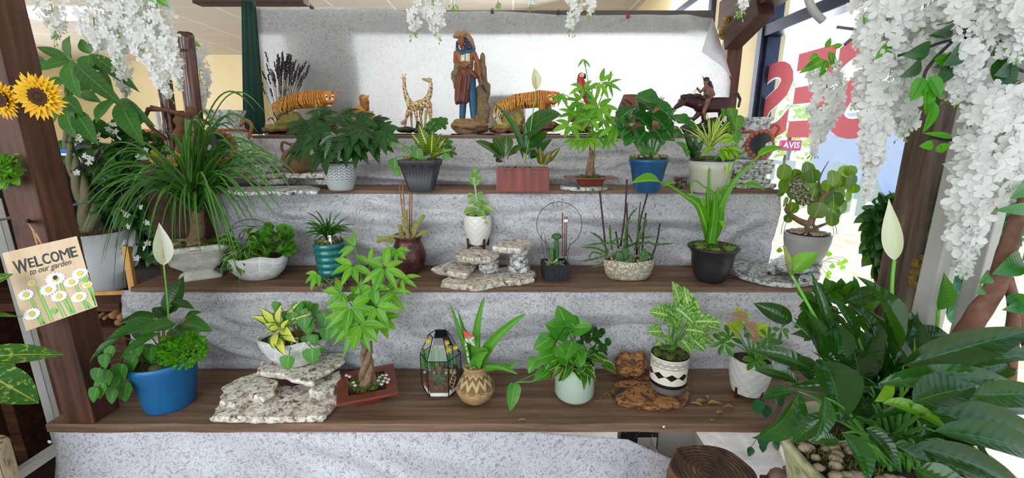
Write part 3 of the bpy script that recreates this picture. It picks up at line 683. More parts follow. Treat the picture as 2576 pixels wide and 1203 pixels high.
# C money tree bonsai in square tray
z = Z4+.002; cc = [(848,940),(990,914),(1003,988),(846,1018)]; zt = Z4+.055
q = [PZ(x, y, zt) for x, y in cc]; ce = sum(q, V())/4
e = plant('money_tree_bonsai', V((ce.x, ce.y, Z4)), 'bright green braided money tree in a flared square rust-brown tray on the lowest step')
tc_ = plain('rust_brown_glaze', '6b2f1f', .3, c2='7a3826', scale=20)
m = MB(); vs = []
for zz, s_ in ((Z4+.001, .45), (zt-.012, .62), (zt-.009, 1), (zt, 1), (zt, .62), (zt-.02, .6)):
    for p in q: vs.append((ce.x+(p.x-ce.x)*s_, ce.y+(p.y-ce.y)*s_, zz))
m.add(vs, [(j*4+k, j*4+(k+1) % 4, j*4+4+(k+1) % 4, j*4+4+k) for j in range(5) for k in range(4)] + [(3,2,1,0), (20,21,22,23)]); m.build('tray', tc_, e, smooth=False, bevel=.0015)
m = MB()
for k in range(26):
    a = R.uniform(0, 6.3); r_ = .05*sqrt(R.random()); rock(m, (ce.x+r_*cos(a)*1.1, ce.y+r_*sin(a)*.8, zt), (.012,.012,.007), k, 7)
tufts(m, (ce.x, ce.y-.005, zt), .058, 700, .013); tag(m.build('moss', mossm, e), kind='stuff')
m = MB()
for x, y in [(955,950),(962,945),(970,952),(952,958),(978,955),(965,960),(972,944),(890,963),(894,970),(880,948),(872,945),(975,962),(960,967)]:
    p = PZ(x, y, zt+.006); rock(m, p, (.007,.006,.0045), x, 8)
tag(m.build('pebbles', whpeb, e), kind='stuff')
def braid(m, pts, R0, r, strands=3, turns=1.6, n=30, flare=1.6):
    sp_ = spline(pts, 8)
    for s_ in range(strands):
        out, rr = [], []
        for i, p in enumerate(sp_):
            t = i/(len(sp_)-1); a = 2*pi*(s_/strands + t*turns); k = R0*(1+.7*(1-t)**4); out.append(p+V((k*cos(a), k*sin(a), 0))); rr.append(r*(1+(flare-1)*(1-t)**3)*(1-.25*t))
        tube(m, out, rr, 9)
b0 = V((ce.x, ce.y, zt-.01)); top = P(921, 862, ce.y)
m = MB(); braid(m, [b0, (b0+top)/2, top], .011, .0115, 3, .8); m.build('braided_trunk', trunkm, e)
mf, ms = MB(), MB(); Yt = ce.y
hub = P(925, 800, Yt)
for k in range(3): tube(ms, curve(top, P(905+k*22, 740, Yt+R.uniform(-.03,.03)), (top+hub)/2, 6), .003, 6)
for (x, y, n, l, w_, a0, sp_, dy) in [(882,771,6,62,30,-70,270,-.06),(947,771,6,66,27,-30,300,-.04),(906,815,7,78,32,-90,200,-.08),(967,674,7,62,24,-60,330,-.05),(888,668,5,58,24,-110,230,-.02),(998,626,5,42,17,-90,200,.0),(894,622,4,52,17,160,150,.02),(800,690,4,42,18,-130,170,-.05),(935,720,5,55,24,-60,280,.0),(860,735,5,60,24,-150,220,.02),(975,735,5,60,24,-40,240,.03),(915,790,6,60,28,-90,260,.04),(870,800,5,55,26,-120,180,.0),(1010,700,3,48,16,-30,120,-.03),(905,745,6,50,24,60,300,.05),(955,800,5,62,28,-60,170,.0),(930,665,4,50,20,60,200,.03)]:
    palmate(mf, ms, x, y, Yt+dy, n, l, w_, a0, sp_, base=hub+V((R.uniform(-.01,.01),0,R.uniform(-.04,.04))), droop=.18)
mf.build('palmate_leaves', LP, e); ms.build('leaf_stalks', stemm, e)
# D glass terrarium
z = Z4+.002; c = PZ(1106, 1000, z); s = mpp(c); c.y += .045; e = plant('glass_terrarium', V((c.x, c.y, z)), 'black-framed faceted glass terrarium of cacti and yellow flowers on the lowest step', 'terrarium')
H = P(1106, 840, c.y).z - z; hw = 51*s; mid = z + H*.66
def hexr(r, zz, ry=None): return [V((c.x+r*cos(pi/3*k+pi/6+pi/6), c.y+(ry or r)*sin(pi/3*k+pi/6+pi/6), zz)) for k in range(6)]
h0, h1, h2, h3 = hexr(hw*.9, z+.006), hexr(hw, z+.03), hexr(hw, mid), hexr(hw*.5, z+H)
m = MB(); 
for ring in (h0, h2, h3):
    for k in range(6): tube(m, [ring[k], ring[(k+1) % 6]], .0016, 5)
for k in range(6): tube(m, [h0[k], h1[k], h2[k], h3[k]], .0016, 5)
m.build('black_frame', plain('black_metal', '15161a', .35, .6), e)
m = MB(); vs = h0+h1+h2+h3; m.add(vs, [(j*6+k, j*6+(k+1) % 6, j*6+6+(k+1) % 6, j*6+6+k) for j in range(3) for k in range(6) if not (j == 2 and k == 0)]); m.build('glass_panes', gl.m, e, smooth=False)
m = MB(); k_ = lambda p: V((p.x, p.y-.001, p.z)); m.add([k_(h2[0]), k_(h2[1]), k_(h3[1]), k_(h3[0])], [(0,1,2,3)]); m.build('dark_back_pane', plain('black_backing', '17181c', .4), e, smooth=False)
m = MB(); m.add(hexr(hw*.88, z+.003) + hexr(hw*.9, z+.018), [(5,4,3,2,1,0), (6,7,8,9,10,11)] + [(k, (k+1) % 6, (k+1) % 6+6, k+6) for k in range(6)])
for k in range(90): rock(m, (c.x+R.uniform(-.62,.62)*hw, c.y+R.uniform(-.62,.6)*hw, z+.02), .0045, k, 6)
tag(m.build('white_gravel', plain('white_gravel', 'eeeae2', .8), e), kind='stuff')
m = MB(); m.add([(x*1, y, zz) for x, y, zz in [tuple(p) for p in hexr(hw*.86, z+.02)] + [(c.x+(p.x-c.x)*.95, c.y+.01+(p.y-c.y)*.7+.006, z+.075 + .01*k % .02) for k, p in enumerate(hexr(hw*.86, 0))]], [(k, (k+1) % 6, (k+1) % 6+6, k+6) for k in range(6)] + [(6,7,8,9,10,11)]); m.build('potting_soil', plain('terrarium_earth', '3c2a1e', .95, c2='7a6048', scale=120, bump=1), e)
m = MB()
for k in range(40): rock(m, (c.x+R.uniform(-.75,.75)*hw, c.y+R.uniform(-.45,.5)*hw, z+.08), R.uniform(.004,.008), k, 6)
tag(m.build('pebbles', pebm, e), kind='stuff')
def cactus(m, p, r, h_, ribs=8, lean=(0,0)):
    n = 24; pts = []; p = V(p)
    b0 = len(m.v)
    lathe(m, p, [(r*.8, 0), (r, h_*.25), (r, h_*.75), (r*.7, h_*.93), (.0005, h_)], ribs*4, fn=lambda a, zz, q: q*(1+.14*cos(a*ribs)))
    for i in range(b0, len(m.v)): x, y, zz = m.v[i]; t = (zz-p.z)/h_; m.v[i] = (x+lean[0]*t*t, y+lean[1]*t*t, zz)
def spines(m, p, r, h_, n, l=.004):
    for _ in range(n):
        a, t = R.uniform(0, 6.3), R.uniform(.1, 1); q = V(p)+V((r*cos(a), r*sin(a), h_*t)); d = V((cos(a), sin(a), .4))*l + rnd3(l*.5); u = ortho(d)[0]*.0003; m.add([q-u, q+u, q+d], [(0,1,2)])
m, m2, m3 = MB(), MB(), MB()
for (x, y0, y1) in [(1080,925,880),(1090,930,870),(1066,925,878),(1101,925,872),(1112,920,878)]:
    p = P(x, y0, c.y-.01+R.uniform(-.02,.01)); hh = P(x, y1, p.y).z-p.z; cactus(m, p, .0075, hh); spines(m2, p, .008, hh, 60, .005); spines(m2, p+V((0,0,hh*.9)), .006, hh*.12, 60, .008)
m.build('cacti', plain('cactus_green', '4d8a3c', .6, c2='3a6e30', scale=60), e); m2.build('red_spines', plain('rust_spines', 'b3532c', .7), e)
m = MB()
for (x, y0, y1) in [(1130,925,880),(1138,925,890),(1124,920,895),(1145,915,893)]:
    p = P(x, y0, c.y-.0+R.uniform(-.01,.01)); hh = P(x, y1, p.y).z-p.z; cactus(m, p, .005, hh, 5)
for k in range(240):
    p = P(1106+R.uniform(-9,9), 975-abs(R.gauss(0, 18)), c.y-.03); d = V((R.uniform(-1,1), -.4, R.uniform(0,1)))*.012; leaf(m, p, p+d, .0014, None, 0, 'grass', 0, 2)
m.build('small_succulents', plain('blue_green_succulent', '5f8a5f', .6, c2='4a7a50', scale=60), e)
for (x, y, r_) in [(1124,860,.010),(1128,878,.012),(1146,872,.009),(1078,855,.009)]:
    m = MB(); p = P(x, y, c.y)
    for k in range(60):
        a = R.uniform(0, 6.3); d = V((cos(a), -.8+R.uniform(-.5,.5), sin(a)))*r_; leaf(m, p, p+d, .0022, None, 0, 'petal', 0, 2)
    m.build('yellow_flower', plain('yellow_petals', 'f2d82c', .6), e)
m = MB(); rock(m, P(1106, 928, c.y-.03), .012, 5, 12, .2); m.build('brown_ball_cactus', plain('brown_cactus', '8a6a50', .8, c2='5a4636', scale=150, bump=1), e)
m = MB(); a, b = P(1124, 990, c.y-.035), P(1140, 940, c.y-.03); tube(m, [a, b], .0014, 5)
a2, b2 = P(1134, 992, c.y-.035), P(1147, 950, c.y-.03); tube(m, [a2, b2], .0014, 5)
for k in range(6): tube(m, [a.lerp(b, k/5.5+.05)-V((.003,0,0)), a2.lerp(b2, k/5.5+.05)+V((.003,0,0))], .0013, 5)
m.build('tiny_ladder', plain('pale_twigs', 'c9a77c', .8), e)
m = MB()
for k in range(6): p = P(1078+R.uniform(-9,9), 968+R.uniform(-6,6), c.y-.03); rock(m, p, .007, k, 8, .6)
m.build('rusty_rock', plain('rust_rock', '9a4a2a', .9, c2='5a2a1c', scale=90), e)
# E tan vase with aloe
C, h, rb, rt = pf(1197, 1022, 933, 34, 60, Z4); s = mpp(C); R_ = 48*s
e = plant('potted_aloe', C, 'spiky aloe in a tan carved round-bellied vase beside the glass terrarium')
g = G('carved_tan_clay'); co = g.co('UV', (1,1,1)); 
sx = g.n('SeparateXYZ', {0: co}); wv = g.math('SINE', g.math('MULTIPLY', sx.outputs[0], 75)); yy = g.math('ADD', g.math('MULTIPLY', sx.outputs[1], 60), g.math('MULTIPLY', wv, 1.6)); ln = g.math('SINE', yy)
nz = g.noise(g.co(), 60, 4, .6); band = g.ramp(sx.outputs[1], [(.40, '000000'), (.42, 'ffffff'), (.66, 'ffffff'), (.68, '000000')])
hgt = g.math('ADD', g.math('MULTIPLY', g.math('MULTIPLY', ln, band), .6), nz)
g.set(col=g.ramp(hgt, [(.1, '7a5c38'), (.6, 'a98c5e'), (1.0, 'c4aa7c')]), rough=.75); g.bump(hgt, .8, .004); tan_ = g.m
m = MB(); lathe(m, C, [(.001, 0), (rb*.9, 0), (rb*1.15, .004), (R_*.78, h*.17), (R_*.98, h*.33), (R_*1.0, h*.40), (R_*.99, h*.43), (R_*.93, h*.47), (R_*.94, h*.49), (R_*.72, h*.68), (R_*.60, h*.78), (R_*.58, h*.86), (rt*.98, h*.93), (rt*1.04, h*.97), (rt, h), (rt*.85, h), (rt*.8, h*.9)], 48)
m.build('vase', tan_, e); fillpot(e, C, h, rt*.82, 'peb', -.008, 60, .004)
alo = leafmat('aloe_leaf', '4b9038', '5fa848', patch='b8dca0', patchf=.66, vs=30, rough=.35, tr=.12)
m = MB(); Yc = C.y
for (a, b, w_, c_, dy) in [((1190,925),(1132,763),15,(1170,880),0),((1196,925),(1151,780),13,(1178,870),.02),((1200,925),(1219,748),24,(1188,830),.0),((1205,925),(1322,790),30,(1225,850),-.03),((1195,930),(1228,885),34,(1205,880),-.05),((1208,930),(1302,942),16,(1250,910),-.08),((1208,930),(1308,915),13,(1250,925),-.04),((1190,920),(1172,830),16,(1176,880),.02),((1200,920),(1204,835),18,(1200,880),.01),((1188,925),(1175,895),16,(1178,915),-.02)]:
    p, q, c_ = P(*a, Yc-.005), P(*b, Yc+dy), P(*c_, Yc+dy*.5); leaf(m, p, q, w_*s, V((0,-1,.3)), 0, 'grass', .45, 12, c=c_)
    leaf(m, p+V((0,.004,0)), q+V((0,.001,0)), w_*s, V((0,1,-.3)), 0, 'grass', .35, 12, c=c_+V((0,.006,0)))
m.build('aloe_leaves', alo, e)
m = MB(); p = P(1172, 832, Yc-.03); q = P(1193, 862, Yc-.03); 
a, b, c_, d_ = P(1165,831,Yc-.03), P(1192,845,Yc-.03), P(1195,872,Yc-.03), P(1170,858,Yc-.03); m.add([a, b, c_, d_], [(0,1,2,3)]); m.add([P(1168,858,Yc-.03), P(1173,860,Yc-.03), P(1186,930,Yc-.012), P(1180,930,Yc-.012)], [(0,1,2,3)])
g = G('plant_tag_print'); u = g.n('SeparateXYZ', {0: g.co('Generated')}); g.set(col=g.mix(g.ramp(u.outputs[2], [(.82, '000000'), (.86, 'ffffff')]), g.ramp(g.noise(g.co(), 120, 3), [(.4, '5a7a3a'), (.6, 'dfe4d0')]), 'd04a48'), rough=.3); m.build('plant_tag', g.m, e, smooth=False, solid=.0008)
# F mint cylinder
C, h, rb, rt = pf(1444, 1023, 938, 92, 99, Z4+.008)
e = plant('potted_pothos', C, 'bushy pothos spilling from a pale mint ceramic cylinder pot on the lowest step')
mint = plain('mint_speckled_ceramic', 'b3c6b2', .28, c2='adc0ac', scale=200)
m = MB(); lathe(m, C, [(.001, 0), (rb*.86, 0), (rb*.98, .006), (rt, .018), (rt, h-.004), (rt*.985, h), (rt*.95, h), (rt*.94, h-.03)], 48); m.build('pot', mint, e); fillpot(e, C, h, rt*.94, 'soil')
for k in range(3):
    a = -pi/2+.1+k*2*pi/3; m = MB(); lathe(m, (C.x+rb*.62*cos(a), C.y+rb*.62*sin(a), Z4+.001), [(.0045, 0), (.0075, .009)], 10); m.build('leg', plain('light_wood_peg', 'b08458', .6), e)
B = C + V((0,0,h)); m, ms = MB(), MB(); s = mpp(C); Yc = C.y
for (a, b, w_, dy) in [((1435,835),(1403,768),58,-.02),((1430,835),(1372,815),60,0),((1440,825),(1490,822),46,-.04),((1385,850),(1342,880),40,-.05),((1395,890),(1350,905),52,-.06),((1350,900),(1330,940),30,-.06),((1415,890),(1435,925),40,-.08),((1440,890),(1470,870),44,-.06),((1378,930),(1342,958),34,-.08),((1295,965),(1283,1035),34,-.09),((1400,900),(1370,928),36,-.05),((1452,885),(1462,925),40,-.09),((1405,870),(1430,905),38,-.1),((1440,860),(1425,905),38,-.1),((1430,800),(1455,840),40,-.03),((1400,860),(1360,850),40,-.01)]:
    p, q = P(*a, Yc+dy*.6), P(*b, Yc+dy); leaf(m, p, q, w_*s, V((R.uniform(-.3,.3),-.8,.6)), .1, 'heart', .12, 9, wave=.05); tube(ms, curve(B, p, (B+p)/2+V((0,0,.02)), 5), .0018, 5, False)
tube(ms, [P(1400,920,Yc-.06), P(1370,945,Yc-.09), P(1340,960,Yc-.1), P(1300,962,Yc-.1), P(1292,968,Yc-.1)], .002, 5)
m.build('pothos_leaves', leafmat('pothos_leaf', '2f7d20', '4c9c30', vein='7ab850', veinw=.04, rough=.3, stripes=.2), e); ms.build('leaf_stalks', stemm, e)
m = MB()
fill(m, None, B, 1470, 912, 52, 26, Yc-.03, .05, 34, .052, .024, 'ovate', .7, .2, face=-.5, bend=.2); fill(m, None, B, 1430, 912, 30, 18, Yc-.05, .02, 12, .055, .024, 'ovate', .9, .2, bend=.2); m.build('lime_edged_leaves', LV, e)
m = MB(); fill(m, None, B, 1490, 865, 35, 40, Yc+.01, .04, 34, .03, .03, 'round', .2, .05); m.build('round_leaves', LD, e)
m = MB()
for k in range(3): tube(m, [P(1400+k*8+ (t*60+k*10), 860-sin(t*pi)*(50-k*8)+t*30, Yc-.04+k*.03) for t in [i/12 for i in range(13)]], .0011, 5)
m.build('black_wire_hoops', MC['black_metal'], e)
# G petrified wood base and white pot with black pattern
pw = G('petrified_wood'); a = pw.noise(pw.co(scale=(1,1,2)), 22, 6, .7, 1.2); pw.set(col=pw.ramp(a, [(.3, '15110f'), (.42, '4a3a2c'), (.50, 'a0622c'), (.56, 'b88a58'), (.62, '3a332e'), (.72, '1c1816')]), rough=.7); pw.bump(a, 1, .01)
z = Z4+.001; slab('petrified_wood_slab', zp([(1538,985),(1545,960),(1600,950),(1700,938),(1728,960),(1738,985),(1725,1012),(1680,1020),(1620,1016),(1560,1008)], z+.022), z, .022, pw.m, 'orange and black petrified wood slab under the black and white pot', 7, jag=.01)
m = MB(); Yr = PZ(1600, 960, z).y
for k, (x, y, rx, ry) in enumerate([(1575,975,30,28),(1572,945,28,30),(1572,915,20,16),(1602,955,22,30),(1598,930,22,18)]):
    p = P(x, y, Yr+R.uniform(-.01,.02)); s = mpp(p); rock(m, V((p.x, p.y, max(p.z, z+.024+ry*s))), (rx*s, .028, ry*s), k+3, 14, .5)
tag(m.build('petrified_wood_chunk', pw.m, None, remesh=.004), 'knobbly dark petrified wood chunk standing left of the black and white pot', 'stone')
C, h, rb, rt = pf(1678, 999, 912, 90, 92, Z4+.024)
e = plant('potted_syngonium', C, 'arrowhead vine in a cream pot with black zigzags and diamonds on petrified wood')
g = G('geometric_pot_paint'); uv = g.n('SeparateXYZ', {0: g.co('UV')}); u, v_ = uv.outputs[0], uv.outputs[1]
zz = g.math('ABSOLUTE', g.math('SUBTRACT', g.math('MULTIPLY', g.math('FRACT', g.math('MULTIPLY', u, 16)), 2), 1))
def bnd(x, lo, hi): return g.math('MULTIPLY', g.math('GREATER_THAN', x, lo), g.math('LESS_THAN', x, hi))
zig = 0
vv = g.math('SUBTRACT', v_, g.math('MULTIPLY', zz, .05)); M_ = None
parts = [bnd(vv, .80, .812), bnd(vv, .83, .842), bnd(vv, .86, .872), bnd(v_, .775, .783), bnd(v_, .755, .763), bnd(v_, .945, .955)]
du = g.math('ABSOLUTE', g.math('SUBTRACT', g.math('FRACT', g.math('MULTIPLY', u, 9)), .5)); dv = g.math('ABSOLUTE', g.math('SUBTRACT', v_, .56))
st_ = g.math('DIVIDE', g.math('FLOOR', g.math('MULTIPLY', du, 14)), 14); dd = g.math('ADD', g.math('MULTIPLY', st_, .2), g.math('DIVIDE', g.math('FLOOR', g.math('MULTIPLY', dv, 70)), 70))
parts += [g.math('LESS_THAN', dd, .085), bnd(v_, .552, .568), bnd(v_, .25, .34)]
for q in parts: M_ = q if M_ is None else g.math('MAXIMUM', M_, q)
base = g.mix(g.math('LESS_THAN', v_, .25), 'e9e2d2', '6a625c'); g.set(col=g.mix(M_, base, '121116'), rough=.35)
m = MB(); rot = None
lathe(m, C, [(rb*.94, 0), (rb, .004)] + [(rb+(rt-rb)*t, h*t) for t in [i/14 for i in range(1, 14)]] + [(rt, h)], 48)
nv = 16
for li in range(len(m.uv)): m.uv[li] = [(a, (b*15/15)) for a, b in m.uv[li]]
lathe(m, C+V((0,0,h)), [(rt, 0), (rt*.95, 0), (rt*.94, -.03)], 48)
for li in range(len(m.uv)-96, len(m.uv)): m.uv[li] = [(.01, .9)]*4
m.build('pot', g.m, e); fillpot(e, C, h, rt*.94, 'moss', -.006)
B = C + V((0,0,h)); m, ms = MB(), MB(); s = mpp(C); Yc = C.y
for (a, b, w_, dy) in [((1712,785),(1690,708),54,0),((1735,800),(1720,720),50,-.02),((1700,775),(1745,815),52,-.05),((1740,810),(1820,812),40,-.05),((1680,795),(1632,785),44,0),((1665,835),(1628,835),40,-.03),((1700,820),(1675,815),38,-.06),((1725,830),(1772,838),44,-.07),((1735,850),(1775,885),52,-.07),((1715,855),(1740,890),46,-.08),((1745,815),(1815,830),38,-.02),((1690,860),(1665,850),28,-.05),((1700,800),(1660,765),40,.03),((1720,790),(1755,770),44,.03),((1680,880),(1690,880),30,-.07),((1705,840),(1690,800),40,-.05),((1750,840),(1800,870),32,.0),((1660,860),(1650,870),20,-.02)]:
    p, q = P(*a, Yc+dy*.6), P(*b, Yc+dy); leaf(m, p, q, w_*s, V((R.uniform(-.3,.3),-.7,.8)), .1, 'heart', .14, 9, wave=.08); tube(ms, curve(B+V((R.uniform(-.01,.01),0,0)), p, (B+p)/2+V((0,0,.01)), 5), .002, 5, False)
m.build('arrowhead_leaves', LS, e); ms.build('leaf_stalks', stemm, e)
# H faceted white pot
def facet_pot(m, C, h, rb, rt, belly=1.08, n=14, rows=7):
    vs, uv, fs = [], [], []
    for j in range(rows+1):
        t = j/rows; r_ = (rb+(rt-rb)*t)*(1+(belly-1)*sin(pi*t)); o = .5*(j % 2)
        for k in range(n): a = 2*pi*(k+o)/n; q = r_; vs.append(C+V((q*cos(a), q*sin(a), h*t)))
    # raised diamond centres
    for j in range(rows):
        for k in range(n):
            a, b = j*n+k, j*n+(k+1) % n
            if j % 2 == 0: c_, d = (j+1)*n+k, (j+1)*n+(k-1) % n; fs += [(a, b, c_), (a, c_, d)]
            else: c_, d = (j+1)*n+(k+1) % n, (j+1)*n+k; fs += [(a, b, c_), (a, c_, d)]
    fs.append(tuple(range(n))[::-1]); m.add(vs, fs)
    b0 = (C + V((0,0,h))); lathe(m, b0, [(rt*1.0, 0), (rt*.94, .001), (rt*.92, -.02)], n)
def stand(e, C, r, z0, zt_, mat, n=4, a0=.4):
    for k in range(n):
        a = a0+k*2*pi/n; m = MB(); o_ = V((cos(a), sin(a), 0)); p = V((C.x, C.y, z0)); t = V((-sin(a), cos(a), 0))*.004
        prof = [(r*1.02, 0), (r*1.12, 0), (r*1.16, zt_-z0+.02), (r*1.06, zt_-z0+.02), (r*1.02, zt_-z0-.004), (r*.2, zt_-z0-.004), (r*.2, zt_-z0-.012), (r*.85, zt_-z0-.014)]
        vs = [p+o_*x+V((0,0,y))+t*s_ for s_ in (-1, 1) for x, y in prof]; N = len(prof)
        m.add(vs, [tuple(range(N))[::-1], tuple(range(N, 2*N))] + [(i, (i+1) % N, (i+1) % N+N, i+N) for i in range(N)]); m.build('leg', mat, e, smooth=False)
wcer = plain('white_ceramic', 'e4e2db', .25, c2='dcdad3', scale=10)
dwood = plain('dark_red_wood', '4a231b', .45, c2='3a1a14', scale=40)
C, h, rb, rt = pf(1880, 1003, 925, 78, 98, Z4+.018)
e = plant('potted_schefflera', C, 'umbrella plant and yellow-green syngonium in a white diamond-faceted pot on dark wooden legs')
m = MB(); facet_pot(m, C, h, rb, rt, 1.10, 12, 7); m.build('pot', plain('pearl_faceted_ceramic', 'd5d6cf', .3, c2='ccccc5', scale=10), e, smooth=False); stand(e, C, rb*.95, Z4+.001, C.z+.004, dwood); fillpot(e, C, h, rt*.92, 'soil')
B = C + V((0,0,h)); m, ms = MB(), MB(); s = mpp(C); Yc = C.y
for (x, y, n, l, w_, a0, sp_, dy) in [(1820,863,6,34,17,-90,330,-.05),(1965,828,5,30,14,-60,300,.03),(1835,850,5,34,16,90,280,.0),(1930,850,6,32,15,0,300,-.02),(1900,905,6,32,15,-60,300,-.07),(1945,870,5,36,14,-20,260,.02),(1895,845,5,32,15,60,300,.03)]:
    palmate(m, ms, x, y, Yc+dy, n, l, w_, a0, sp_, base=B, droop=.2, prof='obov')
m.build('palmate_leaves', leafmat('schefflera_leaf', '2d6b22', '4c9434', edge='c9d860', edgew=.08, rough=.3), e)
m = MB()
for (a, b, w_, dy) in [((1870,815),(1850,772),38,0),((1860,840),(1828,812),36,-.02),((1880,820),(1862,800),34,-.03),((1905,835),(1935,820),34,0)]:
    p, q = P(*a, Yc), P(*b, Yc+dy); leaf(m, p, q, w_*s, V((0,-.8,.6)), .08, 'heart', .12, 7); tube(ms, curve(B, p, (B+p)/2, 5), .0018, 5, False)
m.build('syngonium_leaves', leafmat('lime_syngonium_leaf', 'a9c84a', 'c9d862', vein='5a9a3a', veinw=.05, tr=.3), e)
m = MB()
for (a, b, w_) in [((1880,800),(1835,790),24),((1900,835),(1872,815),36),((1890,840),(1910,860),26)]:
    leaf(m, P(*a, Yc-.03), P(*b, Yc-.04), w_*s, V((0,-.8,.6)), .08, 'heart', .1, 7)
m.build('bronze_leaves', leafmat('bronze_leaf', 'a8765a', 'c0906c', vein='8a5a44'), e); ms.build('leaf_stalks', stemm, e)
# fallen dry leaves and bits on the lowest step
dry = leafmat('dry_leaf', '9a7a48', 'bd9a62', vein='7a5c34', tr=.15, rough=.7)
for i, (x, y, a, l, w_) in enumerate([(1765,1012,20,22,10),(1750,1018,150,20,7),(1800,1017,-10,24,9),(1833,1025,170,18,8),(1812,1040,0,12,9),(1775,1000,110,12,9),(1793,1058,0,8,4),(1315,1058,5,14,5)]):
    p = PZ(x, y, Z4+.003); s = mpp(p); d = V((cos(radians(a)), sin(radians(a))*.8, 0))*l*s; m = MB(); leaf(m, p-d*.8, p+d*.8, w_*s*1.6, (0,0,1), .12, 'ovate', .25, 6, wave=.2)
    lab = ['fallen dry leaf nearest the petrified wood slab', 'fallen dry leaf just left of the longest dry leaf', 'longest fallen dry leaf in front of the faceted pot', 'fallen dry leaf below the front leg of the faceted pot', 'crumpled short dry leaf nearer the shelf edge', 'upright curled dry leaf behind the other fallen leaves', 'tiny pale leaf scrap closest to the front edge of the step', 'single pale fallen leaf below the trailing pothos tip'][i]
    tag(m.build('fallen_leaf', dry, None), lab, 'leaf')
m = MB(); tube(m, [PZ(x, y, Z4+.003) for x, y in [(1493,1005),(1498,1010),(1508,1008),(1514,998),(1524,990),(1533,992),(1537,1000)]], .0015, 6); tag(m.build('curled_tendril', plain('dry_tendril', 'a5683c', .6)), 'curled dry brown tendril lying between the mint pot and the petrified wood', 'tendril')
m = MB(); p = PX(0,0,1) if False else P(125, 1112, Y4-.004); lathe(m, p, [(.0001, -.0005), (.006, 0), (.006, .001), (.0001, .0025)], 16, rotv('X', pi/2)); tag(m.build('white_thumbtack', plain('white_plastic', 'f4f4f4', .3)), 'white round thumbtack on the left front corner of the lowest step', 'tack')
m = MB(); p = P(1670, 1074, Y4-.004); lathe(m, p, [(.0001, -.0005), (.004, 0), (.004, .001), (.0001, .004)], 12, rotv('X', pi/2)); tag(m.build('white_thumbtack', plain('white_plastic', 'f4f4f4', .3)), 'white pushpin in the front edge of the lowest step under the petrified wood', 'tack')
# ---------- second lowest step ----------
# I ponytail palm in square urn
C, h, rb, rt = pf(508, 712, 628, 112, 150, Z3)
e = plant('potted_ponytail_palm', C, 'ponytail palm with long arching strap leaves in a weathered square pedestal urn')
urn = G('weathered_cast_stone'); a = urn.noise(urn.co(), 28, 6, .7, 1); urn.set(col=urn.ramp(a, [(.3, 'a09e92'), (.45, 'd6d4c8'), (.7, 'eceae2')]), rough=.85)
urn.bump(urn.n('TexVoronoi', {'Vector': urn.co(), 'Scale': 38.0}).outputs[0], .5, .006)
m = MB(); ro = Matrix.Rotation(radians(32), 3, 'Z'); q2 = sqrt(2)
s = mpp(C); W = 72*s
pr = [(W*.62, 0), (W*.64, h*.05), (W*.5, h*.12), (W*.40, h*.2), (W*.48, h*.27), (W*.78, h*.48), (W*.86, h*.8), (W*.98, h*.84), (W*1.0, h*.92), (W*.98, h), (W*.84, h), (W*.8, h*.85)]
vs, fs = [], []; n = 32
for r_, z_ in pr:
    for k in range(n):
        a = 2*pi*k/n; q = r_/((abs(cos(a))**7+abs(sin(a))**7)**(1/7)); vs.append(C + ro @ V((q*cos(a), q*sin(a)*.9, z_)))
fs = [(j*n+k, j*n+(k+1) % n, (j+1)*n+(k+1) % n, (j+1)*n+k) for j in range(len(pr)-1) for k in range(n)] + [tuple(range(n))[::-1]]
m.add(vs, fs); m.build('urn', urn.m, e, smooth=True); fillpot(e, C, h, W*.95, 'moss', -.012)
m = MB()
for k in range(9): rock(m, C + V((R.uniform(-.06,.03), -.04+R.uniform(-.02,.02), h-.002)), R.uniform(.008,.014), k, 8)
tag(m.build('pebbles', pebm, e), kind='stuff')
B = C + V((0, 0, h-.01)); T = P(500, 548, C.y); m = MB(); tube(m, spline([B+V((.005,0,-.01)), B+V((0,0,.02)), (B+T)/2, T+V((0,0,.03))], 4), [.040]+[.033]*4+[.024]*5+[.020]*3, 12); m.build('swollen_trunk', trunkm, e)
cork = G('x'); m = MB(); T = P(497, 525, C.y)
lp = leafmat('ponytail_leaf', '26602a', '4c8a38', vein='6aa850', veinw=.12, rough=.4, tr=.15)
ends = [(225,470),(240,560),(215,520),(285,640),(262,655),(255,600),(330,560),(345,640),(305,800),(285,760),(370,640),(400,640),(425,660),(255,430),(275,415),(300,405),(205,500),(230,620),(445,700),(540,580),(570,640),(600,660),(608,730),(655,560),(690,540),(700,560),(710,425),(760,455),(735,480),(650,400),(640,330),(600,350),(560,345),(520,330),(545,318),(480,330),(470,370),(590,380),(560,370),(680,470),(620,420),(640,445),(430,380),(400,400),(380,430),(350,450),(330,475),(320,520),(505,640),(560,600),(455,640),(580,560),(620,500),(640,520),(700,505),(605,400),(575,410),(500,360),(530,350),(668,285),(440,420),(360,500),(300,540),(280,500),(410,560),(470,600),(385,560),(545,540),(420,505),(660,395),(720,440),(625,560),(350,730),(265,520)]
ends += [(x+R.uniform(-28,28), y+R.uniform(-30,30)) for x, y in ends for _ in (0,) if y < 700]
for (x, y) in ends:
    dy = R.uniform(-.30, .12) if y > 450 else R.uniform(-.12, .12)
    if x > 560 and y > 480: dy = R.uniform(-.2, -.06)
    q = P(x, y, C.y+dy); a0 = T + V((R.uniform(-.018,.018), R.uniform(-.018,.018), R.uniform(-.02,.045)))
    dist = (q-a0).length; side = V((q.x-a0.x, q.y-a0.y, 0)); c_ = a0 + side*.55 + V((0, 0, max(.04, (q.z-a0.z)) + .10 + .38*max(0, dist-.1)))
    leaf(m, a0, q, R.uniform(.010, .0155), V((R.uniform(-.2,.2), -.5, 1)), 0, 'grass', .35, 16, c=c_)
m.build('strap_leaves', lp, e)
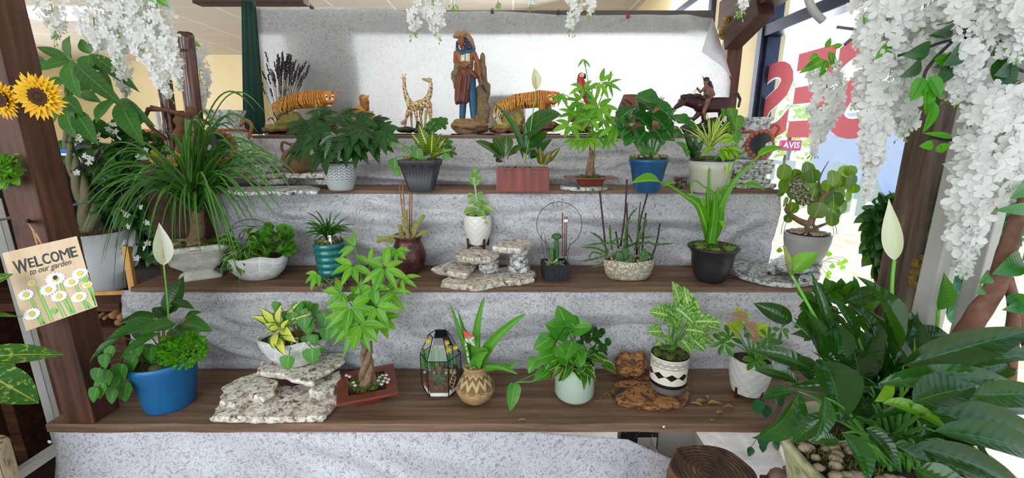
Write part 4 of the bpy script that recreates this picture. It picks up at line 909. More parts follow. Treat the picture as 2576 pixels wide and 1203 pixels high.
# J bowl of peperomia + philodendron
C, h, rb, rt = pf(652, 717, 664, 108, 158, Z3)
e = plant('oval_planter', C, 'white crackled oval bowl packed with lime-edged and round-leaved plants beside the square urn')
m = MB(); bowl(m, C, h*1.04, rb*.85, rt, .62, .006, 1); m.build('bowl', crk, e)
m = MB(); disc(m, (0,0,0), rt*.9); m.v = [(C.x+x, C.y+y*.6, C.z+h*.9+z_) for x, y, z_ in m.v]; m.build('potting_soil', soil, e)
B = C+V((0,0,h*.85)); m, ms = MB(), MB(); fill(m, None, B, 615, 625, 52, 42, C.y-.01, .05, 60, .05, .022, 'ovate', .6, .2, bend=.15); fill(m, None, B, 600, 655, 28, 14, C.y-.05, .01, 10, .045, .02, 'ovate', .9, .2); m.build('lime_edged_leaves', LV, e)
m = MB(); fill(m, ms, B, 690, 615, 48, 42, C.y, .04, 70, .036, .034, 'round', .15, .05, stem_r=.0011); m.build('round_leaves', LM, e); ms.build('leaf_stalks', dstem, e)
m = MB()
for k, (x, y, r_) in enumerate([(640,590,70),(655,600,60),(630,610,75)]): tube(m, [P(x+r_*cos(pi-t*pi)*.9, y-r_*sin(t*pi)*.75+t*30, C.y-.02+k*.02) for t in [i/16 for i in range(17)]], .0011, 5)
m.build('black_wire_hoops', MC['black_metal'], e)
# K teal ribbed pot on rock
blk = G('black_crystal_rock'); a = blk.noise(blk.co(), 90, 5, .7); blk.set(col=blk.ramp(a, [(.35, '14110f'), (.5, '4a3a30'), (.62, 'c8a890'), (.7, 'e8d8c8')]), rough=.5); blk.bump(a, 1, .006)
z = Z3+.001; slab('dark_rock', zp([(798,712),(815,690),(850,684),(872,692),(872,712),(845,722),(810,722)], z+.022), z, .022, blk.m, 'glittery dark rock carrying the teal ribbed pot', 8, under=.1, jag=.012)
C, h, rb, rt = pf(836, 700, 618, 68, 78, Z3+.024)
e = plant('potted_spider_plant', C, 'small grassy plant in a teal ribbed round pot standing on a dark rock')
m = MB(); pr = [(.001, 0), (rb*.9, 0)]
for k in range(5):
    for j in range(6): t = (k+j/6)/5; r_ = rb+(rt-rb)*t; pr.append((r_*(.93+.09*sin(pi*j/6)), h*(.02+.98*t)))
pr += [(rt*.96, h), (rt*.88, h), (rt*.87, h*.85)]; lathe(m, C, pr, 44); m.build('pot', plain('teal_glaze', '12706c', .2, c2='0d5f60', scale=15, coat=.4), e); fillpot(e, C, h, rt*.86, 'moss peb', -.004, 30)
B = C+V((0,0,h)); s = mpp(C); m = MB(); T = P(838, 575, C.y)
for k in range(64):
    a, l = R.uniform(0, 2*pi), R.uniform(40, 74)*s; b_ = B+V((cos(a)*.006, sin(a)*.006, R.uniform(.01,.045))); el = R.uniform(-.1, .9); q = b_ + V((cos(a)*cos(el), sin(a)*cos(el)*.8, sin(el)+.1))*l; leaf(m, b_, q - V((0,0,.01)), .009, V((cos(a)*-.2, -.6, 1)), 0, 'grass', .3, 9, c=(b_+q)/2 + V((0,0,.022)))
m.build('arching_leaves', LG, e)
m = MB(); a = P(828, 592, C.y-.035); box(m, (a.x-.006, a.y, B.z-.004), (a.x+.006, a.y+.001, a.z)); m.build('plant_tag', plain('white_plastic', 'f4f4f4'), e, smooth=False)
# L brown vase with cactus and stakes
C, h, rb, rt = pf(1031, 693, 600, 40, 76, Z3); s = mpp(C); R_ = 43*s
e = plant('potted_rat_tail_cactus', C, 'sprawling fuzzy cactus with thin stakes in a dark copper-brown carved jar')
g = G('copper_brown_glaze'); a = g.noise(g.co(), 25, 5, .6, 1.5); g.set(col=g.ramp(a, [(.3, '3a2220'), (.55, '5a3632'), (.75, '8a5448')]), rough=.28, metal=.25); vb = g.n('TexVoronoi', {'Vector': g.co(), 'Scale': 40.0}, feature='DISTANCE_TO_EDGE').outputs[0]; g.bump(vb, .5, .004)
m = MB(); lathe(m, C, [(.001, 0), (rb, 0), (rb*1.1, .004), (R_*.85, h*.2), (R_, h*.42), (R_*.98, h*.55), (R_*.8, h*.78), (R_*.74, h*.84), (R_*.78, h*.93), (rt, h*.99), (rt*.97, h), (rt*.85, h*.97), (rt*.75, h*.85)], 40); m.build('jar', g.m, e); fillpot(e, C, h, rt*.82, 'peb', -.01, 40, .004)
fz = G('fuzzy_cactus_skin'); fz.set(col=fz.ramp(fz.noise(fz.co(), 260, 2), [(.4, '5e7a2c'), (.6, 'b09a4a')]), rough=.9, sheen=.6); B = C+V((0,0,h))
for i, pts in enumerate([[(1010,600),(985,596),(962,603),(946,608)],[(1005,602),(985,605),(965,602),(948,595)],[(1030,600),(1022,575),(1020,545),(1022,528)],[(1040,598),(1048,570),(1062,548),(1067,540)],[(1045,600),(1060,588),(1080,582)],[(1022,600),(1005,595),(992,600)],[(1038,598),(1040,580),(1045,560)],[(1015,600),(1008,580),(1005,565)],[(1030,600),(1024,580),(1014,555)],[(1046,600),(1044,575),(1043,558)]]):
    m = MB(); sp_ = spline([P(x, y, C.y-.03+.004*i) for x, y in pts], 5); n = len(sp_); tube(m, sp_, [.0085*(.75+.25*sin(pi*k/n))*(1 if k < n-1 else .5) for k in range(n)], 10)
    for q in sp_: spines(m, q-V((0,0,.002)), .008, .003, 10, .003)
    m.build('cactus_arm', fz.m, e)
stake = plain('bamboo_stake', '8a5a34', .6, c2='a8764a', scale=60)
for (a, b) in [((1030,600),(1031,416)),((1022,600),(1012,453)),((1020,600),(1005,468)),((1035,602),(1036,480))]:
    m = MB(); tube(m, [P(*a, C.y), P(*b, C.y)], .0026, 8); m.build('stake', stake, e)
# M granite stack with white pineapple pot
Ys = Y3+.125; zs = P(1203, 634, Ys).z; zc_ = P(1300, 604, Y3+.13).z
z = Z3+.001
slab('granite_slab', zp([(1106,712),(1130,692),(1220,672),(1310,672),(1345,682),(1342,700),(1310,706),(1260,708),(1200,722),(1150,716)], z+.02), z, .02, gr, 'pale lobed granite slab at the bottom of the stone stack under the white diamond pot', 11, jag=.009)
slab('granite_slab', zp([(1084,674),(1140,655),(1205,655),(1175,690)], z+.048), z+.022, .026, gr, 'angular granite slab jutting left from the stone stack under the white diamond pot', 12, under=.2)
slab('granite_slab', zp([(1205,672),(1215,655),(1250,652),(1253,668),(1240,675)], z+.048), z+.022, zs-.027-z-.022, gr2, 'small grey granite block in the middle of the white diamond pot stack', 13, under=.1)
slab('granite_slab', zp([(1143,634),(1160,625),(1262,630),(1255,640),(1235,648),(1190,650),(1150,645)], zs), zs-.026, .026, gr, 'granite slab directly beneath the legs of the white diamond pot', 14, under=.25)
hb = (zc_-.025-z-.022)/4
for k in range(4):
    xa_, xb_ = xat(1279+(k%2)*4, Ys, z), xat(1333-(k%3)*5, Ys, z); zb_ = .0215+k*hb
    slab('granite_slab', [(xa_, Ys), (xa_+.01, Ys-.025), (xb_-.012, Ys-.028), (xb_, Ys), (xb_-.01, Ys+.03), (xa_+.012, Ys+.03)], z+zb_, hb-.0005, gr2, ['lowest', 'second', 'third', 'fourth'][k]+' small grey block counted upward in the pillar right of the white diamond pot', 20+k, under=.12)
slab('granite_slab', zp([(1240,620),(1262,600),(1335,602),(1338,610),(1310,626),(1275,624)], zc_), zc_-.024, .024, gr, 'flat granite cap topping the pillar of blocks right of the white diamond pot', 26, under=.2)
C, h, rb, rt = pf(1203, 618, 546, 44, 66, zs+.014)
e = plant('potted_succulent', C, 'leggy pale green succulent in a white diamond-textured pot on a reddish wooden stand')
m = MB(); facet_pot(m, C, h, rb, rt, 1.24, 13, 9); m.build('pot', wcer, e, smooth=False); stand(e, C, rb*1.25, zs+.0005, C.z+.006, dwood, 4, .6); fillpot(e, C, h, rt*.9, 'peb', -.006, 30, .003)
m = MB(); B = C+V((0,0,h)); st_pts = spline([B, P(1202,520,C.y), P(1196,475,C.y), P(1193,450,C.y), P(1197,428,C.y)], 4); tube(m, st_pts, .0035, 8); m.build('stem', plain('pale_green_stem', '9cc48a', .5), e)
m = MB(); s = mpp(C)
for (a, b, w_, dy) in [((1200,525),(1165,537),16,-.02),((1203,520),(1240,533),14,-.03),((1202,530),(1222,552),16,-.05),((1198,505),(1178,512),14,-.01),((1200,500),(1222,514),14,0),((1198,510),(1205,522),16,-.04),((1195,490),(1175,497),12,0),((1197,492),(1218,488),11,.01),((1195,468),(1180,455),9,0),((1196,470),(1214,455),10,.0),((1195,455),(1213,445),11,0),((1195,450),(1203,428),12,-.01),((1194,452),(1190,425),12,0),((1196,445),(1205,424),12,.01),((1192,460),(1178,448),9,0),((1200,535),(1185,545),14,-.03),((1203,540),(1226,565),9,-.05),((1205,528),(1232,520),12,.02)]:
    leaf(m, P(*a, C.y), P(*b, C.y+dy), w_*s*1.1, V((R.uniform(-.3,.3),-.7,.7)), .12, 'obov', .3, 7)
m.build('fleshy_leaves', leafmat('pale_succulent_leaf', '6aa85a', '8cc070', edge='b8d890', edgew=.12, rough=.35), e)
# N black cube planter
C = PZ(1399, 708, Z3); s = mpp(C); hw = 33*s; C.y += hw; h = P(1399, 668, C.y-hw).z - Z3
e = plant('cactus_cube_planter', C, 'small black wood-grain cube planter of cacti with a large thin wire hoop')
g = G('black_woodgrain_resin'); nz = g.noise(g.co(scale=(12,12,1.5)), 14, 4, .6, 1.5); rr_ = g.math('ABSOLUTE', g.math('SINE', g.math('MULTIPLY', nz, 30))); g.set(col=g.ramp(rr_, [(.1, '5c6470'), (.5, '15171c')]), rough=.6); g.bump(rr_, .6, .004)
m = MB(); ro = Matrix.Rotation(radians(6), 3, 'Z')
vs = [C + ro @ V((sx*a_, sy*a_, z_)) for a_, z_ in ((hw*.95, 0), (hw, h), (hw*.86, h), (hw*.86, h-.02)) for sx, sy in ((-1,-1),(1,-1),(1,1),(-1,1))]
m.add(vs, [(j*4+k, j*4+(k+1) % 4, j*4+4+(k+1) % 4, j*4+4+k) for j in range(3) for k in range(4)] + [(3,2,1,0), (12,13,14,15)]); m.build('pot', g.m, e, smooth=False, bevel=.002)
m = MB()
for k in range(46): rock(m, C+V((R.uniform(-.8,.8)*hw, R.uniform(-.8,.8)*hw, h-.008)), .005, k, 6)
tag(m.build('pebbles', pebm, e), kind='stuff')
cg = plain('dark_cactus_green', '33582e', .6, c2='4c7a3c', scale=80); B = C+V((0,0,h-.006))
m = MB(); p = B+V((.004,.01,0)); hh = P(1395, 600, C.y).z-p.z; cactus(m, p, .009, hh, 7, (-.0,0)); lathe(m, p+V((0,0,hh-.006)), [(.006,0),(.017,.006),(.018,.014),(.010,.022),(.001,.023)], 48, fn=lambda a, z_, q: q*(1+.12*cos(a*12))); spines(m, p+V((0,0,hh)), .016, .015, 80, .004); m.build('grafted_cactus', cg, e)
m = MB(); p = B+V((-.016,-.012,0)); hh = P(1386, 622, C.y).z-p.z; cactus(m, p, .010, hh, 6); spines(m, p, .011, hh, 120, .004); m.build('columnar_cactus', cg, e)
m = MB()
for k in range(26):
    a = R.uniform(0, 6.3); p = B+V((-.012,-.02,.006)); leaf(m, p, p+V((cos(a), sin(a)*.6-.1, R.uniform(.1,1)))*.022, .003, None, 0, 'grass', .2, 4)
m.build('star_succulent', plain('pale_star_leaves', 'c8c890', .6, c2='8aa878'), e)
m = MB()
for q in ((.018,-.014,.0),(.006,-.02,.0)): rock(m, B+V(q)+V((0,0,.005)), .009, 3, 10, .1)
m.build('mammillaria', cg, e)
m = MB(); hoop = []
for k in range(41):
    t = k/40; a = radians(-62+304*t); hoop.append(P(1406-58*cos(a-pi/2+pi/2+0)*1.0 if False else 1407+57*sin(radians(-150+300*t)), 565-57*cos(radians(-150+300*t)), C.y))
hoop = [B+V((-.02,0,0))] + hoop + [B+V((.022,0,0))]; tube(m, hoop, .0011, 6)
tube(m, [P(x, y, C.y-.01) for x, y in [(1372,655),(1362,610),(1362,590),(1366,584),(1371,592),(1376,640),(1376,655)]], .0009, 5); m.build('wire_hoop', MC['black_metal'], e)
for (x, y0_, y1_, x1_) in [(1415,645,535,1415),(1420,645,545,1421),(1424,645,545,1426)]:
    m = MB(); tube(m, [P(x, y0_, C.y), P(x1_, y1_, C.y)], .002, 7); m.build('stake', plain('dark_bamboo_stake', '6a3f26', .6), e)
m = MB(); a, b = P(1418, 559, C.y-.003), P(1428, 552, C.y-.003); box(m, (a.x, a.y-.001, a.z), (b.x, a.y, b.z)); m.build('white_tape', plain('white_plastic', 'f4f4f4'), e, smooth=False)
m = MB(); tube(m, [P(1427, 655, C.y), P(1436, 596, C.y)], [.0015, .0004], 6); m.build('thin_stem', dstem, e)
# O oval textured bowl of epiphytic cactus
C, h, rb, rt = pf(1579, 717, 668, 112, 130, Z3)
e = plant('oval_planter', C, 'cream oval bark-textured bowl of tangled spiny cactus stems with black stakes')
g = G('bark_textured_plaster'); a = g.noise(g.co(), 26, 5, .65, 2.2); ed = g.math('ABSOLUTE', g.math('SUBTRACT', a, .5)); g.set(col=g.ramp(ed, [(0, '6f6658'), (.03, 'b8ad98'), (.1, 'ddd6c6')]), rough=.85); g.bump(ed, 1, .008)
m = MB(); bowl(m, C, h, rb*.92, rt, .6, .002); m.build('bowl', g.m, e)
m = MB(); disc(m, (0,0,0), rt*.9); m.v = [(C.x+x, C.y+y*.58, C.z+h*.9+z_) for x, y, z_ in m.v]; m.build('potting_soil', soil, e)
m = MB()
for k in range(44): rock(m, C+V((R.uniform(-.8,.8)*rt, R.uniform(-.45,.2)*rt, h*.95)), R.uniform(.004,.008), k, 7)
tag(m.build('pebbles', pebm, e), kind='stuff')
blkst = plain('black_purple_cane', '2a1620', .5, c2='40222e', scale=40); B = C+V((0,0,h*.9))
for pts in [[(1525,640),(1517,560),(1509,483)],[(1561,620),(1572,540),(1577,452)],[(1577,640),(1578,560),(1576,510)],[(1600,640),(1605,570),(1611,508)],[(1602,640),(1610,560),(1629,487)],[(1615,640),(1619,580),(1625,536)],[(1637,655),(1652,610),(1660,562)],[(1556,625),(1552,600),(1549,583)],[(1596,630),(1606,590),(1612,570)]]:
    m = MB(); tube(m, spline([P(x, y, C.y+.01) for x, y in pts], 4), .0033 if pts[0][0] not in (1600, 1596) else .002, 8); m.build('cane', blkst, e)
m = MB()
def zigstem(m, pts, w_, Y):
    sp_ = spline([P(x, y, Y) for x, y in pts], 6)
    for off in (0, 1.3):
        vs, fs = [], []
        for i, p in enumerate(sp_):
            d = (sp_[min(i+1, len(sp_)-1)]-sp_[max(i-1, 0)]).normalized(); u, v_ = ortho(d); q = u*cos(off+.4)+v_*sin(off+.4); ww = w_*(1 if i % 2 else .62)*(1 if i < len(sp_)-2 else .35); vs += [p-q*ww, p+q*ww]
        m.add(vs, [(2*i, 2*i+1, 2*i+3, 2*i+2) for i in range(len(sp_)-1)])
for pts, w_ in [([(1530,640),(1500,625),(1462,622)],4),([(1530,635),(1510,600),(1484,583)],4),([(1530,640),(1495,652),(1455,658)],4),([(1525,650),(1512,665),(1488,672)],5),([(1540,630),(1535,590),(1535,565)],4),([(1560,615),(1520,612),(1468,618)],4),([(1570,630),(1575,580),(1585,545),(1604,522)],4),([(1600,620),(1630,610),(1650,615),(1697,612)],4),([(1610,600),(1625,560),(1615,545)],4),([(1625,635),(1640,645),(1648,668)],5),([(1590,610),(1575,580)],4),([(1605,600),(1650,595)],3),([(1545,640),(1540,655),(1536,665)],5),([(1540,610),(1555,600),(1580,608)],4),([(1515,640),(1490,635),(1480,655)],4),([(1580,620),(1600,612),(1620,612)],5),([(1608,640),(1605,560),(1612,540)],3)]:
    zigstem(m, pts, w_*.8*mpp(C), C.y+R.uniform(-.05,.02))
m.build('zigzag_cactus_stems', leafmat('zigzag_stem', '3f6a30', '5f9040', rough=.5, tr=.05), e)
m = MB()
for (x, y, r_, hh_) in [(1585,663,.007,.035),(1579,665,.005,.02),(1592,665,.005,.016),(1558,655,.014,.035),(1572,650,.012,.04),(1618,655,.008,.045),(1612,660,.006,.03),(1625,655,.007,.035)]: cactus(m, P(x, y, C.y-.045), r_, hh_, 7)
m.build('cacti', cg, e)
# P black pot with big-leaf bulb
C, h, rb, rt = pf(1786, 716, 634, 62, 121, Z3)
e = plant('potted_bulb_lily', C, 'thick pale green fleshy stalks with long drooping leaves in a matte black bell pot')
m = MB(); lathe(m, C, [(.001, 0), (rb*.92, 0), (rb, .004), (rb*1.32, h*.16), (rt*.80, h*.5), (rt*.83, h*.78), (rt*.86, h*.8), (rt*.88, h*.86), (rt*1.0, h*.94), (rt*1.02, h*.98), (rt*.98, h), (rt*.86, h*.98), (rt*.82, h*.85)], 44); m.build('pot', plain('matte_black_plastic', '2c2a2c', .42, c2='242325', scale=6), e); fillpot(e, C, h, rt*.92, 'fresh', -.01, 60, .014)
B = C+V((0,0,h)); s = mpp(C); lb = leafmat('fleshy_bulb_leaf', '4a9420', '72b830', vein='8ac850', veinw=.1, rough=.3, tr=.25); m = MB()
def sheath(m, pts, ws, Y0, Y1, fold=.5, nrm=(0,-1,.15)):
    sp_ = spline([P(x, y, Y0+(Y1-Y0)*i/(len(pts)-1)) for i, (x, y) in enumerate(pts)], 5); n = len(sp_)-1; vs, uv, fs = [], [], []
    for i, p in enumerate(sp_):
        t = i/n; k = t*(len(ws)-1); j = min(int(k), len(ws)-2); hw = (ws[j]+(ws[j+1]-ws[j])*(k-j))/2*s; tg = (sp_[min(i+1, n)]-sp_[max(i-1, 0)]).normalized(); sd = tg.cross(V(nrm)).normalized(); nn = sd.cross(tg)
        for q in range(7): a = (q/6*2-1); vs.append(p + sd*a*hw + nn*(fold*hw*(a*a))); uv.append((.02+.96*q/6, t))
    for i in range(n):
        for q in range(6): fs.append((i*7+q, i*7+q+1, i*7+q+8, i*7+q+7))
    m.add(vs, fs, uv)
b = (1785, 612)
sheath(m, [b, (1773,560), (1755,515), (1722,492), (1690,470), (1660,458)], [24,26,22,10,5,4], C.y-.01, C.y-.14)
sheath(m, [b, (1785,560), (1780,500), (1782,470), (1786,420), (1810,385)], [24,24,14,6,5,4], C.y+.01, C.y+.02)
sheath(m, [b, (1800,560), (1812,520), (1842,460), (1880,420), (1905,395)], [26,24,18,12,6,5], C.y-.01, C.y-.08)
sheath(m, [b, (1795,550), (1797,500), (1788,480), (1770,470), (1750,455), (1738,465), (1742,490), (1760,500)], [20,18,10,5,4,4,4,4,3], C.y-.03, C.y-.1)
sheath(m, [b, (1805,570), (1815,520), (1820,480), (1835,440), (1850,405)], [20,22,12,6,4,3], C.y+.02, C.y+.03)
sheath(m, [b, (1790,560), (1800,500), (1808,470)], [22,24,20,2], C.y-.03, C.y-.04)
sheath(m, [(1805,500), (1812,480), (1820,470), (1855,466), (1875,465)], [4,4,4,4,3], C.y-.03, C.y-.06)
for (a, b_, w_, dy) in [((1660,458),(1588,462),34,-.16),((1700,460),(1668,470),14,-.14),((1905,395),(1975,372),26,-.09),((1870,465),(1925,480),20,-.06),((1805,385),(1820,410),16,.02),((1762,500),(1770,520),14,-.1),((1812,555),(1820,574),16,-.05),((1850,405),(1870,395),14,.03)]:
    leaf(m, P(*a, C.y+dy), P(*b_, C.y+dy-.02), w_*s, V((0,-.6,1)), .14, 'ovate', .25, 9)
m.build('fleshy_leaves', lb, e)
# Q granite disc and grey pot with round-leaved branching plant
z = Z3+.001; c1, c2_ = PZ(1830, 660, z), PZ(2075, 700, z)
slab('granite_slab', zp([(1822,672),(1835,658),(1900,650),(1980,652),(2050,660),(2066,685),(2050,708),(1990,715),(1930,710),(1870,695)], z+.018), z, .018, gr2, 'large rounded grey granite slab under the concrete-grey pot', 31, jag=.004)
for k, (pts, zb_, th_, lab) in enumerate([([(1835,668),(1850,655),(1885,655),(1880,672),(1860,678)], .019, .024, 'grey granite chunk at the left end of the large rounded slab'), ([(1882,682),(1895,668),(1935,668),(1932,682),(1900,688)], .019, .020, 'wedge of grey granite in the middle of the large rounded slab'), ([(1925,675),(1945,655),(1985,655),(1975,672),(1950,680)], .019, .022, 'grey granite piece left of the concrete-grey pot on the rounded slab'), ([(2010,700),(2020,672),(2060,670),(2062,690),(2040,703)], .019, .026, 'grey granite block under the front right of the concrete-grey pot'), ([(1975,668),(1985,650),(2020,650),(2015,668)], .019, .026, 'small grey granite block under the back of the concrete-grey pot')]):
    slab('granite_slab', zp(pts, z+zb_+th_), z+zb_, th_, gr2, lab, 32+k, under=.15)
slab('granite_slab', zp([(1940,662),(1965,640),(2050,640),(2070,655),(2066,672),(2020,680),(1970,675)], z+.066), z+.046, .020, gr2, 'flat grey granite piece directly beneath the concrete-grey pot', 38, under=.15)
C, h, rb, rt = pf(2021, 668, 598, 66, 104, z+.067)
e = plant('potted_coin_leaf_shrub', C, 'branching shrub with round leaves in a smooth concrete-grey pot near the window')
m = MB(); lathe(m, C, [(.001, 0), (rb*.9, 0), (rb*1.05, .004), (rt*.86, h*.35), (rt*.98, h*.75), (rt, h), (rt*.95, h), (rt*.92, h*.8)], 44); m.build('pot', plain('smooth_grey_concrete', 'a3a2a0', .55, c2='9a9997', scale=8), e); fillpot(e, C, h, rt*.93, 'peb', -.006, 90, .01)
B = C+V((0,0,h)); m = MB(); J = P(2035, 570, C.y); Yc = C.y
for pts, r0, r1 in [([(2040,592),(2038,575),(2035,560)],.020,.016),([(2035,565),(2010,555),(1985,538),(1975,525)],.013,.005),([(2038,562),(2045,545),(2055,520),(2065,500),(2080,485)],.013,.006),([(2045,575),(2065,568),(2085,560)],.007,.004),([(2070,495),(2062,465),(2060,455),(2070,430),(2085,405)],.005,.0012),([(2035,560),(2050,530),(2050,500)],.008,.005),([(2078,490),(2110,470),(2140,455)],.005,.002),([(1980,530),(1990,500),(1995,480)],.005,.002)]:
    sp_ = spline([P(x, y, Yc) for x, y in pts], 5); n = len(sp_)-1; tube(m, sp_, [r0+(r1-r0)*i/n for i in range(n+1)], 9)
m.build('branches', trunkm, e)
m = MB(); s = mpp(C)
for i, (x, y, d) in enumerate([(1975,432,40),(2000,440,30),(2030,430,46),(2042,442,34),(2030,455,40),(1990,465,44),(1988,485,34),(2052,480,44),(2065,500,44),(2066,530,42),(2095,505,46),(2112,522,44),(2095,540,36),(1976,510,28),(1993,525,34),(1982,550,20),(2092,448,40),(2128,438,44),(2118,462,40),(2145,455,36),(2150,475,26),(1970,485,24),(2040,520,34),(2090,552,34),(2105,490,44),(2025,500,34),(2062,528,38),(2132,495,34),(2008,480,36),(2080,470,36),(2010,452,34),(2140,430,28)]):
    p = P(x, y-d*.5, Yc+R.uniform(-.06,.05)); leaf(m, p, p+V((R.uniform(-.012,.012), R.uniform(-.02,.01), -d*.92*s)), d*s*.98, V((R.uniform(-.5,.5),-.8,.4)), .06, 'round', .06, 8)
m.build('coin_leaves', leafmat('coin_leaf', '2c5a1c', '6a8a2a', vein='a0b050', veinw=.03, stripes=.15, tr=.22), e)
m = MB(); q = [P(1978,470,Yc-.07), P(2008,440,Yc-.07), P(2050,505,Yc-.07), P(2020,520,Yc-.07)]; m.add(q, [(0,1,2,3)])
g = G('seed_packet_print'); nz = g.noise(g.co(), 160, 3); g.set(col=g.ramp(nz, [(.35, '20381c'), (.5, '48603a'), (.62, 'c8a890')]), rough=.3); m.build('plant_tag', g.m, e, smooth=False, solid=.0008)
m = MB()
for k in range(2): tube(m, [P(2035+70*cos(pi-t*pi)*(1-.1*k), 590-75*sin(t*pi)*(1-.06*k), Yc-.03+k*.05) for t in [i/20 for i in range(21)]], .0009, 5)
m.build('wire_hoops', MC['black_metal'], e)
m = MB(); p = P(2040, 573, Yc-.05); rock(m, p, (.006,.004,.007), 2, 8, .1); tube(m, [p, p+V((0,0,.03))], .0005, 4); m.build('silver_heart_charm', plain('polished_silver', 'd8dce0', .1, 1), e)
# trailing ginkgo-like sprig
e = thing('leaf_sprig', P(2070, 650, Yc+.05), 'trailing sprig of fan-shaped lime leaves behind the concrete-grey pot', 'sprig')
m, ms = MB(), MB()
for (x, y) in [(2085,632),(2095,662),(2080,690),(2112,655),(2118,665),(2085,680),(1962,622),(2072,615),(2125,650)]:
    p = P(x, y, Yc+.03); palm = R.uniform(-.5,.5)
    leaf(m, p, p+V((palm*.015, 0, -.022)), .024, V((0,-1,.2)), .05, 'obov', .1, 5); tube(ms, curve(P(2060, 668, Yc+.05), p, P((2060+x)/2, y-14, Yc+.04), 5), .0007, 4)
m.build('fan_leaves', LB, e); ms.build('stalk', dstem, e)
# ---------- third step ----------
# stone shelf, jar and gourd at left
z = Z2+.001
slab('granite_slab', zp([(560,476),(575,470),(780,466),(802,472),(795,480),(700,482),(600,483)], z+.014), z, .014, gr2, 'long speckled slab at the base of the stone pile below the round brown jug', 41)
slab('granite_slab', [(-1.02, Y2+.03), (-.90, Y2+.02), (-.885, Y2+.11), (-1.0, Y2+.12)], z+.015, .022, gr2, 'chunky granite block in the middle of the pile below the round brown jug', 42, under=.1)
slab('granite_slab', [(-.78, Y2+.03), (-.70, Y2+.03), (-.69, Y2+.11), (-.79, Y2+.11)], z+.015, .018, gr2, 'granite block near the right end of the pile below the round brown jug', 43, under=.1)
slab('granite_slab', [(-.90, Y2+.04), (-.69, Y2+.03), (-.68, Y2+.12), (-.89, Y2+.12)], z+.040, .018, gr, 'speckled slab directly beneath the round brown jug', 44)
slab('granite_slab', [(-1.12, Y2+.04), (-.93, Y2+.03), (-.92, Y2+.13), (-1.12, Y2+.13)], z+.040, .016, gr, 'pale slab directly below the left hollow-fronted jar stack', 45)
slab('granite_slab', [(-1.14, Y2+.03), (-.96, Y2+.03), (-.95, Y2+.14), (-1.14, Y2+.14)], z+.0575, .03, gr2, 'thick granite slab carrying the left hollow-fronted jar', 46, under=.1)
def hollow_jar(cx, yb, yt, wb_px, Y, z, label):
    s = (Y*ct-(z+.1-EYE)*st)/F; x = (cx-1288)*s; H = P(cx, yt, Y).z - z; r_ = wb_px/2*s; C = V((x, Y, z))
    e = plant('ceramic_jar', C, label, 'jar'); cr = stonemat('rough_grey_glaze', 'd6dad8', '4a4c4c', 'a2a6a4', 70)
    m = MB(); lathe(m, C, [(.001, 0), (r_*.72, 0), (r_*.9, H*.1), (r_*1.0, H*.32), (r_*.94, H*.5), (r_*.72, H*.64), (r_*.66, H*.7), (r_*.66, H*.88), (r_*.78, H*.96), (r_*.80, H), (r_*.7, H), (r_*.6, H*.8)], 40); m.build('body', cr, e)
    cop = plain('copper_rope_clay', 'b8623c', .4, c2='8a4428', scale=60, bump=.4); m = MB()
    hc = C + V((-.1*r_ if cx > 1500 else .05*r_, 0, H*.36)); hr = r_*.62
    for k in range(18): a = 2*pi*k/18; ell(m, hc + V((cos(a)*hr, -r_*sqrt(max(.05, 1-(cos(a)*.62)**2))*.98, sin(a)*hr)), (r_*.13, r_*.10, r_*.13), None, 10)
    m.build('rope_ring', cop, e)
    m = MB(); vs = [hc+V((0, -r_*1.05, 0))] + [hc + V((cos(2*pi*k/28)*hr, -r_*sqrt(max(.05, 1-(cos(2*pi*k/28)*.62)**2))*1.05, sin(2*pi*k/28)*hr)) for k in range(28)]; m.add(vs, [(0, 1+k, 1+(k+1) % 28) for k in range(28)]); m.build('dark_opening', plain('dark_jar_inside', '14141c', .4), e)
    m = MB(); lathe(m, C+V((0,0,H*.62)), [(r_*.74, 0), (r_*.82, .004), (r_*.72, .010)], 32); m.build('rope_band', cop, e)
    for sg in (-1, 1):
        m = MB(); tube(m, spline([C+V((sg*r_*.62, -.01, H*.72)), C+V((sg*r_*.95, -.01, H*.82)), C+V((sg*r_*1.15, -.01, H*.74)), C+V((sg*r_*1.02, -.01, H*.56)), C+V((sg*r_*.9,-.01, H*.5))], 5), r_*.075, 8); m.build('handle', cop, e)
    return e
hollow_jar(577, 396, 278, 112, Y2+.085, z+.0885, 'grey jar with copper-edged round hole and handles at left, behind the ponytail palm')
C = V((P(750, 440, Y2+.07).x, Y2+.075, z+.059)); s = mpp(C); r_ = 37*s
e = plant('brown_jug', C, 'small round brown ridged jug half hidden behind dark leaves', 'jug'); m = MB(); H = r_*1.75; lathe(m, C, [(.001, 0), (r_*.45, 0), (r_*.85, H*.2), (r_, H*.48), (r_*.8, H*.8), (r_*.35, H*.95), (r_*.3, H*1.05), (r_*.42, H*1.12), (r_*.3, H*1.1)], 36, fn=lambda a, z_, q: q*(1+.012*sin(z_*900))); m.build('body', plain('brown_ridged_clay', '8a6a48', .6, c2='74563a', scale=50), e)
m = MB(); tube(m, spline([C+V((-r_*.3,0,H*1.05)), C+V((-r_*.8,0,H*1.15)), C+V((-r_*.95,0,H*.95)), C+V((-r_*.85,0,H*.75))], 5), r_*.09, 8); m.build('handle', plain('dark_clay_handle', '6a4630', .5), e)
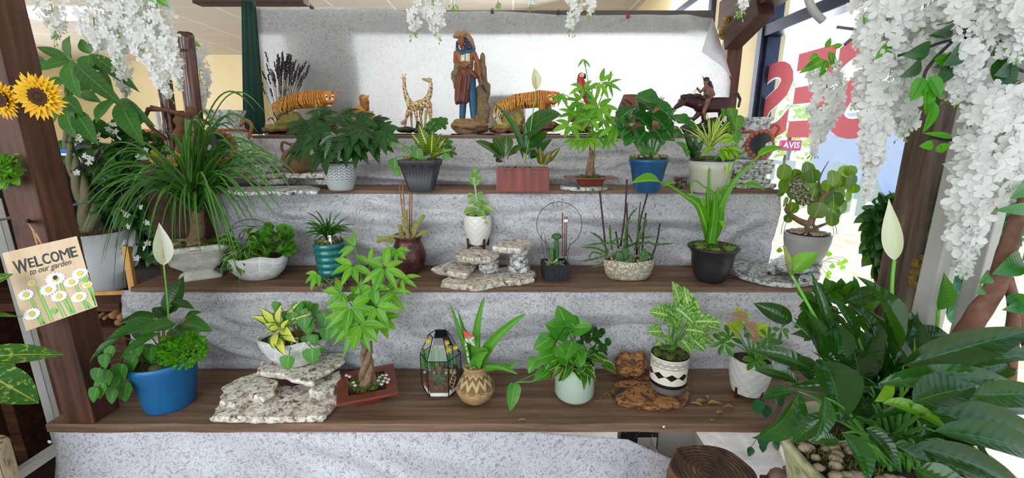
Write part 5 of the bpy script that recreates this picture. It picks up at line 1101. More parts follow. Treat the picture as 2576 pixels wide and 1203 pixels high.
# S patterned pot with fatsia
C, h, rb, rt = pf(859, 481, 412, 56, 77, Z2)
e = plant('potted_fatsia', C, 'large glossy dark-leaved fatsia in a grey pot with white chevron marks')
g = G('chevron_pot_glaze'); uv = g.n('SeparateXYZ', {0: g.co('UV')}); u, v_ = uv.outputs[0], uv.outputs[1]
uu = g.math('MULTIPLY', u, 20); fx = g.math('ABSOLUTE', g.math('SUBTRACT', g.math('FRACT', uu), .5)); ch = g.math('FRACT', g.math('ADD', g.math('MULTIPLY', v_, 11), g.math('MULTIPLY', fx, 1.6))); lin1 = g.math('MULTIPLY', g.math('LESS_THAN', ch, .3), bnd(v_, .5, .95))
lin2 = g.math('MULTIPLY', g.math('LESS_THAN', g.math('FRACT', g.math('MULTIPLY', u, 60)), .4), bnd(v_, .08, .42)); lin3 = g.math('MAXIMUM', bnd(v_, .44, .465), g.math('MULTIPLY', g.math('GREATER_THAN', fx, .47), bnd(v_, .5, .95)))
k_ = g.math('MAXIMUM', g.math('MAXIMUM', lin1, lin2), lin3); g.set(col=g.mix(k_, '8c9297', 'e8e9ea'), rough=.7)
m = MB(); lathe(m, C, [(rb*(.3+.7*t), h*.0) for t in (0, .5, 1)] + [(rb*1.02+(rt-rb)*min(1, t*2.2), h*t) for t in [i/14 for i in range(1, 15)]], 44); m.build('pot', g.m, e); fillpot(e, C, h, rt*.93, 'soil', -.005)
B = C+V((0,0,h)); m, ms = MB(), MB()
def fatsia(m, x, y, Y, L, a0, n=7, tilt=None, wide=.46):
    C0 = P(x, y, Y); N = V(tilt) if tilt else V((R.uniform(-.4,.4), -.75, R.uniform(.3,.9))); N.normalize(); ux = (V((1,0,0))-N*N.x).normalized(); uz = ux.cross(N)
    if uz.z < 0: uz = -uz
    s = mpp(C0)
    for k in range(n):
        a = radians(a0 + (k-(n-1)/2)*(250/n)); d = ux*cos(a)+uz*sin(a); l = L*s*(1-.35*abs(k-(n-1)/2)/(n/2)); leaf(m, C0 - d*l*.05, C0+d*l - V((0,0,.25*l)), l*wide, N, 0, 'lance', .1, 8, c=C0+d*l*.5+N*.05*l, wave=.06)
for (x, y, L, a0, dy) in [(800,305,70,200,-.02),(790,345,70,230,-.03),(830,330,75,250,-.05),(860,360,70,-90,-.08),(880,330,75,-60,-.05),(925,340,80,-40,-.03),(900,305,70,-30,.0),(940,310,62,-40,.02),(820,290,60,150,.02),(870,290,50,60,.03),(770,320,60,190,-.0),(820,380,70,260,-.08),(900,370,60,-70,-.07),(930,345,60,-50,-.05),(850,310,60,90,-.01),(960,330,70,-50,-.06),(845,345,60,-100,-.1),(755,370,60,220,.0),(880,350,60,-110,-.1),(905,325,60,-80,-.07),(800,330,55,250,-.08)]:
    fatsia(m, x, y, C.y+dy, L*.92, a0, 6); tube(ms, curve(B, P(x, y, C.y+dy), B+V((0,0,.05)), 6), .002, 5, False)
m.build('fatsia_leaves', leafmat('fatsia_leaf', '0f3417', '1e5424', vein='3c7a3a', veinw=.03, stripes=.15, rough=.18, tr=.08), e); ms.build('leaf_stalks', stemm, e)
# T fluted dark planter with croton
C, h, rb, rt = pf(1062, 483, 404, 58, 98, Z2)
e = plant('potted_croton', C, 'yellow-veined croton and coin-leaf plant in a fluted charcoal square planter')
ch_ = plain('charcoal_plastic', '3a3b42', .45, c2='33343a', scale=6); m = MB(); vs = []; n = 96
for r_, z_, fl in [(rb, 0, 1), (rb*1.02, .003, 1), (rb+(rt-rb)*.8, h*.8, 1), (rt*.86, h*.80, 0), (rt*1.0, h*.86, 2), (rt*1.03, h*.97, 0), (rt*1.03, h, 0), (rt*.93, h, 0), (rt*.9, h*.85, 0)]:
    for k in range(n):
        a = 2*pi*k/n; q = r_*.98/((abs(cos(a))**9+abs(sin(a))**9)**(1/9)); q *= 1+(.022*cos(a*36) if fl == 1 else 0); vs.append(C+V((q*cos(a), q*sin(a), z_ - (.006*abs(sin(a*8)) if fl == 2 else 0))))
m.add(vs, [(j*n+k, j*n+(k+1) % n, (j+1)*n+(k+1) % n, (j+1)*n+k) for j in range(8) for k in range(n)] + [tuple(range(n))[::-1]]); m.build('pot', ch_, e); fillpot(e, C, h, rt*.92, 'moss', -.008)
B = C+V((0,0,h)); s = mpp(C); m, ms = MB(), MB(); Yc = C.y
for (a, b, w_, dy) in [((1083,390),(1053,312),34,-.02),((1085,390),(1088,330),28,-.03),((1080,392),(1035,335),22,.0),((1090,392),(1120,350),20,-.01),((1085,395),(1140,375),16,-.03),((1082,395),(1120,380),14,-.04),((1075,392),(1060,350),24,.03),((1088,392),(1110,335),24,.03)]:
    leaf(m, P(*a, Yc), P(*b, Yc+dy), w_*s, V((R.uniform(-.2,.2),-.9,.4)), .06, 'ovate', .15, 9, wave=.05)
m.build('croton_leaves', leafmat('croton_leaf', '2c5c1e', '3f7a28', vein='e8d84a', veinw=.09, stripes=.75, rough=.25, tr=.12), e)
m = MB()
for (x, y, d) in [(1050,385,28),(1063,402,22),(993,413,32),(1000,433,22),(1122,395,20),(987,360,22),(1020,375,16),(1040,372,14)]:
    p = P(x, y-d/2, Yc-.05); leaf(m, p, p+V((0,-.005,-d*.95*s)), d*s, V((R.uniform(-.2,.2),-.9,.3)), .05, 'round', .05, 7); tube(ms, curve(B+V((-.02,-.02,0)), p, (B+p)/2+V((0,-.01,.02)), 5), .0013, 5)
m.build('coin_leaves', LM, e); m = MB()
for (x, y, a0) in [(1120,362,0),(1130,380,-40),(1095,312,90),(1110,308,20),(1085,320,60)]: palmate(m, ms, x, y, Yc+.0, 6, 22, 13, a0, 300, base=B, prof='obov', droop=.15)
m.build('schefflera_leaves', LG, e)
m = MB()
for k in range(22): a = B+V((-.03+R.uniform(-.01,.01), -.01, 0)); leaf(m, a, a+V((R.uniform(-.04,.01), R.uniform(-.03,.01), R.uniform(.0,.03))), .005, None, .1, 'grass', .2, 5)
m.build('variegated_grass', LY, e); ms.build('leaf_stalks', stemm, e)
m = MB(); p = P(1072, 405, Yc-.06); tube(m, [p, p-V((0,0,.03))], .0006, 4); leaf(m, p-V((0,0,.025)), p-V((0,0,.045)), .02, V((0,-1,.2)), 0, 'ovate', .1, 4); m.build('dried_leaf', dry, e)
# U red-brown box planter
a, b = PZ(1249, 483, Z2), PZ(1381, 483, Z2); h = P(1315, 424, a.y).z-Z2; C = V(((a.x+b.x)/2, a.y+.055, Z2))
e = plant('box_planter', C, 'glossy red-brown wooden box planter of mixed foliage with a white spathe')
g = G('red_lacquer_wood'); nz = g.noise(g.co(scale=(14,14,1)), 5, 6, .7); g.set(col=g.ramp(nz, [(.3, '3a120c'), (.5, '7a2816'), (.7, '9a3a1e')]), rough=.3, coat=.3); hw = (b.x-a.x)/2
m = MB(); vs = [C+V((sx*q, sy*.055*q/hw, z_)) for q, z_ in ((hw, 0), (hw, h-.006), (hw*1.02, h-.006), (hw*1.02, h), (hw*.93, h), (hw*.93, h-.02)) for sx, sy in ((-1,-1),(1,-1),(1,1),(-1,1))]
m.add(vs, [(j*4+k, j*4+(k+1) % 4, j*4+4+(k+1) % 4, j*4+4+k) for j in range(5) for k in range(4)] + [(3,2,1,0), (20,21,22,23)]); m.build('planter_box', g.m, e, smooth=False, bevel=.0015)
m = MB()
for k in range(70): rock(m, C+V((R.uniform(-.9,.9)*hw, R.uniform(-.04,.04), h-.004)), .006, k, 6)
tag(m.build('pebbles', plain('brown_gravel', '6a5a4c', .8, c2='9a8a7a', scale=60), e), kind='stuff')
B = C+V((0,0,h)); s = mpp(C); Yc = C.y; m, ms = MB(), MB()
for (a, b, w_, dy) in [((1265,400),(1195,355),26,-.01),((1268,400),(1240,345),26,.0),((1272,395),(1275,340),34,.02),((1275,395),(1318,370),26,-.03),((1268,405),(1240,395),20,-.04),((1265,405),(1248,408),18,-.03),((1275,400),(1300,385),20,-.05),((1262,400),(1220,360),24,.03)]:
    leaf(m, P(*a, Yc), P(*b, Yc+dy), w_*s*1.15, V((R.uniform(-.3,.3),-.6,.9)), .1, 'obov', .15, 8)
m.build('ficus_leaves', leafmat('olive_green_leaf', '23461a', '355c22', vein='6a8a3a', veinw=.05, rough=.25, tr=.12), e); m = MB()
for (a, b, w_, c_, dy) in [((1315,400),(1240,258),16,(1310,310),-.02),((1320,340),(1413,290),56,(1370,285),-.04),((1325,350),(1360,330),40,(1340,330),-.05),((1330,370),(1380,330),30,(1350,345),-.03),((1330,390),(1300,330),24,(1310,350),0),((1325,390),(1335,330),22,(1325,360),.02),((1335,400),(1390,350),34,(1360,360),-.0),((1330,400),(1352,390),28,(1340,380),-.04),((1320,380),(1320,305),14,(1322,340),.0),((1335,385),(1375,340),24,(1355,350),.03)]:
    leaf(m, P(*a, Yc), P(*b, Yc+dy), w_*s, V((R.uniform(-.2,.3),-.8,.7)), 0, 'ovate', .15, 9, c=P(*c_, Yc+dy*.5))
m.build('peace_lily_leaves', MC['peace_lily_leaf'], e); m = MB()
for (a, b, w_) in [((1362,415),(1358,370),22),((1372,410),(1410,370),20),((1365,410),(1345,370),20),((1368,415),(1385,380),22)]: leaf(m, P(*a, Yc-.02), P(*b, Yc-.03), w_*s, V((0,-.9,.4)), .06, 'ovate', .15, 8)
m.build('croton_leaves', leafmat('orange_croton_leaf', '2c4a1e', '3f5c22', vein='e0a040', veinw=.09, stripes=.55, rough=.3), e)
spathe(e, (1320,410), (1348,228), (1344,170), 26, Yc, Yc-.02, 'efe9da', face=(.2,-1,.1))
# V bonsai money tree on stone disc
C = PZ(1475, 482, Z2); s = mpp(C); m = MB(); r_ = 62*s; dc = V((C.x, C.y+.06, Z2+.001))
slab('granite_disc', [(dc.x+r_*cos(2*pi*k/30), dc.y+.055*sin(2*pi*k/30)) for k in range(30)], Z2+.001, .014, gr2, 'oval speckled granite disc under the small bonsai tray', 51, jag=.002)
z = Z2+.016; zt = P(1484, 447, dc.y-.04).z; C = V((P(1484, 460, dc.y).x, dc.y, z)); s = mpp(C)
e = plant('money_tree_bonsai', C, 'slender money tree in a small flared brown tray on the granite disc')
m = MB(); vs = [C+V((sx*w_*s, sy*w_*s*.62, z_)) for w_, z_ in ((24, 0), (36, zt-z-.006), (63, zt-z-.005), (63, zt-z), (38, zt-z), (36, zt-z-.01)) for sx, sy in ((-1,-1),(1,-1),(1,1),(-1,1))]
m.add(vs, [(j*4+k, j*4+(k+1) % 4, j*4+4+(k+1) % 4, j*4+4+k) for j in range(5) for k in range(4)] + [(3,2,1,0), (20,21,22,23)]); m.build('tray', tc_, e, smooth=False, bevel=.001)
m = MB(); c_ = V((C.x, C.y, zt)); 
for k in range(18): a, q = R.uniform(0, 6.3), .036*sqrt(R.random()); rock(m, c_+V((q*cos(a), q*sin(a)*.6, 0)), (.012,.01,.008), k, 7)
tufts(m, c_, .04, 380, .014, .001); tag(m.build('moss', mossm, e), kind='stuff')
top = P(1491, 350, C.y); m = MB(); braid(m, [c_, (c_+top)/2, top], .006, .0075, 3, .5, flare=1.9); m.build('braided_trunk', trunkm, e)
mf, ms = MB(), MB(); hub = P(1490, 300, C.y); Yt = C.y
for k in range(3): tube(ms, curve(top, P(1475+k*14, 215, Yt), (top+hub)/2, 6), .002, 6)
for (x, y, n, l, w_, a0, sp_, dy) in [(1468,148,3,36,8,-90,80,0),(1468,222,6,46,16,-80,330,-.02),(1435,315,6,50,20,-90,300,-.05),(1510,207,6,50,14,-40,280,.0),(1505,270,7,52,20,-90,320,-.04),(1548,317,5,48,18,-90,170,-.04),(1480,345,4,50,18,-95,120,-.06),(1412,235,3,44,14,-100,100,.0),(1530,210,5,40,10,-20,250,.02),(1470,280,6,46,18,-100,280,.02),(1450,350,4,40,16,-110,160,.0),(1500,330,5,44,16,-70,200,.02),(1460,255,5,44,16,-150,220,.03),(1520,300,5,46,16,-30,240,.02),(1485,300,6,44,17,-90,330,-.07),(1440,285,5,40,14,160,200,.02),(1525,345,4,42,14,-60,140,.0)]:
    palmate(mf, ms, x, y, Yt+dy, n, l, w_, a0, sp_, base=hub+V((0,0,R.uniform(-.03,.05))), droop=.15)
mf.build('palmate_leaves', LP, e); ms.build('leaf_stalks', stemm, e)
# W blue pot, philodendron
C, h, rb, rt = pf(1626, 486, 402, 64, 97, Z2)
e = plant('potted_philodendron', C, 'glossy big-leaved philodendron in a dark blue plastic pot on the third step')
m = MB(); lathe(m, C, [(.001, 0), (rb*.95, 0), (rb, .004), (rt*.9, h*.78), (rt*.93, h*.8), (rt*.94, h*.88), (rt*.98, h*.9), (rt, h), (rt*.96, h), (rt*.93, h*.85)], 44); m.build('pot', plain('steel_blue_plastic', '1d547e', .35, c2='184a72', scale=5), e); fillpot(e, C, h, rt*.98, 'moss peb', -.004, 24, .014)
B = C+V((0,0,h)); s = mpp(C); Yc = C.y; m, ms = MB(), MB()
for (a, b, w_, dy) in [((1600,245),(1700,310),66,-.04),((1590,310),(1545,325),40,-.03),((1590,290),(1640,330),60,-.05),((1640,290),(1690,355),60,-.04),((1690,300),(1752,330),46,-.06),((1600,340),(1570,368),40,-.04),((1625,330),(1600,365),44,-.06),((1650,330),(1670,365),40,-.07),((1560,300),(1600,270),44,.02),((1680,340),(1725,345),40,-.02),((1640,280),(1600,250),50,.03),((1575,320),(1560,345),36,-.06),((1665,300),(1700,275),40,.03),((1610,300),(1575,290),46,.0),((1620,310),(1655,290),46,.0)]:
    p, q = P(*a, Yc+dy*.5), P(*b, Yc+dy); leaf(m, p, q, w_*s, V((R.uniform(-.3,.3),-.6,1)), .12, 'heart', .2, 10, wave=.18); tube(ms, curve(B+V((R.uniform(-.02,.02), R.uniform(-.01,.01), 0)), p, (B*.4+p*.6)+V((0,0,-.01)), 6), [.0035]*4+[.0022]*3, 6)
m.build('philodendron_leaves', leafmat('philodendron_leaf', '16502a', '2a7a38', vein='5aa858', veinw=.04, rough=.15, tr=.15, stripes=.15), e); ms.build('leaf_stalks', stemm, e)
# X cream pot with spider plant etc
C, h, rb, rt = pf(1782, 488, 408, 88, 106, Z2)
e = plant('potted_dish_garden', C, 'cream plastic pot with striped spider plant, lime dracaena and snake plant near the window')
cr_ = plain('cream_plastic', 'c4c1b2', .4, c2='bcb9aa', scale=6); m = MB(); lathe(m, C, [(.001, 0), (rb*.93, 0), (rb, .004), (rt*.94, h*.70), (rt*.96, h*.72), (rt, h), (rt*.95, h), (rt*.93, h*.85)], 44); m.build('pot', cr_, e)
m = MB(); lathe(m, C, [(rt*.93, h*.9), (rt*.97, h*1.0), (rt*1.0, h*1.07), (rt*.95, h*1.07), (rt*.9, h*.95)], 40); m.build('inner_liner_pot', plain('black_plastic', '1c1e22', .4), e); fillpot(e, C, h*1.05, rt*.9, 'moss', -.004)
B = C+V((0,0,h)); s = mpp(C); Yc = C.y; m = MB()
for k in range(46):
    a, el = R.uniform(0, 2*pi), R.uniform(.5, 1.5); l = R.uniform(50, 95)*s; b_ = P(1785, 372, Yc)+V((R.uniform(-.01,.01),)*2+(0,)); q = b_+V((cos(a)*cos(el), sin(a)*cos(el)*.7, sin(el)))*l; leaf(m, b_, q, .009, V((0,-1,.4)), 0, 'grass', .2, 9, c=(b_+q)/2+V((0,0,.02)))
m.build('spider_plant_leaves', leafmat('striped_spider_leaf', 'd8e0a0', 'c8d890', edge='4a8a30', edgew=.42, rough=.4), e); m = MB()
for (a, b, w_, dy) in [((1815,375),(1858,400),26,-.05),((1810,370),(1840,420),26,-.06),((1810,360),(1855,365),24,-.03),((1815,380),(1870,385),22,-.06),((1800,375),(1760,395),18,-.06),((1820,360),(1848,340),22,0),((1805,380),(1830,400),22,-.07),((1820,375),(1825,445),18,-.08)]: leaf(m, P(*a, Yc-.02), P(*b, Yc+dy), w_*s, V((0,-.6,.9)), .2, 'lance', .25, 9)
m.build('lime_dracaena_leaves', leafmat('lime_dracaena', '7ab82a', 'a8d840', edge='3f8a28', edgew=.2, tr=.3), e); m = MB()
for (x, y, d) in [(1838,290,36),(1852,310,40),(1822,285,22),(1848,345,34),(1830,320,30),(1720,365,0)]:
    if d: p = P(x, y-d/2, Yc+.01); leaf(m, p, p+V((R.uniform(-.01,.01),-.01,-d*s)), d*s, V((.3,-.8,.4)), .06, 'heart', .1, 7)
for (a, b, w_) in [((1700,355),(1660,352),20),((1725,380),(1700,358),24),((1730,395),(1715,370),20)]: leaf(m, P(*a, Yc-.04), P(*b, Yc-.04), w_*s, V((0,-.6,.8)), .1, 'ovate', .2, 7)
m.build('heart_leaves', LM, e); m = MB()
for (a, b, w_) in [((1745,400),(1722,325),20),((1750,400),(1748,345),20),((1740,400),(1770,350),16),((1760,400),(1720,340),18)]: leaf(m, P(*a, Yc), P(*b, Yc), w_*s, V((0,-1,.2)), 0, 'strap', .3, 7)
m.build('snake_plant_leaves', LD, e)
# stones right
z = Z2+.001
def stonestack(x0, x1, y0, n, Ya, Yb, labs, th=.02, gap=.0005, seed=60):
    zc = z
    for k in range(n):
        j = R.uniform(-.012,.012); a = (x0-1288)*mpp((0,Ya,zc))+j; b = (x1-1288)*mpp((0,Ya,zc))+j; ins = [0, .018, .03, .012, .0][k % 5]
        slab('granite_slab', [(a+ins, Ya), (b-ins, Ya), (b-ins+.004, Yb), (a+ins-.004, Yb)], zc, th, gr2, labs[k], seed+k, under=.08, jag=.006); zc += th+gap
    return zc
o = ['lowest', 'second', 'third', 'fourth', 'fifth', 'topmost']
zt = stonestack(1838, 1950, 0, 6, Y2+.02, Y2+.12, [f'{q} grey slab of the six-stone stack under the right hollow-fronted jar' for q in o], .0185)
hollow_jar(1898, 400, 296, 98, Y2+.075, zt+.0005, 'grey jar with copper-edged round hole standing on the tall stone stack near the window')
zc = z
for k in range(2):
    slab('granite_slab', [(xat(1712+k*4, Y2, Z2), Y2+.03), (xat(1734, Y2, Z2), Y2+.03), (xat(1734, Y2, Z2), Y2+.09), (xat(1714, Y2, Z2), Y2+.09)], zc, .02, blk.m, ['lower', 'upper'][k]+' small dark stone between the dark blue pot and the cream pot', 70+k, jag=.006); zc += .0205
# ---------- figurines on the topmost step ----------
FY = 2.10
def O(e, name, mat, blobs, vox=.0028, Y=FY, it=2):
    """blobs in photo pixels: ('c',x0,y0,r0,x1,y1,r1,dy0,dy1) capsules, ('e',x,y,rx,ry,rz,dy) ellipsoids"""
    m = MB(); s = mpp((0, Y, 1.5))
    for b in blobs:
        if b[0] == 'c': cap(m, P(b[1], b[2], Y+(b[7] if len(b) > 7 else 0)*s), P(b[4], b[5], Y+(b[8] if len(b) > 8 else 0)*s), b[3]*s, b[6]*s)
        elif b[0] == 'e': ell(m, P(b[1], b[2], Y+(b[6] if len(b) > 6 else 0)*s), (b[3]*s, b[5]*s, b[4]*s), None, 14)
        else: rock(m, P(b[1], b[2], Y+(b[6] if len(b) > 6 else 0)*s), (b[3]*s, b[5]*s, b[4]*s), b[1], 16, .45)
    return m.build(name, mat, e, remesh=vox, smoothit=it)
def base(e, x0, x1, y, Y, name='base_plate', depth=.06, th=.006, mat=None):
    a, b = xat(x0, Y, Z1), xat(x1, Y, Z1); m = MB(); n = 28; cx = (a+b)/2; rx = (b-a)/2; vs = []
    for z_ in (0, th): vs += [(cx+rx*cos(2*pi*k/n), Y+depth*sin(2*pi*k/n), Z1+.001+z_) for k in range(n)]
    m.add(vs, [tuple(range(n))[::-1], tuple(range(n, 2*n))] + [(k, (k+1) % n, (k+1) % n+n, k+n) for k in range(n)]); m.build(name, mat or plain('lacquered_base', '3a1512', .3, coat=.5), e, smooth=False)
def fig(name, x, label, Y=FY, cat='figurine', group=None): return thing(name, V((xat(x, Y, Z1), Y, Z1)), label, cat, group)
g = G('tiger_fur_paint'); co = g.co(scale=(1, .4, .35)); w1 = g.noise(co, 16, 2, .5, .3); st_ = g.math('SINE', g.math('ADD', g.math('MULTIPLY', g.n('SeparateXYZ', {0: g.co()}).outputs[0], 520), g.math('MULTIPLY', w1, 38)))
gz = g.n('SeparateXYZ', {0: g.co('Generated')}).outputs[2]
bc = g.ramp(gz, [(.30, 'f0dcae'), (.5, 'dc9a3c'), (.8, 'd08326')]); brk = g.noise(g.co(), 60, 2); msk = g.math('MULTIPLY', g.ramp(st_, [(.55, '000000'), (.75, 'ffffff')]), g.ramp(brk, [(.36, '000000'), (.44, 'ffffff')]))
g.set(col=g.mix(msk, bc, '241509'), rough=.5); tigm = g.m
orange = plain('tiger_face_paint', 'd98f34', .5, c2='c87a28', scale=80); cream_ = plain('cream_paint', 'ece0c4', .5); blackp = plain('black_paint', '141012', .4); redp_ = plain('mouth_red_paint', '8a2a38', .3)
rockb = plain('brown_sculpted_rock', '5e3a26', .7, c2='8a6040', scale=50, bump=.8); rockg = plain('olive_sculpted_rock', '7a7a3a', .7, c2='a8964e', scale=50, bump=.8)
def tiger(dx, label, Y=FY):
    e = fig('tiger_figurine', 755+dx, label, Y, group=None); d = dx
    O(e, 'body', tigm, [('c',702+d,272,17,735+d,256,19),('c',735+d,256,19,800+d,249,21),('c',795+d,248,21,818+d,246,17,0,-8),
        ('c',698+d,276,15,686+d,292,9,-6,-6),('c',686+d,292,8,696+d,312,6,-6,-6),('c',696+d,313,6,706+d,316,5,-8,-14),('c',712+d,272,14,704+d,292,9,10,10),('c',704+d,292,8,708+d,312,5,10,10),
        ('c',803+d,258,12,801+d,278,8,-10,-10),('c',801+d,278,8,804+d,300,6,-10,-12),('c',806+d,300,7,812+d,303,5,-12,-20),('c',812+d,256,12,818+d,275,8,12,12),('c',818+d,275,7,822+d,300,6,12,12),
        ('c',692+d,262,6,682+d,276,4.5),('c',682+d,276,4.5,680+d,292,4),('c',680+d,292,4,674+d,300,4)], Y=Y)
    O(e, 'head', orange, [('e',828+d,246,17,16,15,-16),('e',815+d,236,5,5,3,-12),('e',842+d,236,5,5,3,-14),('c',829+d,250,10,831+d,254,9,-22,-30)], Y=Y, vox=.002)
    O(e, 'muzzle', cream_, [('e',825+d,250,5.5,4.5,5,-34),('e',835+d,250,5.5,4.5,5,-34),('e',830+d,266,5.5,2.6,5,-32),('e',821+d,241,4,3,3,-28),('e',837+d,241,4,3,3,-28)], Y=Y, vox=.0016, it=1)
    O(e, 'open_mouth', redp_, [('e',830+d,258,6.5,6,4,-33)], Y=Y, vox=.0015)
    for nm, x_, y_, r_ in (('eye',822,243,1.8),('eye',836,243,1.8),('nose',830,247.5,2.6)): O(e, nm, blackp, [('e',x_+d,y_,r_,r_*.8,r_,-33 if nm == 'eye' else -38)], Y=Y, vox=.0009, it=0)
    m = MB(); s = mpp((0,Y,1.5))
    for k in range(7): q = P(813+d+k*5 if k > 3 else 812+d+k*1.5, 234+k*4 if k < 4 else 233, Y-18*s)
    m.add([P(818+d,231,Y-22*s), P(822+d,234,Y-26*s), P(820+d,236,Y-27*s), P(838+d,231,Y-22*s), P(834+d,234,Y-26*s), P(837+d,236,Y-27*s)], [(0,1,2),(3,4,5)]); m.build('face_stripes', blackp, e, solid=.001)
    O(e, 'rock', rockg, [('r',722+d,312,26,20,22,0),('r',745+d,300,14,22,18,6),('r',700+d,322,26,10,26,0)], Y=Y, vox=.003, it=0)
    O(e, 'brown_rock', rockb, [('r',700+d,327,34,9,28,0),('r',760+d,326,44,10,28,0),('r',815+d,316,30,13,26,0)], Y=Y, vox=.003, it=0); base(e, 664+d, 848+d, 336, Y)
tiger(0, 'snarling tiger figurine beside the dried lavender'); tiger(562, 'snarling tiger figurine beside the tall statue, behind the peace lily')
# lion group
tan = plain('lion_tan_paint', 'd0a058', .55, c2='b88440', scale=60); mane = plain('mane_paint', 'b8763a', .6, c2='8a4c22', scale=90, bump=.6)
grk = plain('grey_sculpted_rock', '8a8470', .7, c2='5e5e54', scale=60, bump=.8)
e = fig('lion_figurine', 925, 'lion standing on grey rocks with two small cubs below')
O(e, 'body', tan, [('c',884,283,9,900,276,10),('c',900,276,10,916,272,11),('c',880,284,9,877,296,6,-4,-4),('c',877,296,5,880,310,4,-4,-4),('c',880,311,4,886,312,3,-6,-10),('c',892,286,7,893,300,4,6,6),('c',915,276,8,916,292,5,-4,-4),('c',916,292,4,919,298,4,-4,-8),('c',922,272,7,926,290,5,4,2),('c',877,278,3,871,284,2.5),('c',871,284,2.5,873,298,2.5)], vox=.002)
O(e, 'mane', mane, [('e',917,258,12,15,11,-4),('e',914,248,11,10,9,-6),('e',919,268,10,12,9,-4)], vox=.002, it=0)
O(e, 'face', tan, [('e',919,249,8,9,6,-12),('e',920,253,4.5,4,4,-18),('e',911,242,3,3,2,-10),('e',926,242,3,3,2,-10)], vox=.0015, it=1)
for x_ in (916, 923): O(e, 'eye', blackp, [('e',x_,247,1.2,1,1,-18)], vox=.0007, it=0)
O(e, 'nose', blackp, [('e',920,251,1.8,1.2,1,-22)], vox=.0007, it=0)
for (cx, cy) in ((933,287), (958,310)):
    O(e, 'cub', tan, [('e',cx,cy,7,7,6,-8),('c',cx+3,cy+6,7,cx+10,cy+14,8,-4,0),('e',cx-4,cy-6,2.4,2.4,2,-8),('e',cx+5,cy-6,2.4,2.4,2,-8),('e',cx-1,cy+2,3,2.4,3,-14),('c',cx+4,cy+12,3.5,cx+1,cy+22,3,-8,-10)], vox=.0018)
O(e, 'rocks', grk, [('r',895,316,26,12,22,0),('r',925,305,22,16,20,2),('r',950,324,26,12,22,0),('r',975,328,16,9,16,0),('r',910,328,40,8,24,0)], vox=.003, it=0); base(e, 872, 985, 338, FY)
# giraffes
g = G('giraffe_hide_paint'); vo = g.n('TexVoronoi', {'Vector': g.co(), 'Scale': 75.0}, feature='DISTANCE_TO_EDGE').outputs[0]; g.set(col=g.ramp(vo, [(.06, 'eadfba'), (.12, '9a6a2c')]), rough=.5); gir = g.m; horn = plain('giraffe_head_paint', 'd8c490', .5, c2='b08a50', scale=70)
e = fig('giraffe_figurine', 1050, 'pair of giraffes with crossed curving necks on a dark base')
O(e, 'left_giraffe', gir, [('c',1016,200,4,1018,225,5),('c',1018,225,5,1024,248,7),('c',1024,248,7,1036,268,11),('c',1036,268,12,1056,266,11,-4,4),('c',1030,276,7,1022,296,4,-6,-6),('c',1044,272,6,1048,296,4,-8,-8)], vox=.002)
O(e, 'right_giraffe', gir, [('c',1083,206,4.5,1084,222,5.5,8,8),('c',1084,222,5.5,1079,242,7,8,8),('c',1079,242,7,1070,258,11,8,8),('c',1070,260,12,1046,264,10,8,6),('c',1078,262,9,1083,290,5,6,4),('c',1060,272,6,1058,292,4,10,10)], vox=.002)
O(e, 'head', horn, [('c',1016,197,5,1017,207,3,-2,-10),('c',1013,190,1.4,1012,187,1.4),('c',1019,190,1.4,1021,187,1.4),('e',1010,196,2.5,1.5,1.5)], vox=.0014, it=1)
O(e, 'head', horn, [('c',1080,203,5.5,1064,199,3,8,4),('c',1079,197,1.4,1079,194,1.4,8,8),('e',1085,199,2,2.5,1.5,8)], vox=.0014, it=1)
for a in [(1022,296,3.5,1018,324,2.2,-6,-8),(1048,296,3.5,1050,324,2.2,-8,-10),(1058,292,3.5,1062,322,2.2,10,10),(1083,290,4,1084,322,2.4,4,2),(1034,285,4,1036,322,2.2,8,8),(1072,280,4,1068,322,2.4,-2,-2)]: O(e, 'leg', horn, [('c',)+a], vox=.0014, it=1)
O(e, 'rock', plain('dark_mossy_rock', '2e2a22', .7, c2='4e5234', scale=60, bump=.8), [('r',1022,327,26,8,24,0),('r',1065,329,32,7,26,0),('r',1052,318,6,12,6,-14)], vox=.003, it=0); O(e, 'pink_flower', plain('pink_paint', 'd88a90', .5), [('r',1013,309,5,5,5,-20),('r',1018,304,4,4,4,-20)], vox=.0015, it=0); base(e, 990, 1100, 338, FY)
# tall statue
SY = 2.06
e = fig('warrior_statue', 1180, 'tall painted statue of a person in an animal-hide headdress, brown robe and blue trousers', SY, 'statue')
skin_ = plain('brown_skin_paint', '9a5c38', .4, c2='7e4428', scale=60); robe = plain('brown_robe_paint', '5e3024', .5, c2='7a4432', scale=40, bump=.4); blue_ = plain('blue_trouser_paint', '255f84', .5, c2='1c4a6a', scale=40, bump=.4); fur = plain('shaggy_fur_paint', '9a8460', .8, c2='6a5840', scale=70, bump=1, dist=.008); dkhair = plain('dark_hair_paint', '1c2230', .5, c2='24405a', scale=60)
O(e, 'headdress', plain('hide_headdress_paint', '8a6048', .7, c2='b09068', scale=60, bump=.8), [('e',1160,88,16,9,14,-4),('c',1150,90,7,1143,92,4,-14,-18),('c',1170,86,9,1182,102,9,0,4),('c',1182,102,9,1190,122,7,4,6),('e',1168,78,4,5,3,-2),('e',1153,80,3,4,2,-4)], Y=SY, vox=.0022)
O(e, 'head', skin_, [('e',1160,104,8.5,12,9,-10),('c',1162,112,6,1168,126,7,-6,-4),('c',1155,104,2,1154,108,2.4,-19,-21),('e',1158,113,3.5,1.5,2,-19),('e',1159,118,4,3,3,-15)], Y=SY, vox=.0018, it=1)
for x_ in (1154, 1162): O(e, 'eye', blackp, [('e',x_,101,1.5,.9,1,-19)], Y=SY, vox=.0008, it=0)
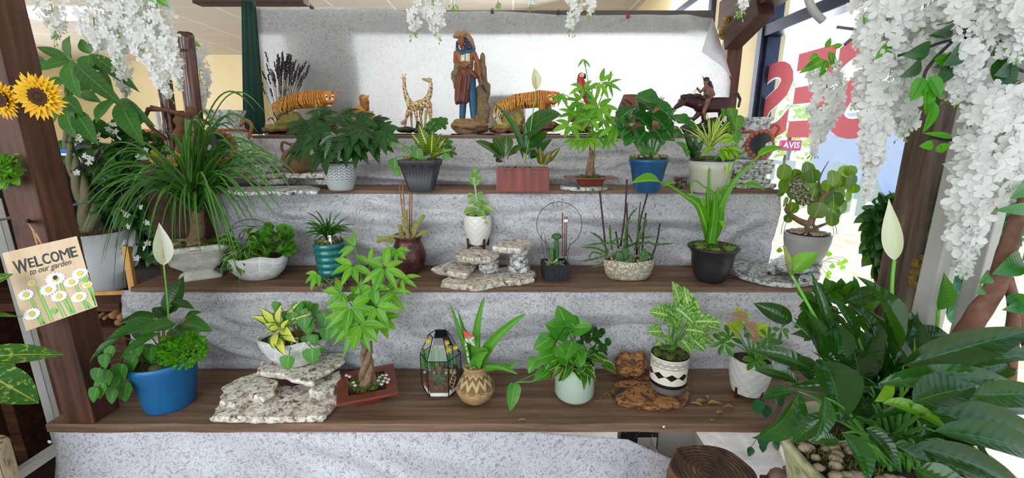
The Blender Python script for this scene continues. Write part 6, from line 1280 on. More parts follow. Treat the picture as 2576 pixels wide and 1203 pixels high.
O(e, 'hair', dkhair, [('c',1172,102,6,1182,120,7,-4,-4),('c',1150,106,3,1150,124,4,-4,-4),('c',1174,112,5,1170,130,5,-8,-10)], Y=SY, vox=.002)
O(e, 'scarf', plain('blue_scarf_paint', '1f5a78', .5), [('c',1150,122,4,1162,134,4,-8,-16),('c',1162,134,4,1180,130,5,-16,-12),('c',1180,130,5,1192,126,4,-8,-2)], Y=SY, vox=.002)
O(e, 'torso', plain('tan_vest_paint', '8e4e34', .5, c2='a86848', scale=50), [('c',1152,136,10,1186,136,10,0,0),('c',1160,140,14,1164,168,13),('c',1178,140,14,1178,168,13),('c',1168,168,14,1170,186,14)], Y=SY, vox=.0025)
m = MB(); s = mpp((0,SY,1.6)); vs = [P(1159,133,SY-15*s), P(1182,134,SY-15*s), P(1182,165,SY-16*s), P(1160,168,SY-16*s), P(1170,134,SY-17*s), P(1171,167,SY-18*s)]; m.add(vs, [(0,4,5,3), (4,1,2,5)]); m.build('cream_bib', cream_, e, solid=.002)
m = MB(); tube(m, [P(1170,134,SY-18*s), P(1170,154,SY-19*s)], .0016, 6); m.build('blue_cord', plain('blue_scarf_paint', '1f5a78'), e)
O(e, 'arm', skin_, [('c',1148,134,7,1146,155,6,0,-4),('c',1146,155,6,1164,166,4.5,-4,-18),('e',1168,168,4.5,3,3,-20)], Y=SY, vox=.002, it=1)
O(e, 'arm', skin_, [('c',1192,134,7,1202,158,6,0,-2),('c',1202,158,6,1206,190,4.5,-2,-8),('e',1208,198,4,5,3,-10),('c',1208,196,2,1218,226,1.8,-12,-14)], Y=SY, vox=.002, it=1)
for fx in [(1165,168,2,1172,172,1.6,-24,-26)]: O(e, 'fingers', skin_, [('c',)+fx], Y=SY, vox=.0014, it=0)
O(e, 'knife_blade', plain('dark_feather_paint', '2a2226', .5), [('c',1214,216,4,1223,234,2,-14,-14)], Y=SY, vox=.0015, it=0)
O(e, 'robe', robe, [('c',1172,178,14,1158,195,13,-4,-6),('c',1158,195,13,1154,250,11,-6,-8),('c',1172,190,12,1170,252,10,-6,-6),('c',1152,230,8,1150,258,6,-6,-6),('c',1182,178,8,1196,194,5,-6,-8),('c',1148,178,6,1146,220,5,0,0),('c',1160,190,4,1150,255,4,-18,-16),('c',1172,196,4,1166,256,4,-18,-16),('c',1182,190,3,1178,225,3,-16,-14)], Y=SY, vox=.0026, it=2)
O(e, 'trouser_leg', blue_, [('c',1184,192,13,1188,240,11,2,2),('c',1188,240,11,1192,296,8,2,0)], Y=SY, vox=.0025); O(e, 'trouser_leg', blue_, [('c',1166,240,10,1163,296,8,4,2)], Y=SY, vox=.0025)
O(e, 'shoe', plain('tan_moccasin_paint', '9a6a44', .6), [('c',1190,300,6,1192,308,5,-2,-16)], Y=SY, vox=.002); O(e, 'shoe', plain('tan_moccasin_paint', '9a6a44', .6), [('c',1163,300,6,1160,306,5,0,-12)], Y=SY, vox=.002)
O(e, 'fur_wrap', fur, [('r',1150,180,9,24,8,-2),('r',1147,205,8,16,8,0),('r',1140,190,6,12,6,0),('r',1152,165,8,10,8,-6),('r',1172,160,12,7,6,-16),('r',1205,175,12,22,10,6),('r',1214,160,9,22,9,8)], Y=SY, vox=.003, it=0)
O(e, 'rock_pillar', fur, [('r',1214,195,14,30,14,14),('r',1206,170,12,20,12,14),('r',1222,225,12,22,12,12),('r',1212,250,17,40,16,14),('r',1220,275,13,20,13,10),('r',1212,295,19,24,18,8),('r',1202,300,14,16,14,2)], Y=SY, vox=.0035, it=0)
O(e, 'rock_base', plain('sandy_sculpted_rock', 'a88a60', .8, c2='7e6040', scale=50, bump=.8), [('r',1180,320,44,18,34,0),('r',1160,312,22,12,18,-6),('r',1205,315,20,16,20,0)], Y=SY, vox=.0035, it=0); base(e, 1134, 1232, 340, SY, mat=plain('black_lacquer', '17131a', .2, coat=.6), depth=.065)
# parrot
e = fig('parrot_figurine', 1470, 'red parrot figurine perched behind the slender money tree', 2.14)
rp = plain('scarlet_paint', 'c8283a', .45, c2='a81e2e', scale=80)
O(e, 'body', rp, [('e',1462,193,9,10,8),('c',1460,200,9,1464,220,13),('c',1464,222,13,1472,240,9)], Y=2.14, vox=.0022)
O(e, 'face_patch', cream_, [('e',1464,190,6,5,4,-6)], Y=2.14, vox=.0015, it=0); O(e, 'beak', blackp, [('c',1470,189,4,1472,196,2.5,-4,-4)], Y=2.14, vox=.0014, it=0)
O(e, 'eye', blackp, [('e',1463,190,1.3,1.3,1,-10)], Y=2.14, vox=.0008, it=0)
O(e, 'wing', plain('blue_wing_paint', '2858a0', .5, c2='2a8a4a', scale=30), [('c',1474,222,8,1486,255,5,-6,-4),('c',1486,255,5,1490,276,2.5,-4,-4)], Y=2.14, vox=.002)
O(e, 'tail', rp, [('c',1470,240,6,1482,280,3,0,0)], Y=2.14, vox=.002); O(e, 'branch', rockb, [('c',1436,290,6,1446,262,3,0,0),('c',1440,300,8,1470,280,6),('c',1470,282,6,1500,290,4),('r',1465,322,26,12,22),('c',1465,285,6,1465,320,9)], Y=2.14, vox=.003, it=0); base(e, 1432, 1500, 338, 2.14)
# draped hide sculpture
e = fig('hide_tent_figurine', 1575, 'brown hide-textured draped sculpture with a dark hollow behind the dark blue pot', 2.12)
m = MB(); hid = plain('brown_hide_paint', '6e4236', .6, c2='8a5a4a', scale=30, bump=.6); n = 40; prof = [(44, 340), (40, 318), (33, 295), (26, 270), (20, 250), (16, 238), (13, 240), (2, 246)]; vs = []; s = mpp((0,2.12,1.45))
for (r_, y_) in prof:
    c_ = P(1578+(340-y_)*.08, y_, 2.12)
    for k in range(n): a = 2*pi*k/n; q = r_*s*(1+.05*sin(a*7)+.03*sin(a*13+y_)); vs.append(V((c_.x+q*cos(a), c_.y+q*.6*sin(a), c_.z)))
m.add(vs, [(j*n+k, j*n+(k+1) % n, (j+1)*n+(k+1) % n, (j+1)*n+k) for j in range(len(prof)-1) for k in range(n)] + [tuple(range(n))[::-1]]); m.build('hide', hid, e)
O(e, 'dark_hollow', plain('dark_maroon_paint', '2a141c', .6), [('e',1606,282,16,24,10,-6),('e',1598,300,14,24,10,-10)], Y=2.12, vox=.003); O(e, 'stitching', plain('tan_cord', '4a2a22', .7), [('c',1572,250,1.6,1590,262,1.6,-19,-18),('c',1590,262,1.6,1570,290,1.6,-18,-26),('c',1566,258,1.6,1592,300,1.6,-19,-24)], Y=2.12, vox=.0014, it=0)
e = fig('canyon_figurine', 1680, 'tan rock-like figurine mostly hidden behind the big philodendron leaf', 2.16)
O(e, 'rocks', plain('sandy_sculpted_rock', 'a88a60'), [('r',1660,318,34,22,22),('r',1650,280,16,22,14),('e',1650,255,11,9,8),('r',1690,328,20,10,18)], Y=2.16, vox=.0035, it=0); O(e, 'twigs', rockb, [('c',1660,270,2,1664,245,1.4),('c',1664,256,1.6,1670,246,1.2)], Y=2.16, vox=.0014, it=0); base(e, 1632, 1712, 340, 2.16)
# horse and rider
HY = 2.12
e = fig('horse_and_rider_figurine', 1790, 'dark maroon galloping horse figurine with a small helmeted rider near the window', HY)
hm = plain('dark_maroon_horse', '4a2024', .35, c2='2c1418', scale=60); ar = plain('dark_bronze_armour', '2e2a2c', .4, .4, c2='4a4038', scale=90)
O(e, 'horse_body', hm, [('c',1762,266,18,1800,264,19),('c',1800,264,19,1824,264,19),('c',1760,262,16,1732,256,12),('c',1732,256,12,1714,256,9),('c',1716,258,9,1700,270,5.5,-4,-8),('c',1765,278,9,1745,300,5),('c',1745,300,4,1728,296,3),('c',1770,278,8,1770,304,5,8,8),('c',1770,304,4,1756,318,3,8,8),('c',1822,272,11,1836,290,6),('c',1836,290,5,1830,312,3),('c',1815,276,10,1812,298,5,10,10),('c',1812,298,4,1822,316,3,10,10),('e',1718,252,2,4,1.5)], Y=HY, vox=.0026)
O(e, 'mane', ar, [('r',1735,244,12,8,7),('r',1752,244,13,9,8),('r',1720,244,8,7,6),('r',1772,250,14,10,16)], Y=HY, vox=.0022, it=0)
O(e, 'tail', ar, [('c',1832,258,5,1840,242,5),('c',1840,242,5,1855,236,4),('c',1855,236,4,1862,250,3.5),('c',1862,250,3.5,1858,268,3)], Y=HY, vox=.0022)
O(e, 'rider', plain('tan_rider_paint', '8a6450', .5, c2='6a4a3c', scale=60), [('e',1776,206,6,8,6),('c',1776,214,5,1780,226,9),('c',1780,226,10,1780,252,9),('c',1772,222,4,1762,232,3,-8,-12),('c',1762,232,3,1754,222,2.6,-12,-14),('c',1790,224,4,1796,238,3.4,-6,-8),('c',1796,238,3.4,1786,248,3,-8,-12),('c',1780,254,7,1770,282,5,-14,-16),('c',1770,282,4,1774,300,3,-16,-16)], Y=HY, vox=.002, it=1)
O(e, 'helmet', ar, [('e',1777,200,8,6,7),('c',1770,198,1.2,1767,192,1),('c',1785,208,5,1790,222,5,2,4)], Y=HY, vox=.0018, it=1)
m = MB(); tube(m, [P(1754,222,HY-.03), P(1712,264,HY-.01)], .0008, 4); tube(m, [P(1754,224,HY-.03), P(1728,262,HY-.02)], .0008, 4); m.build('reins', blackp, e)
O(e, 'rocks', plain('dark_sculpted_rock', '2a2624', .7, c2='4c443e', scale=60, bump=.8), [('r',1750,325,36,14,24),('r',1800,328,44,12,26),('r',1842,324,20,14,20),('r',1790,310,20,14,12)], Y=HY, vox=.0035, it=0); base(e, 1702, 1866, 340, HY)
# dried lavender bunch
e = thing('dried_lavender_bunch', V((xat(710, 2.2, Z1), 2.2, Z1)), 'bunch of dried dark lavender standing behind the first tiger', 'dried flowers')
m, m2 = MB(), MB(); b = P(712, 320, 2.2)
for k in range(74):
    tx = R.gauss(715, 24); ty = 128 + abs(R.gauss(0, 34)) + abs(tx-712)*.5
    if k < 4: tx, ty = [(668,132),(762,165),(660,180),(770,155)][k]
    t = P(tx, ty, 2.2+R.uniform(-.05,.05)); bb = b + V((R.uniform(-.018,.018), R.uniform(-.015,.015), R.uniform(-.01,.01))); pts = curve(bb, t, (bb+t)/2 + V((R.uniform(-.008,.008), 0, .01)), 6); tube(m, pts, .0008, 4)
    d = (t-pts[-2]).normalized(); L_ = R.uniform(.03,.06)
    for j in range(16): q = t - d*L_*(j/16); rock(m2, q+rnd3(.0025), (.0028,.0028,.0036), j, 5, .3)
m.build('stems', plain('dry_grey_stem', '6a5c48', .8), e); m2.build('flower_spikes', plain('dry_lavender', '3e3844', .9, c2='2c2830', scale=200), e)
m = MB(); lathe(m, b+V((0,0,Z1-b.z+.001)), [(.03, 0), (.036, .02), (.03, .05), (.022, .06)], 20); m.build('vase', plain('brown_ridged_clay', '8a6a48'), e)
# binder clips on the top edge of the sheet
for i, (x, y, c_, lab) in enumerate([(783,14,'1c1c20','small dark clip on the top edge of the backdrop nearest the wooden beam end'),(1238,25,'1c1c20','small dark clip on the top edge of the backdrop above the tall statue'),(1405,28,'1c1c20','small dark clip on the top edge of the backdrop above the second tiger'),(1580,37,'a02028','small red clip on the top edge of the backdrop')]):
    p = P(x, y+3, 2.318); m = MB(); box(m, (p.x-.007, p.y-.008, p.z-.008), (p.x+.007, p.y+.012, p.z+.004)); box(m, (p.x-.002, p.y-.006, p.z+.004), (p.x+.002, p.y-.003, p.z+.014)); tag(m.build('fabric_clip', plain('clip_'+c_, c_, .4), None, smooth=False, bevel=.001), lab, 'clip')
# ---------- left side ----------
def qmap(c, Y):            # unit square -> photo quad at depth Y
    def f(u, v, off=0):
        x = (c[0][0]*(1-u)+c[1][0]*u)*(1-v) + (c[3][0]*(1-u)+c[2][0]*u)*v; y = (c[0][1]*(1-u)+c[1][1]*u)*(1-v) + (c[3][1]*(1-u)+c[2][1]*u)*v
        return P(x, y, Y-off)
    return f
SG = qmap([(5,637),(193,594),(246,771),(66,834)], 1.09)
e = thing('welcome_sign', SG(.5, .0), 'hanging pale wooden garden sign painted with daisies on the sunflower post', 'sign')
pine = woodmat('pale_pine', 'c8ab88', 'd8c0a0', 'e4d0b4', .8, 2, .6, .3, .15)
m = MB(); vs = [SG(u, v, o) for o in (0, -.010) for u, v in ((0,0),(1,0),(1,1),(0,1))]; m.add(vs, [(0,3,2,1),(4,5,6,7),(0,1,5,4),(1,2,6,5),(2,3,7,6),(3,0,4,7)]); m.build('board', pine, e, smooth=False, bevel=.001)
def textmesh(body, size=1, off=0, shear=0, space=1):
    c = bpy.data.curves.new('t', 'FONT'); c.body = body; c.size = size; c.offset = off; c.shear = shear; c.space_character = space; c.resolution_u = 3
    o = bpy.data.objects.new('t', c); sc.collection.objects.link(o); bpy.context.view_layer.update(); me = o.to_mesh()
    vs = [(v.co.x, v.co.y) for v in me.vertices]; fs = [tuple(p.vertices) for p in me.polygons]; o.to_mesh_clear(); bpy.data.objects.remove(o)
    return vs, fs
def put(m, body, u0, u1, v0, v1, off=0, shear=0, f=SG, o=.0012):
    vs, fs = textmesh(body, 1, off, shear); x0, x1 = min(v[0] for v in vs), max(v[0] for v in vs); y0, y1 = min(v[1] for v in vs), max(v[1] for v in vs)
    m.add([f(u0+(u1-u0)*(x-x0)/(x1-x0), v1+(v0-v1)*(y-y0)/(y1-y0), o) for x, y in vs], fs)
ink = plain('charcoal_ink', '34363c', .7)
m = MB()
us = .09
for ch, w_, v0, v1 in (('W', .185, .13, .30), ('E', .075, .14, .26), ('L', .085, .13, .27), ('C', .10, .13, .27), ('O', .11, .13, .27), ('M', .125, .13, .27), ('E', .085, .13, .27)):
    put(m, ch, us, us+w_, v0, v1, 0 if ch == 'M' else .012); us += w_+.014
m.build('lettering', ink, e, smooth=False); m = MB(); put(m, 'to our garden', .27, .83, .275, .375, -.004, .35); m.build('script_lettering', ink, e, smooth=False)
wp, yp_, gp_ = plain('white_sign_petals', 'f0f2f8', .6), plain('yellow_sign_centres', 'e6cf3a', .6), plain('green_sign_stems', '7ac45a', .6)
pet, ctr, stm = MB(), MB(), MB()
asp = 196/185
for (u, v, r_) in [(.57,.48,.145),(.90,.50,.12),(.76,.58,.115),(.44,.59,.125),(.14,.57,.115),(.55,.71,.12),(.80,.80,.12),(.14,.82,.125),(.26,.45,.06),(.95,.68,.07)]:
    for k in range(15):
        a = 2*pi*k/15 + u*9; c0, c1 = (u+.03*cos(a), v+.02*sin(a)), (u+r_*cos(a), v+r_*.62*sin(a)); t = (-sin(a)*r_*.17, cos(a)*r_*.15); md = ((c0[0]*.35+c1[0]*.65), (c0[1]*.35+c1[1]*.65))
        pet.add([SG(*c0, .0012+.00004*k), SG(md[0]-t[0], md[1]-t[1], .0012+.00004*k), SG(*c1, .0012+.00004*k), SG(md[0]+t[0], md[1]+t[1], .0012+.00004*k)], [(0,1,2,3)])
    ctr = MB(); ctr.add([SG(u+.042*cos(2*pi*k/16), v+.027*sin(2*pi*k/16), .0026) for k in range(16)], [tuple(range(16))[::-1]]); ctr.build('painted_centre', yp_, e, smooth=False)
    for q in range(2): stm.add([SG(u+.02+q*.03, v+.06, .0006), SG(u+.035+q*.03, v+.06, .0006), SG(min(.98, u+.09+q*.04), .985, .0006), SG(min(.965, u+.07+q*.04), .985, .0006)], [(0,1,2,3)])
for (u, v) in [(.94,.60),(.42,.87)]: ctr = MB(); ctr.add([SG(min(.985,u+.05*cos(2*pi*k/12)), v+.035*sin(2*pi*k/12), .002) for k in range(12)], [tuple(range(12))[::-1]]); ctr.build('painted_bud', gp_, e, smooth=False)
pet.build('painted_petals', wp, e, smooth=False); stm.build('painted_stems', gp_, e, smooth=False)
m = MB(); c_ = [SG(.57+.03*cos(2*pi*k/12), .465+.03*sin(2*pi*k/12), .003) for k in range(12)]; m.add(c_, [tuple(range(12))[::-1]]); m.build('painted_bee', ink, e, smooth=False)
m = MB(); tube(m, [P(72,560,1.155), P(84,580,1.09), SG(.48, .03, -.004)], .0025, 6); tube(m, [P(72,560,1.155), P(92,590,1.09), SG(.54, .03, -.004)], .0025, 6); m.build('jute_cord', plain('jute', 'a8845a', .9, c2='c4a078', scale=200), e)
m = MB(); cap(m, P(72,558,1.157), P(72,556,1.13), .004, .005, 8); tag(m.build('hook', plain('black_metal', '15161a'), None), 'black hook in the sunflower post holding the cord of the garden sign', 'hook')
# sunflowers
yel = leafmat('sunflower_petal', 'f0b414', 'f8d02a', vein='e89a10', veinw=.06, tr=.2, rough=.55)
for i, (x, y, r_, lab) in enumerate([(103,243,60,'large yellow sunflower on the front of the left post, fully in view'), (12,250,50,'yellow sunflower cut by the picture edge beside the larger sunflower')]):
    c = P(x, y, 1.12); s = mpp(c); e = thing('sunflower', c, lab, 'flower', 'sunflowers on the left post'); N = V((.15-i*.3, -1, -.1)).normalized(); u = N.cross(V((0,0,1))).normalized(); w_ = u.cross(N); m = MB()
    for ring, (n, l) in enumerate(((26, 1.0), (22, .84), (16, .66))):
        for k in range(n): a = 2*pi*(k+R.uniform(-.3,.3))/n; d = u*cos(a)+w_*sin(a); leaf(m, c+d*r_*s*.25+N*.002*ring, c+d*r_*s*l*R.uniform(.9,1.05)+N*(.004+.006*ring), r_*s*.25, N, .06, 'lance', .2, 6)
    m.build('petals', yel, e); m = MB(); b0 = len(m.v); rm = N.to_track_quat('Z', 'Y').to_matrix(); lathe(m, c+N*.002, [(r_*s*.44, 0), (r_*s*.42, .006), (r_*s*.3, .009), (r_*s*.16, .007), (.0005, .009)], 36, rm)
    for k in range(260): q = k**.5/16.2; a = k*2.39996; p = c + (u*cos(a)+w_*sin(a))*q*r_*s*.42 + N*.009; rock(m, p, .0017, k, 5)
    m.build('seed_head', plain('dark_seed_head', '3a2014', .9, c2='5c3a1e', scale=200, bump=1), e)
    m = MB(); tube(m, [c, c-N*.02, V((c.x, 1.16, c.z-.02))], .002, 5); m.build('wire_stem', dstem, e)
# money tree in white pot
C, h, rb, rt = pf(272, 742, 598, 130, 158, P(272, 742, 1.68).z)
e = plant('potted_money_tree', C, 'tall braided money tree with huge leaves in a plain white pot behind the left post')
m = MB(); lathe(m, C, [(.001, 0), (rb*.98, 0), (rb, .006), (rt, h), (rt*.94, h), (rt*.93, h*.9)], 44); m.build('pot', plain('white_painted_pot', 'b4b6b8', .5, c2='acaeb0', scale=6), e); fillpot(e, C, h, rt*.94, 'soil'); m = MB(); tufts(m, C+V((0,0,h-.004)), rt*.9, 500, .03, .0008); tag(m.build('coconut_fibre', plain('coir', '6a4a30', .95), e), kind='stuff')
Yp = C.y; m = MB(); pts = [P(235,600,Yp), P(220,520,Yp), P(190,430,Yp), P(172,360,Yp), P(170,250,Yp), P(175,160,Yp)]
sp_ = spline(pts, 8)
for s_ in range(3):
    out, rr = [], []
    for i, p in enumerate(sp_): t = i/(len(sp_)-1); a = 2*pi*(s_/3+t*2.2); k = .020*(1-t)**1.5+.003; out.append(p+V((k*cos(a), k*sin(a), 0))); rr.append((.019*(1-t)**1.8+.006))
    tube(m, out, rr, 10)
m.build('braided_trunk', plain('grey_green_bark', '5a6a4a', .8, c2='7a6a50', scale=40, bump=.6), e)
m = MB(); c_ = P(172, 385, Yp); lathe(m, c_, [(.020, -.01), (.022, -.01), (.022, .0), (.020, .0)], 20); m.build('white_ribbon', plain('white_ribbon', 'e8eef6', .5), e); m = MB(); lathe(m, c_, [(.019, .0), (.021, .0), (.022, .016), (.019, .016)], 20); leaf(m, c_+V((-.015,-.02,.01)), c_+V((-.04,-.04,.04)), .02, None, .1, 'strap', 0, 4); m.build('blue_ribbon', plain('blue_ribbon', '2a78c8', .5), e)
bl = leafmat('broad_money_tree_leaf', '1f5426', '38793a', vein='5a9a4c', veinw=.03, stripes=.35, rough=.35, tr=.15, vs=14); m, ms = MB(), MB(); s = mpp(P(200,200,Yp))
for (a, b, w_, dy) in [((176,150),(98,178),34,-.1),((178,148),(176,90),44,-.03),((176,152),(204,250),54,-.12),((174,150),(92,118),26,.0),((188,160),(318,275),44,-.2),((230,135),(352,233),34,-.1),((228,135),(203,98),32,0),((226,140),(222,180),44,-.08),((200,155),(315,192),26,-.06),((300,250),(392,320),34,-.2),((302,255),(362,368),52,-.24),((238,185),(286,230),44,-.1),((286,250),(242,310),44,-.15),((205,232),(256,258),30,-.05),((168,270),(192,350),50,-.1),((192,280),(248,366),46,-.12),((160,245),(212,292),40,-.08),((165,200),(110,230),36,-.05),((180,215),(230,225),30,.0),((150,280),(110,340),44,.03),((235,300),(290,345),30,.0),((120,170),(75,140),30,.02)]:
    p, q = P(*a, Yp+dy*.5), P(*b, Yp+dy); leaf(m, p, q, w_*s, V((R.uniform(-.3,.3),-.8,.5)), .08, 'lance', .12, 10, wave=.04)
for (x, y) in ((176,150),(228,137),(190,160),(301,252),(240,185),(165,250),(190,280)): tube(ms, curve(P(172,260,Yp), P(x,y,Yp-.03), P(172, 200, Yp), 6), .003, 6)
m.build('broad_leaves', bl, e); ms.build('leaf_stalks', stemm, e)
z = C.z
def wbox(name, lo, hi, mat, label, cat, bevel=.002): m = MB(); box(m, lo, hi); return tag(m.build(name, mat, None, smooth=False, bevel=bevel), label, cat)
dkw = woodmat('dark_crate_wood', '2a1710', '4a2c1c', '6a4428', 1, 0, .6, .3, .4)
e = thing('plant_bench', V((C.x, Yp, 0)), 'rough dark wooden bench carrying the white pot of the tall money tree', 'bench')
m = MB(); box(m, (C.x-.45, Yp-.2, z-.035), (C.x+.22, Yp-.03, z-.001)); m.build('plank', dkw, e, smooth=False, bevel=.003); m = MB(); box(m, (C.x-.45, Yp-.025, z-.035), (C.x+.22, Yp+.2, z-.001)); m.build('plank', dkw, e, smooth=False, bevel=.003)
for sx in (C.x-.42, C.x+.15):
    m = MB(); box(m, (sx, Yp-.15, 0), (sx+.05, Yp+.15, z-.036)); m.build('leg', dkw, e, smooth=False)
a, b = P(320, 640, Yp-.14), P(335, 745, Yp-.14)
e = thing('easel', V((a.x, Yp-.15, z)), 'small honey-coloured wooden easel leg leaning beside the white pot', 'easel'); hon = woodmat('honey_wood', 'b8803c', 'cf9a52', 'dcae68', 1, 2, .5)
m = MB(); bar(m, P(317, 620, Yp-.13), P(337, 740, Yp-.15), .024, .014, (0,1,0)); m.build('leg', hon, e, smooth=False); m = MB(); bar(m, P(240, 738, Yp-.15), P(345, 735, Yp-.15), .014, .014); m.build('cross_rail', hon, e, smooth=False)
for k, (x, y, r_) in enumerate([(246,800,5),(262,802,4),(284,795,9),(302,800,8),(298,812,9),(315,792,7)]):
    c_ = P(x, y, 1.56); m = MB(); s = mpp(c_); tube(m, [c_, c_+V((-.04,.12,0))], r_*s, 12); tag(m.build('cut_log', plain('cut_log_wood', '8a6040', .9, c2='a87a50', scale=60), None), ['thin cut branch end furthest left under the plant bench','small branch end second from the left under the plant bench','larger cut log end in the middle under the plant bench','cut log end right of the larger one under the plant bench','lowest cut log end under the plant bench','rightmost cut log end under the plant bench'][k], 'log', 'cut branch ends stacked under the plant bench')
wbox('log_rack', (C.x-.1, 1.55, .0), (C.x+.25, 1.70, P(290, 815, 1.56).z-.012), dkw, 'low dark wooden crate holding the cut branch ends', 'crate')
# black cabinet behind, ivy with white flowers, bamboo
wbox('black_counter', (-2.2, 1.98, 0), (-1.42, 2.5, 1.365), plain('black_laminate', '14141a', .35), 'long black counter behind the ivy and bamboo poles at left', 'counter', .004)
e = thing('flowering_ivy', V((P(290,560,1.9).x, 1.9, P(290,600,1.9).z)), 'dense trailing ivy dotted with small white flowers behind the ponytail palm', 'plant')
ivl = leafmat('ivy_leaf', '16401c', '2a642c', vein='4a8a48', veinw=.04, rough=.35, tr=.12); m = MB()
for (cx, cy, rx, ry, n) in [(260,380,110,70,150),(380,400,110,60,140),(330,500,120,90,190),(420,600,80,110,130),(400,720,80,60,90),(300,610,70,60,50),(330,360,80,50,60)]: fill(m, None, V((0,0,0)), cx, cy, rx, ry, 1.86, .08, n, .055, .042, 'heart', .6, .1, nseg=4)
m.build('ivy_leaves', ivl, e); fl = MB()
def petal(m, p, d, w_, n_):
    d = V(d); sd = d.cross(n_); sd = sd.normalized()*w_/2 if sd.length > 1e-9 else V((w_/2,0,0)); n_ = V(n_)*w_*.15
    m.add([p, p+d*.35+sd*.8+n_*.6, p+d*.68+sd+n_, p+d*.94+sd*.5+n_*.5, p+d, p+d*.94-sd*.5+n_*.5, p+d*.68-sd+n_, p+d*.35-sd*.8+n_*.6, p+d*.55], [(k, k+1, 8) for k in range(7)]+[(7,0,8)])
def bloom(m, c, r, n=5, N=None):
    N = V(N) if N is not None else (V((0,-1,.2))+rnd3(.7)); N.normalize(); u, w_ = ortho(N); a0 = R.uniform(0, 6)
    for k in range(n): a = a0+2*pi*k/n; petal(m, c, (u*cos(a)+w_*sin(a))*r*1.05+N*r*R.uniform(-.1,.5), r*.72, N+rnd3(.3))
wpet = G('white_silk_petal'); wpet.set(col='eaeaea', rough=.75); wpet.translucent('f4f6ee', .4); wpet = wpet.m
for (x, y) in [(275,325),(292,332),(300,345),(215,392),(228,400),(205,402),(225,410),(350,395),(362,398),(355,440),(345,445),(365,378),(392,385),(355,520),(318,540),(308,528),(330,565),(312,610),(325,570),(205,345),(195,435),(370,560),(345,650),(372,612),(470,548),(250,340),(285,315),(430,395),(365,625),(340,740),(200,350)]:
    fl = MB(); bloom(fl, P(x, y, 1.76), .013, 5); fl.build('white_flower', wpet, e)
m = MB()
for k in range(9): x = 230+k*26; tube(m, curve(P(300,600,1.92), P(x, 350+R.uniform(-10,40), 1.85), P(x, 520, 1.95), 8), .003, 5)
m.build('vines', trunkm, e)
wbox('planter_trough', (P(250,600,1.86).x, 1.76, 0), (P(470,600,1.86).x, 1.96, .85), plain('dark_brown_trough', '2a1a14', .7), 'dark trough holding the flowering ivy', 'planter')
bamb = G('dark_polished_bamboo'); co = bamb.co(scale=(1,1,1)); bamb.set(col=bamb.ramp(bamb.noise(bamb.co(scale=(20,20,1)), 4, 4), [(.3, '2e130c'), (.6, '5a2a1a'), (.8, '7e4228')]), rough=.2, coat=.5); bamb = bamb.m
BY = 1.72; rope_ = plain('twisted_vine', '5a3a28', .9, c2='7a5438', scale=60, bump=.8)
for i, (a, b, w_, lab) in enumerate([((466,88),(500,400),38,'tall dark polished bamboo pole with mossy top, right of the pair'), ((414,205),(437,385),33,'shorter dark polished bamboo pole, left of the pair')]):
    p, q = P(*a, BY+.04*i), P(*b, BY+.04*i); r_ = w_/2*mpp(q); e = thing('bamboo_pole', q, lab, 'bamboo', 'bamboo poles behind the ponytail palm'); m = MB(); pts, rr = [], []; n = 44
    for k in range(n+1): t = k/n; j = abs(((t*3.1) % 1)-.5); pts.append(q.lerp(p, t)); rr.append(r_*(1+(.07 if j > .48 else 0))*(1-.06*t))
    tube(m, pts, rr, 20); m.build('culm', bamb, e); m = MB()
    for k in range(16): a_ = 2*pi*k/16; rock(m, p+V((r_*.6*cos(a_), r_*.6*sin(a_), .001)), .009, k, 6)
    if i == 0: rock(m, P(460, 127, BY-.02), (.02,.012,.008), 3, 8)
    m.build('moss_cap', plain('dark_moss', '3c3a1c', .95, c2='56501f', scale=80, bump=1), e)
m = MB(); tube(m, spline([P(372,275,BY-.03), P(410,276,BY-.05), P(460,288,BY-.05), P(492,292,BY-.03)], 6), .008, 8); tube(m, spline([P(372,278,BY-.03), P(366,300,BY-.03), P(385,325,BY-.02), P(420,352,BY)], 6), .007, 8); tube(m, spline([P(380,268,BY-.04), P(430,280,BY-.06), P(480,294,BY-.05)], 6), .005, 8); rock(m, P(482, 284, BY-.04), (.022,.015,.02), 4, 10, .5)
tag(m.build('vine_rope', rope_, None), 'twisted brown vine tied across the two bamboo poles', 'vine')
m = MB(); pts = spline([P(462,390,BY+.03), P(452,350,BY+.03), P(456,310,BY+.03), P(450,280,BY+.03)], 5); tube(m, pts, [.022+.006*sin(k*1.3) for k in range(len(pts))], 10); tag(m.build('driftwood', plain('pale_driftwood', '9a7654', .8, c2='7a5638', scale=30, bump=.6), None), 'pale driftwood stick standing between the bamboo poles', 'driftwood')
m = MB()
for (x, y) in [(395,385),(405,395),(420,400),(450,392),(465,396),(480,400),(440,410),(400,410),(470,412),(390,398)]:
    for k in range(6): p = P(x, y, BY-.06); a_ = R.uniform(0,6.3); leaf(m, p, p+V((cos(a_)*.02, -.008, sin(a_)*.018)), .018, V((0,-1,.2)), .1, 'petal', .2, 3)
e_ = thing('yellow_orchid_spray', P(435, 400, BY-.06), 'mustard yellow silk flowers around the feet of the bamboo poles', 'flowers'); m.build('blossoms', leafmat('mustard_petal', 'b8a02c', 'd8b83c', tr=.15), e_); m = MB()
for k in range(5): tube(m, [P(395+k*20, 400, BY-.05), P(400+k*18, 440, BY)], .002, 5)
m.build('stems', dstem, e_)
e = wbox('bamboo_stand', (P(395,400,BY).x-.02, BY-.06, .0), (P(515,400,BY).x, BY+.12, P(450,402,BY).z), dkw, 'dark wooden block stand under the bamboo poles', 'stand')
